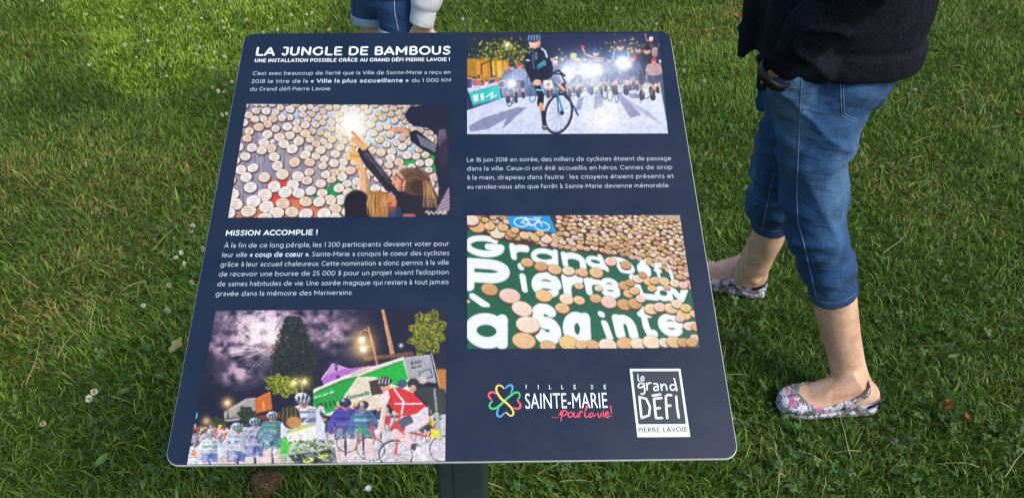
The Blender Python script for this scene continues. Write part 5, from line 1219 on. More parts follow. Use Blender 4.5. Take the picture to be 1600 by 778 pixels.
# ------------------------------------------------------------------ people
class Shell:
    """closed lofted pieces, later fused into one continuous surface"""
    def __init__(self): self.v = []; self.f = []
    def rings(self, R):
        n = len(R[0]); b = len(self.v)
        for r in R: self.v += [tuple(p) for p in r]
        for k in range(len(R) - 1):
            for i in range(n):
                j = (i + 1) % n
                self.f.append((b + k * n + i, b + k * n + j, b + (k + 1) * n + j, b + (k + 1) * n + i))
        self.f.append(tuple(b + i for i in range(n - 1, -1, -1)))
        self.f.append(tuple(b + (len(R) - 1) * n + i for i in range(n)))
    def limb(self, pts, lat=(0, 1, 0), n=20, sub=4, flat=False, power=1.0):
        """pts: (centre, half size across, half size along lat)"""
        C = np.array([tuple(p[0]) for p in pts], float); A = np.array([p[1] for p in pts], float); B = np.array([p[2] for p in pts], float)
        if sub > 1 and len(pts) > 2:
            def cr(Q):
                Q = Q.reshape(len(Q), -1); E = np.vstack([2 * Q[0] - Q[1], Q, 2 * Q[-1] - Q[-2]]); out = []
                for i in range(1, len(E) - 2):
                    for t in np.linspace(0, 1, sub, endpoint=False):
                        out.append(.5 * (2 * E[i] + (E[i + 1] - E[i - 1]) * t + (2 * E[i - 1] - 5 * E[i] + 4 * E[i + 1] - E[i + 2]) * t * t + (3 * E[i] - E[i - 1] - 3 * E[i + 1] + E[i + 2]) * t ** 3))
                out.append(E[-2]); return np.array(out)
            C, A, B = cr(C), np.abs(cr(A).ravel()), np.abs(cr(B).ravel())
        T = np.gradient(C, axis=0); T /= np.linalg.norm(T, axis=1)[:, None]
        lat = np.array(lat, float); R = []
        for c, a, b, t in zip(C, A, B, T):
            if flat: l = lat; s = np.cross(l, (0, 0, 1.0))
            else:
                l = lat - t * (lat @ t); l /= np.linalg.norm(l); s = np.cross(t, l)
            ring = []
            for k in range(n):
                q = 2 * math.pi * k / n
                cx, sx = math.cos(q), math.sin(q)
                if power != 1.0: cx, sx = math.copysign(abs(cx) ** power, cx), math.copysign(abs(sx) ** power, sx)
                ring.append(c + s * a * cx + l * b * sx)
            R.append(ring)
        self.rings(R)
    def ball(self, c, rx, ry, rz, rot=0.0, n=16):
        c = np.array(c, float); R = []
        ca, sa = math.cos(rot), math.sin(rot)
        for k in range(1, n):
            p = math.pi * k / n; ring = []
            for i in range(n):
                q = 2 * math.pi * i / n
                x, y, z = rx * math.sin(p) * math.cos(q), ry * math.sin(p) * math.sin(q), -rz * math.cos(p)
                ring.append(c + np.array([x * ca - y * sa, x * sa + y * ca, z]))
            R.append(ring)
        self.rings(R)
    def fuse(self, name, voxel=.006, smooth=4, disp=None):
        me = mesh_from(self.v, self.f, True, name)
        bm = bmesh.new(); bm.from_mesh(me); bmesh.ops.recalc_face_normals(bm, faces=bm.faces); bm.to_mesh(me); bm.free()
        o = bpy.data.objects.new(name, me); COL.objects.link(o)
        m = o.modifiers.new('remesh', 'REMESH'); m.mode = 'VOXEL'; m.voxel_size = voxel; m.use_smooth_shade = True
        s = o.modifiers.new('smooth', 'SMOOTH'); s.factor = .5; s.iterations = smooth
        dg = bpy.context.evaluated_depsgraph_get()
        out = bpy.data.meshes.new_from_object(o.evaluated_get(dg))
        bpy.data.objects.remove(o); out.name = name
        if disp is not None:
            k = len(out.vertices); co = np.empty(k * 3); no = np.empty(k * 3)
            out.vertices.foreach_get('co', co); out.vertices.foreach_get('normal', no)
            co = co.reshape(-1, 3); no = no.reshape(-1, 3)
            co = co + no * disp(co, no)[:, None]
            out.vertices.foreach_set('co', co.ravel()); out.update()
        out.polygons.foreach_set('use_smooth', [True] * len(out.polygons))
        return out

def local_obj(name, me, mat, parent, root):
    me.transform(Matrix.Translation(-Vector(root)))
    return link_mesh(name, me, mat, parent)

def bvh_of(me):
    return BVHTree.FromPolygons([v.co.copy() for v in me.vertices], [p.vertices[:] for p in me.polygons])

def tube_mesh(paths, r, name='tube', n=6):
    vs_, fs_ = [], []
    for pts in paths:
        P_ = np.array([tuple(p) for p in pts]); T = np.gradient(P_, axis=0); T /= np.linalg.norm(T, axis=1)[:, None] + 1e-9
        b = len(vs_)
        for p, t in zip(P_, T):
            u = np.cross(t, (0.3, 0.2, 1.0)); u /= np.linalg.norm(u); w = np.cross(t, u)
            for k in range(n):
                a = 2 * math.pi * k / n; vs_.append(tuple(p + r * (u * math.cos(a) + w * math.sin(a))))
        for i in range(len(P_) - 1):
            for k in range(n):
                j = (k + 1) % n; fs_.append((b + i * n + k, b + i * n + j, b + (i + 1) * n + j, b + (i + 1) * n + k))
    return mesh_from(vs_, fs_, True, name)

def on_cloth(bv, pxs, lift=.0006, step=3.0):
    """lay a seam drawn through photograph points onto the cloth it belongs to"""
    out = []; o = Vector((0, 0, CAM_H))
    for (xa, ya), (xb, yb) in zip(pxs[:-1], pxs[1:]):
        m = max(2, int(math.hypot(xb - xa, yb - ya) / step))
        for k in range(m):
            t = k / m
            d = Vector(ray(xa + (xb - xa) * t, ya + (yb - ya) * t)).normalized()
            h = bv.ray_cast(o, d)
            if h[0] is not None: out.append(h[0] + h[1] * lift)
    return out

# ---- cloth and skin
skin_m = new_mat('skin', (.50, .285, .185, 1), .5, 0, .35)
P(skin_m).inputs['Subsurface Weight'].default_value = .12
P(skin_m).inputs['Subsurface Radius'].default_value = (.012, .005, .003)
tcs = N(skin_m, 'ShaderNodeTexCoord'); ns = N(skin_m, 'ShaderNodeTexNoise'); ns.inputs['Scale'].default_value = 26; ns.inputs['Detail'].default_value = 5
L(skin_m, tcs.outputs['Object'], ns.inputs['Vector'])
ns.inputs['Roughness'].default_value = .7
rs = ramp(skin_m, ns.outputs['Fac'], [(.28, (.50, .27, .18, 1)), (.48, (.63, .40, .28, 1)), (.74, (.76, .54, .41, 1))])
vf = N(skin_m, 'ShaderNodeTexVoronoi'); vf.inputs['Scale'].default_value = 95; L(skin_m, tcs.outputs['Object'], vf.inputs['Vector'])
vr = ramp(skin_m, vf.outputs['Distance'], [(.0, (.45, .32, .26, 1)), (.13, (.8, .72, .68, 1)), (.22, (1, 1, 1, 1))])
vm = N(skin_m, 'ShaderNodeMix', data_type='RGBA', blend_type='MULTIPLY'); vm.inputs[0].default_value = .45; L(skin_m, rs.outputs[0], vm.inputs[6]); L(skin_m, vr.outputs[0], vm.inputs[7]); L(skin_m, vm.outputs[2], P(skin_m).inputs['Base Color'])
ns2 = N(skin_m, 'ShaderNodeTexNoise'); ns2.inputs['Scale'].default_value = 240; L(skin_m, tcs.outputs['Object'], ns2.inputs['Vector'])
bs = N(skin_m, 'ShaderNodeBump'); bs.inputs['Strength'].default_value = .12; bs.inputs['Distance'].default_value = .002; L(skin_m, ns2.outputs['Fac'], bs.inputs['Height']); L(skin_m, bs.outputs[0], P(skin_m).inputs['Normal'])

def denim(name, dark, mid, pale):
    m = new_mat(name, mid, .85, 0, .2)
    P(m).inputs['Sheen Weight'].default_value = .03
    t = N(m, 'ShaderNodeTexCoord')
    a = N(m, 'ShaderNodeTexNoise'); a.inputs['Scale'].default_value = 6.5; a.inputs['Detail'].default_value = 6; a.inputs['Roughness'].default_value = .62
    mp = N(m, 'ShaderNodeMapping'); mp.inputs['Scale'].default_value = (1, 1, .45); L(m, t.outputs['Object'], mp.inputs['Vector']); L(m, mp.outputs[0], a.inputs['Vector'])
    r = ramp(m, a.outputs['Fac'], [(.28, dark), (.5, mid), (.74, pale)])
    b = N(m, 'ShaderNodeTexNoise'); b.inputs['Scale'].default_value = 420; b.inputs['Detail'].default_value = 3
    mp2 = N(m, 'ShaderNodeMapping'); mp2.inputs['Scale'].default_value = (1, 1, .3); L(m, t.outputs['Object'], mp2.inputs['Vector']); L(m, mp2.outputs[0], b.inputs['Vector'])
    r2 = ramp(m, b.outputs['Fac'], [(.3, (.72, .75, .8, 1)), (.7, (1.3, 1.26, 1.22, 1))])
    x = N(m, 'ShaderNodeMix', data_type='RGBA', blend_type='MULTIPLY'); x.inputs[0].default_value = 1
    L(m, r.outputs[0], x.inputs[6]); L(m, r2.outputs[0], x.inputs[7]); L(m, x.outputs[2], P(m).inputs['Base Color'])
    cr = N(m, 'ShaderNodeTexNoise'); cr.inputs['Scale'].default_value = 22; cr.inputs['Detail'].default_value = 4; cr.inputs['Distortion'].default_value = .6
    mp3 = N(m, 'ShaderNodeMapping'); mp3.inputs['Scale'].default_value = (.7, .7, 2.6); L(m, t.outputs['Object'], mp3.inputs['Vector']); L(m, mp3.outputs[0], cr.inputs['Vector'])
    b0 = N(m, 'ShaderNodeBump'); b0.inputs['Strength'].default_value = .8; b0.inputs['Distance'].default_value = .006; L(m, cr.outputs['Fac'], b0.inputs['Height'])
    bb = N(m, 'ShaderNodeBump'); L(m, b0.outputs[0], bb.inputs['Normal']); bb.inputs['Strength'].default_value = .35; bb.inputs['Distance'].default_value = .001; L(m, b.outputs['Fac'], bb.inputs['Height']); L(m, bb.outputs[0], P(m).inputs['Normal'])
    return m
def knit(name, c1, c2, scale=160, rough=.95):
    m = new_mat(name, c1, rough, 0, .12)
    t = N(m, 'ShaderNodeTexCoord'); a = N(m, 'ShaderNodeTexNoise'); a.inputs['Scale'].default_value = scale; a.inputs['Detail'].default_value = 4
    L(m, t.outputs['Object'], a.inputs['Vector']); r = ramp(m, a.outputs['Fac'], [(.3, c1), (.7, c2)]); L(m, r.outputs[0], P(m).inputs['Base Color'])
    b = N(m, 'ShaderNodeBump'); b.inputs['Strength'].default_value = .4; b.inputs['Distance'].default_value = .0015; L(m, a.outputs['Fac'], b.inputs['Height']); L(m, b.outputs[0], P(m).inputs['Normal'])
    return m
denim_m = denim('blue_denim', (.010, .034, .098, 1), (.025, .078, .190, 1), (.105, .210, .36, 1))
denim2_m = denim('dark_denim', (.013, .038, .105, 1), (.024, .072, .180, 1), (.055, .130, .26, 1))
stitch_m = new_mat('seam_thread', (.13, .21, .34, 1), .8)
hood_m = knit('black_fleece', (.0045, .0055, .0100, 1), (.0135, .0155, .026, 1))
rib_m = knit('black_rib', (.0035, .004, .007, 1), (.009, .010, .016, 1), 260)
grey_m = knit('pale_grey_fleece', (.60, .63, .72, 1), (.74, .77, .85, 1))
cuffm = new_mat('pale_denim_cuff', (.30, .42, .55, 1), .85)
strap_m = new_mat('black_rubber', (.006, .006, .007, 1), .42)
hair_m = new_mat('brown_hair', (.055, .030, .016, 1), .5)
eye_m = new_mat('eye_dark', (.03, .02, .015, 1), .2)
lip_m = new_mat('lip', (.42, .13, .11, 1), .5)

# floral print for the slip-on shoes: five petalled flowers of several pinks and whites on grey
flo = new_mat('floral_print', (.1, .1, .1, 1), .5, 0, .35)
tf = N(flo, 'ShaderNodeTexCoord'); mpf = N(flo, 'ShaderNodeMapping'); mpf.inputs['Scale'].default_value = (1, .65, 1); L(flo, tf.outputs['Object'], mpf.inputs['Vector'])
def flower_layer(scale, off, petals, thr, seed_stops, base_sock):
    ad = N(flo, 'ShaderNodeVectorMath', operation='ADD'); ad.inputs[1].default_value = off; L(flo, mpf.outputs[0], ad.inputs[0])
    vo = N(flo, 'ShaderNodeTexVoronoi'); vo.inputs['Scale'].default_value = scale; vo.inputs['Randomness'].default_value = .8; L(flo, ad.outputs[0], vo.inputs['Vector'])
    sc = N(flo, 'ShaderNodeVectorMath', operation='SUBTRACT'); L(flo, ad.outputs[0], sc.inputs[0]); L(flo, vo.outputs['Position'], sc.inputs[1])
    sp = N(flo, 'ShaderNodeSeparateXYZ'); L(flo, sc.outputs[0], sp.inputs[0])
    an = N(flo, 'ShaderNodeMath', operation='ARCTAN2'); L(flo, sp.outputs[2], an.inputs[0]); L(flo, sp.outputs[0], an.inputs[1])
    mu = N(flo, 'ShaderNodeMath', operation='MULTIPLY'); mu.inputs[1].default_value = petals; L(flo, an.outputs[0], mu.inputs[0])
    co = N(flo, 'ShaderNodeMath', operation='COSINE'); L(flo, mu.outputs[0], co.inputs[0])
    ma = N(flo, 'ShaderNodeMath', operation='MULTIPLY_ADD'); ma.inputs[1].default_value = thr * .3; ma.inputs[2].default_value = thr; L(flo, co.outputs[0], ma.inputs[0])
    lt = N(flo, 'ShaderNodeMath', operation='LESS_THAN'); L(flo, vo.outputs['Distance'], lt.inputs[0]); L(flo, ma.outputs[0], lt.inputs[1])
    cs = N(flo, 'ShaderNodeSeparateColor'); L(flo, vo.outputs['Color'], cs.inputs[0])
    rp = ramp(flo, cs.outputs[0], seed_stops); rp.color_ramp.interpolation = 'CONSTANT'
    # darker eye in the middle and a paler rim
    di = N(flo, 'ShaderNodeMath', operation='DIVIDE'); L(flo, vo.outputs['Distance'], di.inputs[0]); di.inputs[1].default_value = thr * 1.3
    rim = ramp(flo, di.outputs[0], [(0, (.55, .25, .35, 1)), (.22, (.75, .5, .6, 1)), (.45, (1, 1, 1, 1)), (1, (1.1, 1.1, 1.1, 1))])
    mm = N(flo, 'ShaderNodeMix', data_type='RGBA', blend_type='MULTIPLY'); mm.inputs[0].default_value = 1; L(flo, rp.outputs[0], mm.inputs[6]); L(flo, rim.outputs[0], mm.inputs[7])
    mx_ = N(flo, 'ShaderNodeMix', data_type='RGBA'); L(flo, lt.outputs[0], mx_.inputs[0]); L(flo, base_sock, mx_.inputs[6]); L(flo, mm.outputs[2], mx_.inputs[7])
    return mx_.outputs[2]
rgb = N(flo, 'ShaderNodeRGB'); rgb.outputs[0].default_value = (.16, .165, .175, 1)
k1 = flower_layer(74, (.013, .3, .02), 5, .40, [(0, (.60, .62, .78, 1)), (.35, (.60, .30, .44, 1)), (.5, (.68, .52, .64, 1)), (.68, (.50, .54, .70, 1))], rgb.outputs[0])
k2 = flower_layer(52, (.31, .1, .17), 5, .47, [(0, (.66, .66, .80, 1)), (.34, (.58, .18, .38, 1)), (.48, (.70, .48, .60, 1)), (.68, (.62, .65, .80, 1))], k1)
L(flo, k2, P(flo).inputs['Base Color'])

# ---- feet and slip-on shoes
FOOT = [(0.00, .012, .018, .046), (.04, .024, .010, .064), (.12, .0305, .004, .080), (.24, .032, .004, .088), (.36, .033, .006, .080), (.48, .0365, .006, .066), (.60, .0405, .004, .054), (.72, .0435, .003, .045), (.82, .0425, .003, .038), (.90, .037, .004, .033), (.96, .027, .006, .028), (1.0, .010, .010, .021)]
def foot_profile(s, k):
    return float(np.interp(s, [f[0] for f in FOOT], [f[k] for f in FOOT]))
def foot_frame(heel, ang):
    f = np.array([math.cos(ang), math.sin(ang), 0.0]); l = np.array([-f[1], f[0], 0.0]); return np.array(heel, float), f, l
def foot_ring(fr, s, Lf, n=20, grow=0.0, sc=1.0):
    o, f, l = fr; w = foot_profile(s, 1) * sc + grow; lo = foot_profile(s, 2) * sc - grow; hi = foot_profile(s, 3) * sc + grow
    R = []
    for k in range(n):
        a = 2 * math.pi * k / n - math.pi / 2
        y, z = math.cos(a), math.sin(a)
        y = math.copysign(abs(y) ** .85, y); z = z if z > 0 else math.copysign(abs(z) ** .6, z)
        R.append(o + f * (s * Lf) + l * (w * y) + np.array([0, 0, (lo + hi) / 2 + (hi - lo) / 2 * z]))
    return R
def add_foot(sh, fr, Lf, sc=1.0):
    sh.rings([foot_ring(fr, s, Lf, 20, 0, sc) for s in [f[0] for f in FOOT]])
def shoe_mesh(fr, Lf, cover, sc=1.0, thick=.0022, grow=.0028, ns=44, nt=28):
    """shoe upper: the foot's own surface, covered up to an angle that changes from heel to toe"""
    o, f, l = fr; vs_, fs_ = [], []
    for gi, gr in ((0, grow), (1, grow - thick)):
        for i in range(ns + 1):
            s = i / ns
            if gi == 0: s = s * 1.012 - .006
            w = foot_profile(s, 1) * sc + gr; lo = foot_profile(s, 2) * sc - gr; hi = foot_profile(s, 3) * sc + gr
            c = cover(min(max(s, 0), 1)) * math.pi
            for k in range(nt + 1):
                a = -c + 2 * c * k / nt - math.pi / 2
                y, z = math.cos(a), math.sin(a)
                y = math.copysign(abs(y) ** .85, y); z = z if z > 0 else math.copysign(abs(z) ** .6, z)
                vs_.append(tuple(o + f * (s * Lf) + l * (w * y) + np.array([0, 0, (lo + hi) / 2 + (hi - lo) / 2 * z])))
    st = (ns + 1) * (nt + 1)
    for g_ in (0, 1):
        for i in range(ns):
            for k in range(nt):
                q = [g_ * st + i * (nt + 1) + k, g_ * st + i * (nt + 1) + k + 1, g_ * st + (i + 1) * (nt + 1) + k + 1, g_ * st + (i + 1) * (nt + 1) + k]
                fs_.append(tuple(q if g_ == 0 else q[::-1]))
    for i in range(ns):                                   # rims
        for k in (0, nt):
            fs_.append((i * (nt + 1) + k, (i + 1) * (nt + 1) + k, st + (i + 1) * (nt + 1) + k, st + i * (nt + 1) + k))
    for i in (0, ns):
        for k in range(nt):
            fs_.append((i * (nt + 1) + k, i * (nt + 1) + k + 1, st + i * (nt + 1) + k + 1, st + i * (nt + 1) + k))
    me = mesh_from(vs_, fs_, True, 'shoe')
    bm = bmesh.new(); bm.from_mesh(me); bmesh.ops.recalc_face_normals(bm, faces=bm.faces); bm.to_mesh(me); bm.free()
    return me
def sole_mesh(fr, Lf, sc=1.0, t=.010):
    o, f, l = fr; top, bot = [], []
    ss = [0, .03, .08, .16, .3, .45, .6, .72, .82, .9, .95, .985, 1.0]
    lip = [(s, foot_profile(s, 1) * sc * .93 + .003) for s in ss]
    out = [(s, w) for s, w in lip] + [(s, -w) for s, w in lip[::-1]]
    vs_ = [tuple(o + f * ((s * 1.01 - .005) * Lf) + l * w + np.array([0, 0, .006])) for s, w in out] + [tuple(o + f * ((s * 1.01 - .005) * Lf) + l * w * .96 + np.array([0, 0, .006 - t])) for s, w in out]
    n = len(out); fs_ = [(i, (i + 1) % n, n + (i + 1) % n, n + i) for i in range(n)] + [tuple(range(n - 1, -1, -1)), tuple(range(n, 2 * n))]
    return mesh_from(vs_, fs_, False, 'sole')
def ribbon(path, up, w, t, name):
    """a flat strap along a path"""
    P_ = np.array([tuple(p) for p in path]); U = np.array([tuple(u) for u in up]); T = np.gradient(P_, axis=0); T /= np.linalg.norm(T, axis=1)[:, None]
    O = np.cross(T, U); O /= np.linalg.norm(O, axis=1)[:, None]; vs_, fs_ = [], []
    for p, u, o_, ww in zip(P_, U, O, w if hasattr(w, '__len__') else [w] * len(P_)):
        for a, b in ((-1, -1), (1, -1), (1, 1), (-1, 1)): vs_.append(tuple(p + u * ww * .5 * a + o_ * t * .5 * b))
    for i in range(len(P_) - 1):
        for k in range(4):
            j = (k + 1) % 4; fs_.append((4 * i + k, 4 * i + j, 4 * i + 4 + j, 4 * i + 4 + k))
    fs_ += [(3, 2, 1, 0), tuple(4 * (len(P_) - 1) + k for k in range(4))]
    me = mesh_from(vs_, fs_, True, name)
    bm = bmesh.new(); bm.from_mesh(me); bmesh.ops.recalc_face_normals(bm, faces=bm.faces); bm.to_mesh(me); bm.free()
    return me

def add_hand(sh, wrist, d, palm_n, thumb_side, sc=1.0, curl=.5):
    """palm, four unequal bent fingers and a thumb; d = direction of the fingers, palm_n = out of the palm"""
    d = np.array(d, float); d /= np.linalg.norm(d); nn = np.array(palm_n, float); nn -= d * (nn @ d); nn /= np.linalg.norm(nn)
    s = np.cross(d, nn) * thumb_side; w = np.array(wrist, float)
    sh.limb([(w - d * .02 * sc, .015 * sc, .022 * sc), (w + d * .02 * sc, .013 * sc, .027 * sc), (w + d * .055 * sc, .013 * sc, .036 * sc), (w + d * .088 * sc, .010 * sc, .037 * sc)], lat=s, sub=3)
    for k, (off, ln, r) in enumerate(((.028, .066, .0085), (.010, .074, .0088), (-.009, .070, .0085), (-.027, .055, .0075))):
        p = w + d * .078 * sc + s * off * sc; a = 0.0; pts = [(p, r * sc, r * sc)]; dd = d + s * off * 1.2
        for j, fr in enumerate((.30, .26, .24, .2)):
            a += curl * (.35 + .25 * j + .06 * k)
            p = p + (dd * math.cos(a) + nn * math.sin(a)) * ln * sc * fr * 1.15
            pts.append((p, r * sc * (1 - .08 * j), r * sc * (1 - .08 * j)))
        sh.limb(pts, lat=s, n=10, sub=2)
    p = w + d * .018 * sc + s * .024 * sc; q1 = p + (d * .5 + s * .75 + nn * .25) * .034 * sc; q2 = q1 + (d * .85 + s * .35 + nn * .35) * .030 * sc; q3 = q2 + (d * .95 + s * .1 + nn * .45) * .022 * sc
    sh.limb([(p, .012 * sc, .012 * sc), (q1, .0105 * sc, .0105 * sc), (q2, .0095 * sc, .0095 * sc), (q3, .007 * sc, .007 * sc)], lat=nn, n=10, sub=2)

def add_head(sh, c, fwd, sc=1.0):
    """neck, skull, jaw, nose, brow, ears; c = centre of the head"""
    c = np.array(c, float); f = np.array([fwd[0], fwd[1], 0.0]); f /= np.linalg.norm(f); l = np.array([-f[1], f[0], 0]); u = np.array([0, 0, 1.0]); rot = math.atan2(f[1], f[0])
    sh.ball(c + u * .022 * sc - f * .008 * sc, .094 * sc, .074 * sc, .098 * sc, rot); sh.ball(c + f * .022 * sc - u * .048 * sc, .062 * sc, .056 * sc, .066 * sc, rot)
    sh.ball(c + f * .062 * sc - u * .092 * sc, .022 * sc, .024 * sc, .018 * sc, rot)
    sh.limb([(c + f * .084 * sc + u * .012 * sc, .008 * sc, .008 * sc), (c + f * .096 * sc - u * .016 * sc, .011 * sc, .011 * sc), (c + f * .102 * sc - u * .034 * sc, .012 * sc, .015 * sc), (c + f * .086 * sc - u * .042 * sc, .009 * sc, .012 * sc)], lat=l, n=10, sub=2)
    for sgn in (-1, 1):
        sh.ball(c + f * .070 * sc + l * sgn * .032 * sc + u * .022 * sc, .014 * sc, .022 * sc, .007 * sc, rot); sh.ball(c - f * .008 * sc + l * sgn * .077 * sc - u * .008 * sc, .016 * sc, .006 * sc, .028 * sc, rot)
    sh.limb([(c - f * .02 * sc - u * .05 * sc, .052 * sc, .050 * sc), (c - f * .025 * sc - u * .12 * sc, .050 * sc, .048 * sc), (c - f * .03 * sc - u * .19 * sc, .062 * sc, .066 * sc)], lat=l, sub=3)
def face_parts(c, fwd, sc, parent, root):
    c = np.array(c, float); f = np.array([fwd[0], fwd[1], 0.0]); f /= np.linalg.norm(f); l = np.array([-f[1], f[0], 0]); u = np.array([0, 0, 1.0])
    for sgn in (-1, 1):
        s = Shell(); s.ball(c + f * .072 * sc + l * sgn * .032 * sc + u * .002 * sc, .012 * sc, .013 * sc, .006 * sc, math.atan2(f[1], f[0]), 10)
        local_obj('eye', mesh_from(s.v, s.f), eye_m, parent, root)
    s = Shell(); s.ball(c + f * .081 * sc - u * .066 * sc, .009 * sc, .024 * sc, .006 * sc, math.atan2(f[1], f[0]), 10); local_obj('mouth', mesh_from(s.v, s.f), lip_m, parent, root)

# ================================================================== the woman beside the sign
def row(py, xl, xr, Y, b, k=0.0):
    """a cross section of a limb standing at distance Y: its left and right outline on one picture row"""
    p, q = at_y(xl, py, Y), at_y(xr, py, Y)
    return ((p + q) / 2, (q - p).length / 2 - k, b - k)
NEAR_PANT = [row(120, 1196, 1385, 1.425, .085), row(160, 1200, 1366, 1.415, .088), row(190, 1206, 1343, 1.405, .090), row(222, 1211, 1334, 1.395, .086), row(254, 1213, 1329, 1.385, .082), row(300, 1217, 1326, 1.37, .078),
             row(341, 1227, 1324, 1.355, .074), row(367, 1234, 1329, 1.345, .073), row(398, 1241, 1332, 1.335, .071), row(420, 1249, 1335, 1.325, .064), row(440, 1257, 1338, 1.32, .058), row(458, 1263, 1341, 1.317, .055)]
FAR_PANT = [row(130, 1205, 1360, 1.54, .088), row(165, 1203, 1340, 1.55, .090), row(200, 1194, 1312, 1.56, .086), (row(234, 1184, 1294, 1.57, .082)), row(264, 1176, 1280, 1.58, .078), row(295, 1174, 1266, 1.588, .074), row(322, 1173, 1250, 1.595, .062), row(338, 1173, 1240, 1.60, .054), row(351, 1175, 1233, 1.604, .050)]
NEAR_PANT = [(c, a - (.007 if i > 2 else .003), b) for i, (c, a, b) in enumerate(NEAR_PANT)]
NEAR_SHIN = [row(452, 1268, 1334, 1.318, .052), row(481, 1274, 1338, 1.315, .050), row(516, 1283, 1342, 1.31, .045), row(548, 1293, 1347, 1.305, .040), row(569, 1297, 1351, 1.30, .036), row(590, 1300, 1357, 1.285, .034), row(610, 1303, 1365, 1.275, .032)]
FAR_SHIN = [row(340, 1180, 1234, 1.60, .050), row(368, 1176, 1224, 1.61, .049), row(392, 1164, 1212, 1.635, .044), row(408, 1155, 1206, 1.65, .039), row(422, 1149, 1201, 1.665, .035), row(436, 1147, 1199, 1.675, .033)]

Z0 = .018                                                 # soles rest on the pressed-down grass
nh = on_ground(1371, 637, Z0); nt_ = on_ground(1212, 628, Z0)
near_heel = Vector((nh.x - .004, 1.268, Z0)); near_len = .236
near_fr = foot_frame(near_heel, math.atan2(.004, -1.0))
fh = on_ground(1194, 464, Z0)
far_heel = Vector((fh.x + .006, 1.690, Z0)); far_fr = foot_frame(far_heel, math.radians(180 - 22)); far_len = .238

wroot = (near_heel.x - .1, 1.45, 0)
HIP = lambda h, xc, a, b: (Vector((xc, 1.483, h)), a, b)
pel = [HIP(.70, .615, .085, .115), HIP(.735, .630, .105, .146), HIP(.78, .640, .122, .158), HIP(.83, .645, .126, .158), HIP(.88, .645, .116, .148)]
TORSO = [(.80, .630, .112, .142), (.84, .640, .135, .156), (.875, .645, .152, .165), (.93, .650, .156, .168), (1.02, .655, .146, .165), (1.12, .66, .136, .172), (1.22, .662, .126, .182), (1.295, .664, .105, .172), (1.34, .665, .075, .115), (1.375, .664, .060, .068)]
head_c = (.640, 1.483, 1.515)
sL, eL, wL = Vector((.665, 1.318, 1.275)), Vector((.580, 1.258, 1.07)), Vector((.502, 1.330, .876))
sR, eR, wR = Vector((.665, 1.648, 1.275)), Vector((.735, 1.715, 1.03)), Vector((.735, 1.715, .83))

body = Shell()
body.limb([(c, a - .010, b - .010) for c, a, b in NEAR_PANT[:9]] + NEAR_SHIN, sub=3)
body.limb([(c, a - .010, b - .010) for c, a, b in FAR_PANT[:6]] + FAR_SHIN, sub=3)
body.limb([(c, a - .03, b - .03) for c, a, b in pel], flat=True)
add_foot(body, near_fr, near_len); add_foot(body, far_fr, far_len)
body.limb([(Vector((x, 1.483, h)), a - .035, b - .03) for h, x, a, b in TORSO], flat=True)
for s_, e_, w_ in ((sL, eL, wL), (sR, eR, wR)):
    body.limb([(s_, .048, .045), ((s_ + e_) / 2, .043, .040), (e_, .036, .036), ((e_ * .6 + w_ * .4), .037, .034), (w_, .024, .027)], sub=3)
add_hand(body, wL, (.50, .42, -1), (.0, 1, .2), -1, .74, .10)
add_hand(body, wR, (-.05, .0, -1), (0, -1, 0), -1, .95, .45)
add_head(body, head_c, (-1, .12))
# ankle bones, tendons and heel cords
for fr, c, sg in ((near_fr, NEAR_SHIN[-2][0], -1), (far_fr, FAR_SHIN[-2][0], -1)):
    body.ball((c.x + .004, c.y + sg * .029, c.z - .010), .014, .012, .017)
    o_, f_, l_ = fr; B_ = lambda s, h: Vector(o_ + f_ * s * .24 + np.array([0, 0, h]))
    body.limb([(B_(.26, .095), .030, .030), (B_(.42, .066), .026, .033), (B_(.60, .045), .016, .034), (B_(.72, .034), .008, .03)], lat=l_, sub=3)
    for q in (-.012, .002, .014): body.limb([(B_(.33, .100) + Vector(l_ * q * .6), .005, .004), (B_(.46, .083) + Vector(l_ * q), .0055, .0045), (B_(.60, .060) + Vector(l_ * q * 1.5), .004, .004)], lat=l_, n=8, sub=2)
woman_me = body.fuse('person', .0056, 3)
woman = tag(link_mesh('person', woman_me, skin_m), 'woman in a black hoodie and blue denim capri trousers standing right of the sign', 'person')
woman_me.transform(Matrix.Translation(-Vector(wroot))); woman.location = wroot

def folds(amp):
    def fn(co, no):
        x, y, z = co[:, 0], co[:, 1], co[:, 2]
        side = np.where(y < 1.49, 0.0, 40.0)
        n1 = fbm(x * 7 + side + z * 3, z * 26 + x * 9, 101, 3) - .5
        n2 = 1 - 2 * np.abs(vnoise(x * 5 + side + 9, z * 21 - x * 11, 131) - .5)
        n3 = 1 - 2 * np.abs(vnoise(x * 9 + side + 3 + y * 6, z * 15 + x * 14, 151) - .5)
        knee = np.exp(-((z - .47) / .11) ** 2) + .8 * np.exp(-((z - .74) / .07) ** 2) + .55 * np.exp(-((z - .35) / .05) ** 2)
        return np.clip((z - np.where(y < 1.46, .345, .315)) / .05, .12, 1) * amp * (n1 * 1.2 + (n2 ** 4) * (.5 + .9 * knee) + (n3 ** 5) * (.3 + .6 * knee) - .35)
    return fn
pants = Shell()
pants.limb(NEAR_PANT, sub=4, n=28); pants.limb(FAR_PANT, sub=4, n=28); pants.limb(pel, flat=True, n=28)
pants.limb([(wL + Vector((.010, .010, -.022)), .026, .036), (wL + Vector((.036, .026, -.07)), .029, .048), (wL + Vector((.064, .050, -.125)), .020, .040)], lat=(1, 0, 0), sub=3)
pants.ball((.655, 1.43, .755), .072, .085, .085); pants.ball((.655, 1.545, .755), .070, .08, .085)
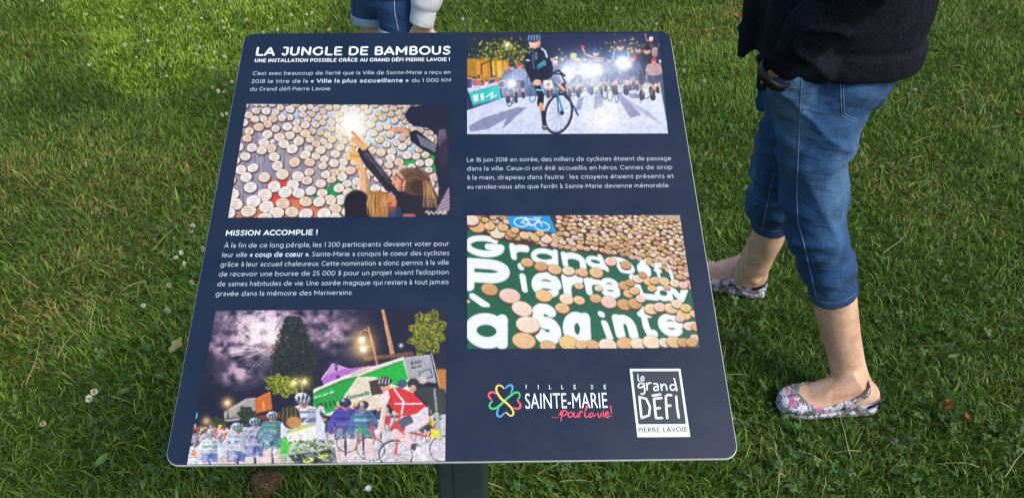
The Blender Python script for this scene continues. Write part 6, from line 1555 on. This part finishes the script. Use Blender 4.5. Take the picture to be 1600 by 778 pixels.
for P_ in (NEAR_PANT, FAR_PANT):                          # turned-up hems
    (c0, a0, b0), (c1, a1, b1) = P_[-2], P_[-1]
    t_ = c1 - c0
    pants.limb([(c1 - t_ * .62, a1 + .0005, b1 + .0005), (c1 - t_ * .52, a1 + .0032, b1 + .0032), (c1, a1 + .0034, b1 + .0034), (c1 + t_ * .06, a1 + .002, b1 + .002)], sub=1, n=28)
pants_me = pants.fuse('capri_trousers', .0052, 2, folds(.0105))
bv = bvh_of(pants_me)
trousers = local_obj('capri_trousers', pants_me, denim_m, woman, wroot)
seams = [on_cloth(bv, [(1252, 118), (1250, 177), (1248, 228), (1245, 305), (1247, 347), (1258, 388), (1270, 439), (1278, 474)]), on_cloth(bv, [(1211, 268), (1203, 300), (1194, 342), (1192, 362)])]
hems = [on_cloth(bv, [(1262, 458), (1272, 467), (1288, 473), (1304, 474), (1322, 469), (1340, 456)], .0004), on_cloth(bv, [(1176, 344), (1186, 356), (1200, 361), (1222, 361)], .0004)]
local_obj('seam', tube_mesh(seams, .0010), stitch_m, trousers, wroot); [local_obj('hem_stitching', tube_mesh([q], .0006), stitch_m, trousers, wroot) for q in hems]
pk = [on_cloth(bv, [(1313, 121), (1314, 150), (1315, 180), (1328, 188), (1343, 192)], .0004), on_cloth(bv, [(1317, 121), (1318, 150), (1319, 178), (1330, 184), (1344, 188)], .0004), on_cloth(bv, [(1313, 128), (1332, 128), (1352, 124)], .0004)]
local_obj('back_pocket', tube_mesh(pk, .0009), stitch_m, trousers, wroot)
fp = [on_cloth(bv, [(1203, 138), (1222, 142), (1240, 136), (1250, 124)], .0004)]
local_obj('front_pocket', tube_mesh(fp, .0009), stitch_m, trousers, wroot)

# hoodie
def hood_folds(co, no):
    x, y, z = co[:, 0], co[:, 1], co[:, 2]
    n1 = fbm(x * 9 + z * 7, z * 16 - x * 8, 201, 3) - .5
    n2 = 1 - 2 * np.abs(vnoise(x * 9 + z * 12, z * 17 - x * 15, 231) - .5)
    arm = np.exp(-((x - .50) / .09) ** 2)
    seam = -.0045 * np.exp(-((z - .892) / .0045) ** 2) * (x > .56)
    return .006 * n1 + .009 * (n2 ** 4) * (.25 + arm) - .003 + seam
hood = Shell()
hood.limb([(Vector((x, 1.483, h)), a, b) for h, x, a, b in TORSO[1:]], flat=True, n=28, power=.9)
hood.limb([(Vector((.656, 1.483, .832)), .154, .164), (Vector((.656, 1.483, .838)), .158, .168), (Vector((.656, 1.483, .86)), .158, .169), (Vector((.655, 1.483, .885)), .158, .170)], flat=True, n=28, sub=3, power=.9)
for s_, e_, w_ in ((sL, eL, wL), (sR, eR, wR)):
    hood.limb([(s_ + Vector((0, .02 if s_.y < 1.48 else -.02, .01)), .070, .066), ((s_ + e_) / 2, .062, .058), (e_, .058, .052), ((e_ * .62 + w_ * .38), .054, .046), ((e_ * .3 + w_ * .7), .047, .042), ((e_ * .12 + w_ * .88), .038, .036), (w_ + (w_ - e_) * .02, .032, .033)], sub=4)
hood.ball((.556, 1.362, .866), .072, .056, .042)
# open front panels that hang forward and end in a point
for yy in (1.40, 1.56):
    hood.limb([(Vector((.545, yy, 1.12)), .030, .055), (Vector((.522, yy, 1.0)), .036, .060), (Vector((.508, yy, .90)), .034, .058), (Vector((.504, yy, .855)), .026, .05), (Vector((.490, yy - .01, .815)), .014, .035), (Vector((.482, yy - .015, .792)), .006, .016)], sub=3)
hood.limb([(Vector((.70, 1.483, 1.36)), .07, .10), (Vector((.745, 1.483, 1.33)), .055, .10), (Vector((.775, 1.483, 1.27)), .035, .085), (Vector((.78, 1.483, 1.22)), .015, .05)], sub=3)
hood_me = hood.fuse('hoodie', .0062, 3, hood_folds)
hoodie = local_obj('hoodie', hood_me, hood_m, woman, wroot)
cf = Shell(); d_ = (wL - eL).normalized()
cf.limb([(wL - d_ * .03, .034, .035), (wL + d_ * .004, .0345, .0355), (wL + d_ * .014, .032, .033)], sub=3); local_obj('cuff', cf.fuse('cuff', .004, 2), rib_m, hoodie, wroot)
# black wrist strap just above the pocket
wp = wL + d_ * .032
ring_pts = []
ax = d_.cross(Vector((0, 1, 0))).normalized(); ay = d_.cross(ax).normalized()
for k in range(33):
    a = 2 * math.pi * k / 32; ring_pts.append(wp + ax * math.cos(a) * .0315 + ay * math.sin(a) * .0345)
local_obj('wristband', ribbon(ring_pts, [d_] * 33, .017, .004, 'wristband'), strap_m, woman, wroot)
# hair out of the picture, shoulder length
hr = Shell(); hc = np.array(head_c)
hr.ball(hc + (.018, 0, .034), .098, .084, .098); hr.limb([(Vector(hc + (.05, 0, .02)), .062, .082), (Vector(hc + (.068, 0, -.08)), .05, .085), (Vector(hc + (.07, 0, -.17)), .032, .075)], sub=3)
local_obj('hair', hr.fuse('hair', .007, 3), hair_m, woman, wroot); face_parts(head_c, (-1, .12), 1.0, woman, wroot)
# shoes
def slip_cover(s):
    return float(np.interp(s, [0, .03, .10, .20, .28, .34, .42, .52, .60, .66, .70, .745, .78, .815], [.74, .66, .52, .46, .48, .57, .60, .575, .59, .64, .69, .765, .84, 1.0]))
for fr, Lf, which in ((near_fr, near_len, 'near'), (far_fr, far_len, 'far')):
    so = local_obj('shoe', shoe_mesh(fr, Lf, slip_cover), flo, woman, wroot)
    local_obj('sole', sole_mesh(fr, Lf), flo, so, wroot)
    o_, f_, l_ = fr
    path, up = [], []
    for sg, rng in ((-1, np.linspace(0, 1, 14)), (1, np.linspace(1, 0, 14)[1:])):
        for t in rng:
            s = .40 + (.160 - .40) * t; w = foot_profile(max(s, 0.0), 1) + .004
            if s < .24: w = .0365 * max(0.0, 1 - ((.24 - s) / .080) ** 2) ** .5 + .001
            path.append(o_ + f_ * (s * Lf) + l_ * sg * w + np.array([0, 0, .036 + .052 * t])); up.append(np.array([0, 0, 1.0]) * .93 + f_ * .35)
    wd_ = [.0165 - .003 * math.sin(math.pi * i / (len(path) - 1)) for i in range(len(path))]
    local_obj('heel_strap', ribbon(path, up, wd_, .0028, 'heel_strap'), flo, so, wroot)
    # dark lining seen above the heel cup and in the slot at the side
    pts_, up_ = [], []
    for k in range(19):
        a = math.pi * (k / 18.0) ; s = .155 - .150 * math.sin(a) ** .8; sg = math.cos(a)
        pts_.append(o_ + f_ * (s * Lf) + l_ * .0345 * math.copysign(abs(sg) ** .6, sg) + np.array([0, 0, .030 + .018 * math.sin(a)])); up_.append(np.array([0, 0, 1.0]))
    local_obj('heel_lining', ribbon(pts_, up_, .008, .003, 'heel_lining'), strap_m, so, wroot)
    for sg in (-1, 1):
        q = [o_ + f_ * (s * Lf) + l_ * sg * (foot_profile(s, 1) + .0036) + np.array([0, 0, z]) for s, z in ((.335, .028), (.36, .0315), (.385, .032), (.41, .0295), (.435, .025))]
        local_obj('side_slot', ribbon(q, [np.array([0, 0, 1.0])] * 5, [.0015, .006, .0075, .006, .0015], .0016, 'side_slot'), strap_m, so, wroot)

# ================================================================== the child behind the sign
CH = Vector((-.398, 2.50, 0)); cf_ = np.array([-math.cos(math.radians(42)), -math.sin(math.radians(42)), 0]); cl_ = np.array([-cf_[1], cf_[0], 0])
def cp(f, l, h): return Vector(tuple(np.array(CH) + cf_ * f + cl_ * l + np.array([0, 0, h])))
child = Shell()
for sg in (-1, 1):
    child.limb([(cp(0, .070 * sg, .60), .055, .055), (cp(.004, .080 * sg, .50), .066, .064), (cp(.008, .074 * sg, .40), .056, .055), (cp(.008, .062 * sg, .32), .044, .044), (cp(-.004, .062 * sg, .24), .043, .042), (cp(-.008, .062 * sg, .14), .034, .032), (cp(-.008, .062 * sg, .07), .027, .026), (cp(-.006, .062 * sg, .04), .028, .026)], lat=cl_, sub=3)
    hf = cp(-.045, .064 * sg, .02); frc = foot_frame(hf, math.atan2(cf_[1], cf_[0]) + .12 * sg); add_foot(child, frc, .185, .80)
child.limb([(cp(0, 0, .575), .05, .08), (cp(0, 0, .62), .07, .10), (cp(0, 0, .72), .078, .105), (cp(0, 0, .85), .08, .115), (cp(0, 0, .93), .075, .13), (cp(0, 0, .98), .05, .08)], lat=cl_, flat=True)
csL, ceL, cwL = cp(.0, .135, .93), cp(-.045, .205, .765), cp(.012, .186, .570)
csR, ceR, cwR = cp(.0, -.135, .93), cp(-.02, -.165, .77), cp(.125, -.075, .735)
for s_, e_, w_ in ((csL, ceL, cwL), (csR, ceR, cwR)): child.limb([(s_, .036, .036), ((s_ + e_) / 2, .032, .031), (e_, .028, .027), (w_, .021, .023)], lat=cl_, sub=3)
add_hand(child, cwL, (-.30, .0, -1), (.1, 1, 0), 1, .98, .4); add_hand(child, cwR, tuple(cl_ * .9 + cf_ * -.05 + np.array([0, 0, .1])), tuple(-cf_), -1, .80, .2)
chead = tuple(cp(.01, 0, 1.115)); add_head(child, chead, (cf_[0], cf_[1]), .90)
cme = child.fuse('person', .0052, 3)
kid = tag(link_mesh('person', cme, skin_m), 'child in dark denim shorts and a pale grey sweatshirt standing behind the sign', 'person')
cme.transform(Matrix.Translation(-CH)); kid.location = CH
def kid_folds(co, no):
    return .004 * (fbm(co[:, 0] * 11, co[:, 2] * 24 + co[:, 0] * 9, 301, 3) - .5) + .004 * (1 - 2 * np.abs(vnoise(co[:, 0] * 10 + 4, co[:, 2] * 20 + co[:, 1] * 8, 311) - .5)) ** 4 - .001
sh_ = Shell()
sh_.limb([(cp(0, 0, .560), .085, .130), (cp(0, 0, .60), .106, .150), (cp(0, 0, .66), .104, .146), (cp(0, 0, .72), .096, .136)], lat=cl_, flat=True, n=24)
HEM = (.508, .492)
for sg in (-1, 1): sh_.limb([(cp(0, .072 * sg, .62), .092, .076), (cp(.002, .078 * sg, .56), .089, .077), (cp(.004, .082 * sg, .525), .087, .078), (cp(.004, .082 * sg, .512), .087, .078)], lat=cl_, n=24, sub=3)
shorts = local_obj('shorts', sh_.fuse('shorts', .005, 2, kid_folds), denim2_m, kid, CH)
for sg in (-1, 1):
    c_ = Shell(); c_.limb([(cp(.004, .082 * sg, .529), .0905, .0815), (cp(.004, .082 * sg, .519), .093, .084), (cp(.004, .082 * sg, .504), .0935, .0845), (cp(.004, .082 * sg, .500), .090, .081)], lat=cl_, n=28, sub=2)
    local_obj('rolled_cuff', c_.fuse('rolled_cuff', .004, 2, lambda co, no: .0015 * (fbm(co[:, 0] * 40, co[:, 1] * 40, 5, 2) - .5)), cuffm, shorts, CH)
bvs = BVHTree.FromPolygons([v.co + CH for v in shorts.data.vertices], [p.vertices[:] for p in shorts.data.polygons])
local_obj('seam', tube_mesh([on_cloth(bvs, [(616, 2), (617, 20), (620, 36), (623, 50)], .0006, 2.0)], .0016), cuffm, shorts, CH)
sw = Shell()
sw.limb([(cp(.0, 0, .632), .114, .156), (cp(0, 0, .657), .120, .162), (cp(0, 0, .70), .108, .138), (cp(0, 0, .80), .10, .132), (cp(0, 0, .90), .092, .138), (cp(0, 0, .96), .065, .10), (cp(0, 0, 1.0), .05, .055)], lat=cl_, flat=True, n=24)
for s_, e_, w_ in ((csL, ceL, cwL), (csR, ceR, cwR)): sw.limb([(s_, .052, .050), ((s_ + e_) / 2, .050, .048), (e_, .052, .050), ((e_ * .55 + w_ * .45), .054, .052), ((e_ * .28 + w_ * .72), .050, .048), ((e_ * .18 + w_ * .82), .040, .040), (w_ - (e_ - w_) * .02, .036, .038)], lat=cl_, sub=3)
for sg, s_ in ((1, csL), (-1, csR)): sw.limb([(cp(0, .03 * sg, .955), .066, .062), (cp(0, .085 * sg, .952), .064, .060), (s_ + Vector((0, 0, .004)), .060, .058), (cp(0, .160 * sg, .895), .052, .05)], lat=cf_, sub=3)
sweat = local_obj('sweatshirt', sw.fuse('sweatshirt', .006, 2, lambda co, no: 1.6 * kid_folds(co, no)), grey_m, kid, CH)
for w_, e_ in ((cwL, ceL), (cwR, ceR)):
    d2_ = (w_ - e_).normalized(); c_ = Shell(); c_.limb([(w_ - d2_ * .045, .0385, .040), (w_ - d2_ * .01, .0385, .040), (w_ + d2_ * .012, .037, .0385)], lat=cl_, sub=3); local_obj('cuff', c_.fuse('cuff', .004, 2), grey_m, sweat, CH)
hr = Shell(); hc = np.array(chead); ff = cf_
hr.ball(hc - ff * .016 + (0, 0, .03), .092, .080, .092, math.atan2(ff[1], ff[0])); hr.limb([(Vector(hc - ff * .045), .06, .07), (Vector(hc - ff * .062 + (0, 0, -.09)), .045, .07), (Vector(hc - ff * .065 + (0, 0, -.16)), .025, .05)], lat=cl_, sub=3)
local_obj('hair', hr.fuse('hair', .007, 3), hair_m, kid, CH); face_parts(chead, (cf_[0], cf_[1]), .90, kid, CH)
canvas_m = knit('white_canvas', (.5, .5, .5, 1), (.62, .62, .6, 1), 300)
for sg in (-1, 1):
    hf = cp(-.045, .064 * sg, .02); frc = foot_frame(hf, math.atan2(cf_[1], cf_[0]) + .12 * sg)
    so = local_obj('shoe', shoe_mesh(frc, .185, lambda s: float(np.interp(s, [0, .2, .45, .55, 1], [.86, .80, .84, 1, 1])), .80, .003, .004), canvas_m, kid, CH); local_obj('sole', sole_mesh(frc, .185, .84, .014), grey_m, so, CH)

# ------------------------------------------------------------------ small things lying or growing in the lawn
flw_m = new_mat('clover_floret', (.66, .66, .52, 1), .7, 0, .2)
P(flw_m).inputs['Subsurface Weight'].default_value = .1
stem_m = new_mat('clover_stem', (.08, .16, .03, 1), .6)
def flower_mesh(seed, tone):
    r = random.Random(seed); vs_, fs_, mi = [], [], []
    for k in range(90):                                   # florets packed on a globe, each a narrow folded petal
        z = 1 - 2 * (k + .5) / 90; a = k * 2.39996; q = math.sqrt(max(0, 1 - z * z))
        d = Vector((q * math.cos(a), q * math.sin(a), z * .9 + .1)).normalized(); t = d.orthogonal().normalized(); u = d.cross(t)
        R0 = .0042; R1 = (.0092 + r.uniform(-.0012, .0014)) * (.86 if z < -.4 else 1)
        w = .0011; b = len(vs_); ctr = Vector((0, 0, 0))
        lift = Vector((0, 0, .0015 * (1 if z > 0 else -1)))
        for p in (ctr + d * R0 - t * w * .6, ctr + d * R0 + t * w * .6, ctr + d * R1 * .8 + t * w * 1.2 + u * .0005, ctr + d * R1 + lift, ctr + d * R1 * .8 - t * w * 1.2 + u * .0005): vs_.append(tuple(p))
        fs_ += [(b, b + 1, b + 2, b + 4), (b + 4, b + 2, b + 3)]; mi += [0, 0]
    b = len(vs_)
    for zz in (-.055, -.004):                             # the stalk
        for k in range(5): vs_.append((.0007 * math.cos(k * 1.2566), .0007 * math.sin(k * 1.2566), zz))
    for k in range(5):
        fs_.append((b + k, b + (k + 1) % 5, b + 5 + (k + 1) % 5, b + 5 + k)); mi.append(1)
    me = mesh_from(vs_, fs_, True, 'clover_flower'); me.materials.append(tone); me.materials.append(stem_m)
    me.polygons.foreach_set('material_index', mi); me.update()
    return me
flw2 = new_mat('clover_floret_faded', (.46, .37, .26, 1), .8); flw3 = new_mat('clover_floret_young', (.52, .60, .36, 1), .7)
FM = [flower_mesh(1, flw_m), flower_mesh(2, flw_m), flower_mesh(3, flw2), flower_mesh(4, flw3)]
protos = {}
FL = [('upper', (66, 2), 0), ('upper', (135, 23), 0), ('upper', (190, 27), 0), ('upper', (252, 14), 0), ('upper', (238, 33), 0), ('upper', (315, 29), 1), ('upper', (340, 18), 0), ('upper', (348, 34), 1), ('upper', (350, 44), 0), ('upper', (287, 43), 0), ('upper', (295, 43), 1),
      ('upper', (245, 63), 0), ('upper', (231, 64), 1), ('upper', (225, 46), 3), ('upper', (213, 90), 0), ('upper', (156, 93), 0), ('upper', (139, 102), 0), ('upper', (260, 119), 0), ('upper', (307, 85), 0), ('upper', (312, 74), 1), ('upper', (318, 73), 0), ('upper', (269, 53), 2), ('upper', (332, 106), 0),
      ('upper', (351, 89), 0), ('upper', (336, 82), 3), ('upper', (332, 137), 2), ('upper', (341, 143), 0), ('upper', (350, 144), 1), ('upper', (194, 71), 3), ('upper', (234, 102), 3), ('upper', (241, 72), 3), ('upper', (220, 25), 2), ('upper', (302, 2), 1), ('upper', (359, 3), 1), ('upper', (385, 33), 2), ('upper', (363, 47), 3), ('upper', (307, 5), 0),
      ('beside', (354, 178), 0), ('beside', (347, 180), 1), ('beside', (362, 128), 0), ('beside', (301, 353), 1), ('beside', (298, 361), 0), ('beside', (275, 402), 0), ('beside', (283, 395), 0), ('beside', (288, 412), 1), ('beside', (264, 446), 0), ('beside', (300, 441), 1), ('beside', (262, 485), 0), ('beside', (224, 477), 0), ('beside', (317, 389), 3), ('beside', (147, 612), 0), ('beside', (139, 623), 1), ('beside', (67, 662), 2),
      ('behind', (424, 29), 0), ('behind', (455, 24), 3), ('behind', (465, 11), 1), ('behind', (479, 23), 1), ('behind', (488, 20), 0), ('behind', (454, 41), 0), ('behind', (478, 38), 1), ('behind', (502, 7), 2), ('behind', (514, 47), 0), ('behind', (434, 47), 1), ('behind', (385, 32), 1), ('behind', (443, 3), 0), ('behind', (480, 2), 2), ('behind', (411, 51), 3),
      ('behind', (723, 30), 0), ('behind', (760, 34), 3), ('behind', (963, 14), 0), ('behind', (1026, 38), 0), ('right', (1064, 67), 3), ('right', (1068, 110), 0), ('right', (1100, 127), 0), ('right', (1103, 240), 0), ('right', (1429, 140), 0), ('right', (1378, 261), 3), ('right', (1114, 45), 3)]
FGL = {'upper': ('white clover flower in the bright turf left of the sign', 'clover flowers in the bright turf'), 'beside': ('white clover flower in the grass close to the left edge of the sign', 'clover flowers along the left of the sign'),
       'behind': ('white clover flower in the grass just behind the top of the sign', 'clover flowers behind the sign'), 'right': ('white clover flower in the grass around the woman', 'clover flowers round the woman')}
for k, (grp, (px, py), kind) in enumerate(FL):
    h = .030 + .012 * rnd.random()
    p = on_ground(px, py, h)
    if kind not in protos: protos[kind] = bpy.data.objects.new('clover_flower', FM[kind]); o = protos[kind]
    else: o = protos[kind].copy()
    COL.objects.link(o); o.location = p; o.rotation_euler = (rnd.uniform(-.45, .45), rnd.uniform(-.45, .45), rnd.uniform(0, 6)); s_ = rnd.uniform(.68, 1.0); o.scale = (s_, s_, s_ * rnd.uniform(.85, 1.05))
    lab, gp = FGL[grp]
    tag(o, lab, 'flower', gp)

# a clod of dry earth with dead roots left of the post
cl_m = new_mat('dry_earth', (.10, .062, .035, 1), 1.0, 0, .1)
tce = N(cl_m, 'ShaderNodeTexCoord'); ne = N(cl_m, 'ShaderNodeTexNoise'); ne.inputs['Scale'].default_value = 150; ne.inputs['Detail'].default_value = 8; ne.inputs['Roughness'].default_value = .7; L(cl_m, tce.outputs['Object'], ne.inputs['Vector'])
re_ = ramp(cl_m, ne.outputs['Fac'], [(.32, (.045, .026, .014, 1)), (.52, (.125, .078, .045, 1)), (.72, (.25, .17, .10, 1))]); L(cl_m, re_.outputs[0], P(cl_m).inputs['Base Color'])
be = N(cl_m, 'ShaderNodeBump'); be.inputs['Strength'].default_value = 1; be.inputs['Distance'].default_value = .006; L(cl_m, ne.outputs['Fac'], be.inputs['Height']); L(cl_m, be.outputs[0], P(cl_m).inputs['Normal'])
s = Shell(); cc = on_ground(415, 757, .012)
s.ball((0, 0, .004), .040, .036, .024); s.ball((-.018, .012, .008), .022, .020, .022); s.ball((.024, .010, .006), .022, .022, .022); s.ball((.006, -.022, .0), .024, .016, .018)
cm = s.fuse('earth_clod', .0022, 1, lambda co, no: .012 * (fbm(co[:, 0] * 60 + 5, co[:, 1] * 60 + co[:, 2] * 50, 401, 4) - .5) + .004 * (fbm(co[:, 0] * 260, co[:, 1] * 260 + co[:, 2] * 200, 411, 2) - .5))
clod = tag(link_mesh('earth_clod', cm, cl_m), 'clod of dry brown earth lying in the grass below the lower left of the sign', 'earth clod'); clod.location = cc; clod.scale = (.82, .82, .82)

# fallen leaves: a cupped blade with a midrib
def leaf_mesh(name, ln, wd, curl, lobes=0, seed=1):
    r = random.Random(seed); vs_, fs_ = [], []; nu, nv = 12, 5
    for i in range(nu + 1):
        t = i / nu; w = wd * math.sin(math.pi * min(1, t * .96 + .02)) ** .75 * (1 + (lobes and .28 * math.sin(t * lobes * 6.28)))
        for j in range(-nv, nv + 1):
            q = j / nv
            vs_.append((t * ln - ln / 2, q * w, curl * (q * q * wd + .5 * (t - .5) ** 2 * ln) + .0012 * r.uniform(-1, 1) - .0008 * (j == 0)))
    m = 2 * nv + 1
    for i in range(nu):
        for j in range(m - 1): fs_.append((i * m + j, i * m + j + 1, (i + 1) * m + j + 1, (i + 1) * m + j))
    b = len(vs_)
    for k in range(4): vs_ += [(-ln / 2 - k * ln * .1, -.0006, .001 * k), (-ln / 2 - k * ln * .1, .0006, .001 * k)]
    for k in range(3): fs_.append((b + 2 * k, b + 2 * k + 1, b + 2 * k + 3, b + 2 * k + 2))
    return mesh_from(vs_, fs_, True, name)
def leaf_material(name, c1, c2):
    m = new_mat(name, c1, .7, 0, .2); t = N(m, 'ShaderNodeTexCoord'); a = N(m, 'ShaderNodeTexNoise'); a.inputs['Scale'].default_value = 90; a.inputs['Detail'].default_value = 5
    L(m, t.outputs['Object'], a.inputs['Vector']); r = ramp(m, a.outputs['Fac'], [(.35, c1), (.68, c2)]); L(m, r.outputs[0], P(m).inputs['Base Color']); return m
brown_m = leaf_material('dead_leaf', (.20, .075, .025, 1), (.36, .17, .06, 1)); tan_m = leaf_material('tan_leaf', (.17, .20, .075, 1), (.27, .28, .12, 1)); dock_m = leaf_material('broad_green_leaf', (.055, .125, .030, 1), (.085, .17, .045, 1)); yel_m = leaf_material('yellow_leaf', (.34, .36, .05, 1), (.45, .40, .09, 1))
def drop(px, py, name, me, mat, rot, z, label, cat, group=None):
    o = link_mesh(name, me, mat); o.location = on_ground(px, py, z); o.rotation_euler = rot; tag(o, label, cat, group); return o
drop(1474, 636, 'fallen_leaf', leaf_mesh('fallen_leaf', .032, .012, 1.4, 0, 3), brown_m, (.5, .3, .9), .034, 'curled orange brown dead leaf on the grass right of the near shoe', 'leaf')
drop(1508, 655, 'fallen_leaf', leaf_mesh('fallen_leaf', .024, .009, 1.1, 0, 4), brown_m, (.3, -.3, 2.2), .032, 'smaller brown dead leaf just below the curled orange brown one', 'leaf')
drop(276, 541, 'fallen_leaf', leaf_mesh('fallen_leaf', .050, .013, .5, 2, 5), tan_m, (.15, -.2, 1.2), .044, 'pale tan lobed leaf lying in the grass left of the sign', 'leaf')
drop(1150, 28, 'fallen_leaf', leaf_mesh('fallen_leaf', .040, .016, .8, 0, 6), brown_m, (.2, .2, .3), .034, 'dry brown leaf on the thin turf between the sign and the woman', 'leaf')
drop(1593, 180, 'fallen_leaf', leaf_mesh('fallen_leaf', .035, .013, .8, 0, 8), brown_m, (.2, .2, 2.3), .034, 'rusty leaf in the grass far right of the black hoodie', 'leaf')
drop(575, 764, 'petal', leaf_mesh('petal', .016, .007, .8, 0, 9), new_mat('white_petal', (.75, .76, .76, 1), .6), (.3, .2, .5), .038, 'small white petal in the grass left of the grey post', 'petal')
LW = [(1490, 560, .055, .4), (1540, 100, .05, 1.0), (1228, 655, .042, .7), (1246, 668, .036, 2.2), (1130, 705, .035, 1.8), (230, 545, .055, 2.4), (200, 610, .045, .5), (160, 720, .05, 1.1), (1560, 200, .06, .4), (250, 590, .04, 2.9), (1290, 730, .03, 2.0)]
wl = 'broad green weed leaf lying among the grass blades'
for k, (px, py, ln, a) in enumerate(LW):
    right = px > 1000
    o = drop(px, py, 'weed_leaf', leaf_mesh('weed_leaf', ln * .8, ln * .2, .55, 0, 20 + k), dock_m, (rnd.uniform(-.3, .3), rnd.uniform(-.3, .3), a), .036,
             'broad green weed leaf among the grass right of the sign' if right else 'broad green weed leaf among the grass left of the sign', 'leaf', 'weed leaves right of the sign' if right else 'weed leaves left of the sign')
# longer dry stalks that stand out from the turf
def stalk_mesh(seed, ln):
    r = random.Random(seed); vs_, fs_ = [], []; x = 0; z = 0; a = r.uniform(.9, 1.35); y = 0; n = 7; bend = r.uniform(-.08, .16)
    for i in range(n + 1):
        w = .0013 * (1 - .75 * i / n)
        vs_ += [(x, y - w, z), (x, y + w, z), (x, y, z + w * 1.2)]
        x += math.sin(a) * ln / n; z += math.cos(a) * ln / n; y += r.uniform(-.002, .002); a += bend
    for i in range(n):
        for k in range(3): fs_.append((3 * i + k, 3 * i + (k + 1) % 3, 3 * i + 3 + (k + 1) % 3, 3 * i + 3 + k))
    return mesh_from(vs_, fs_, True, 'dry_stalk')
straw_m = leaf_material('dry_stalk', (.40, .34, .18, 1), (.56, .50, .30, 1))
SM = [stalk_mesh(k, .07 + .012 * k) for k in range(5)]
for m_ in SM: m_.materials.append(straw_m)
ST = [(1415, 95), (1442, 85), (1506, 105), (1545, 110), (1590, 95), (1585, 120), (1465, 85), (1495, 145), (1530, 180), (1510, 185), (1500, 110), (1395, 215), (1440, 245), (1425, 225), (1380, 395), (1395, 475), (1455, 385), (1220, 735), (1290, 745), (1330, 715), (1345, 705), (1285, 720), (1530, 730), (1570, 745), (1440, 540), (1130, 560), (1120, 590), (150, 410), (90, 430), (60, 450), (160, 490), (60, 300), (110, 590), (140, 520), (40, 600), (175, 620), (90, 560), (230, 440), (240, 390), (190, 330), (130, 250), (180, 240), (60, 240), (1150, 655), (1140, 690), (1190, 680), (560, 752), (520, 765), (790, 765), (840, 740), (875, 752)]
for k, (px, py) in enumerate(ST):
    o = bpy.data.objects.new('dry_stalk', SM[k % 5]); COL.objects.link(o); o.location = on_ground(px, py, .022); o.rotation_euler = (0, 0, rnd.uniform(0, 6.28))
    lf = px < 600
    tag(o, 'dry straw coloured stalk lying in the grass left of the sign' if lf else 'dry straw coloured stalk lying in the grass right of the post', 'stalk', 'dry stalks left of the sign' if lf else 'dry stalks right of the post')
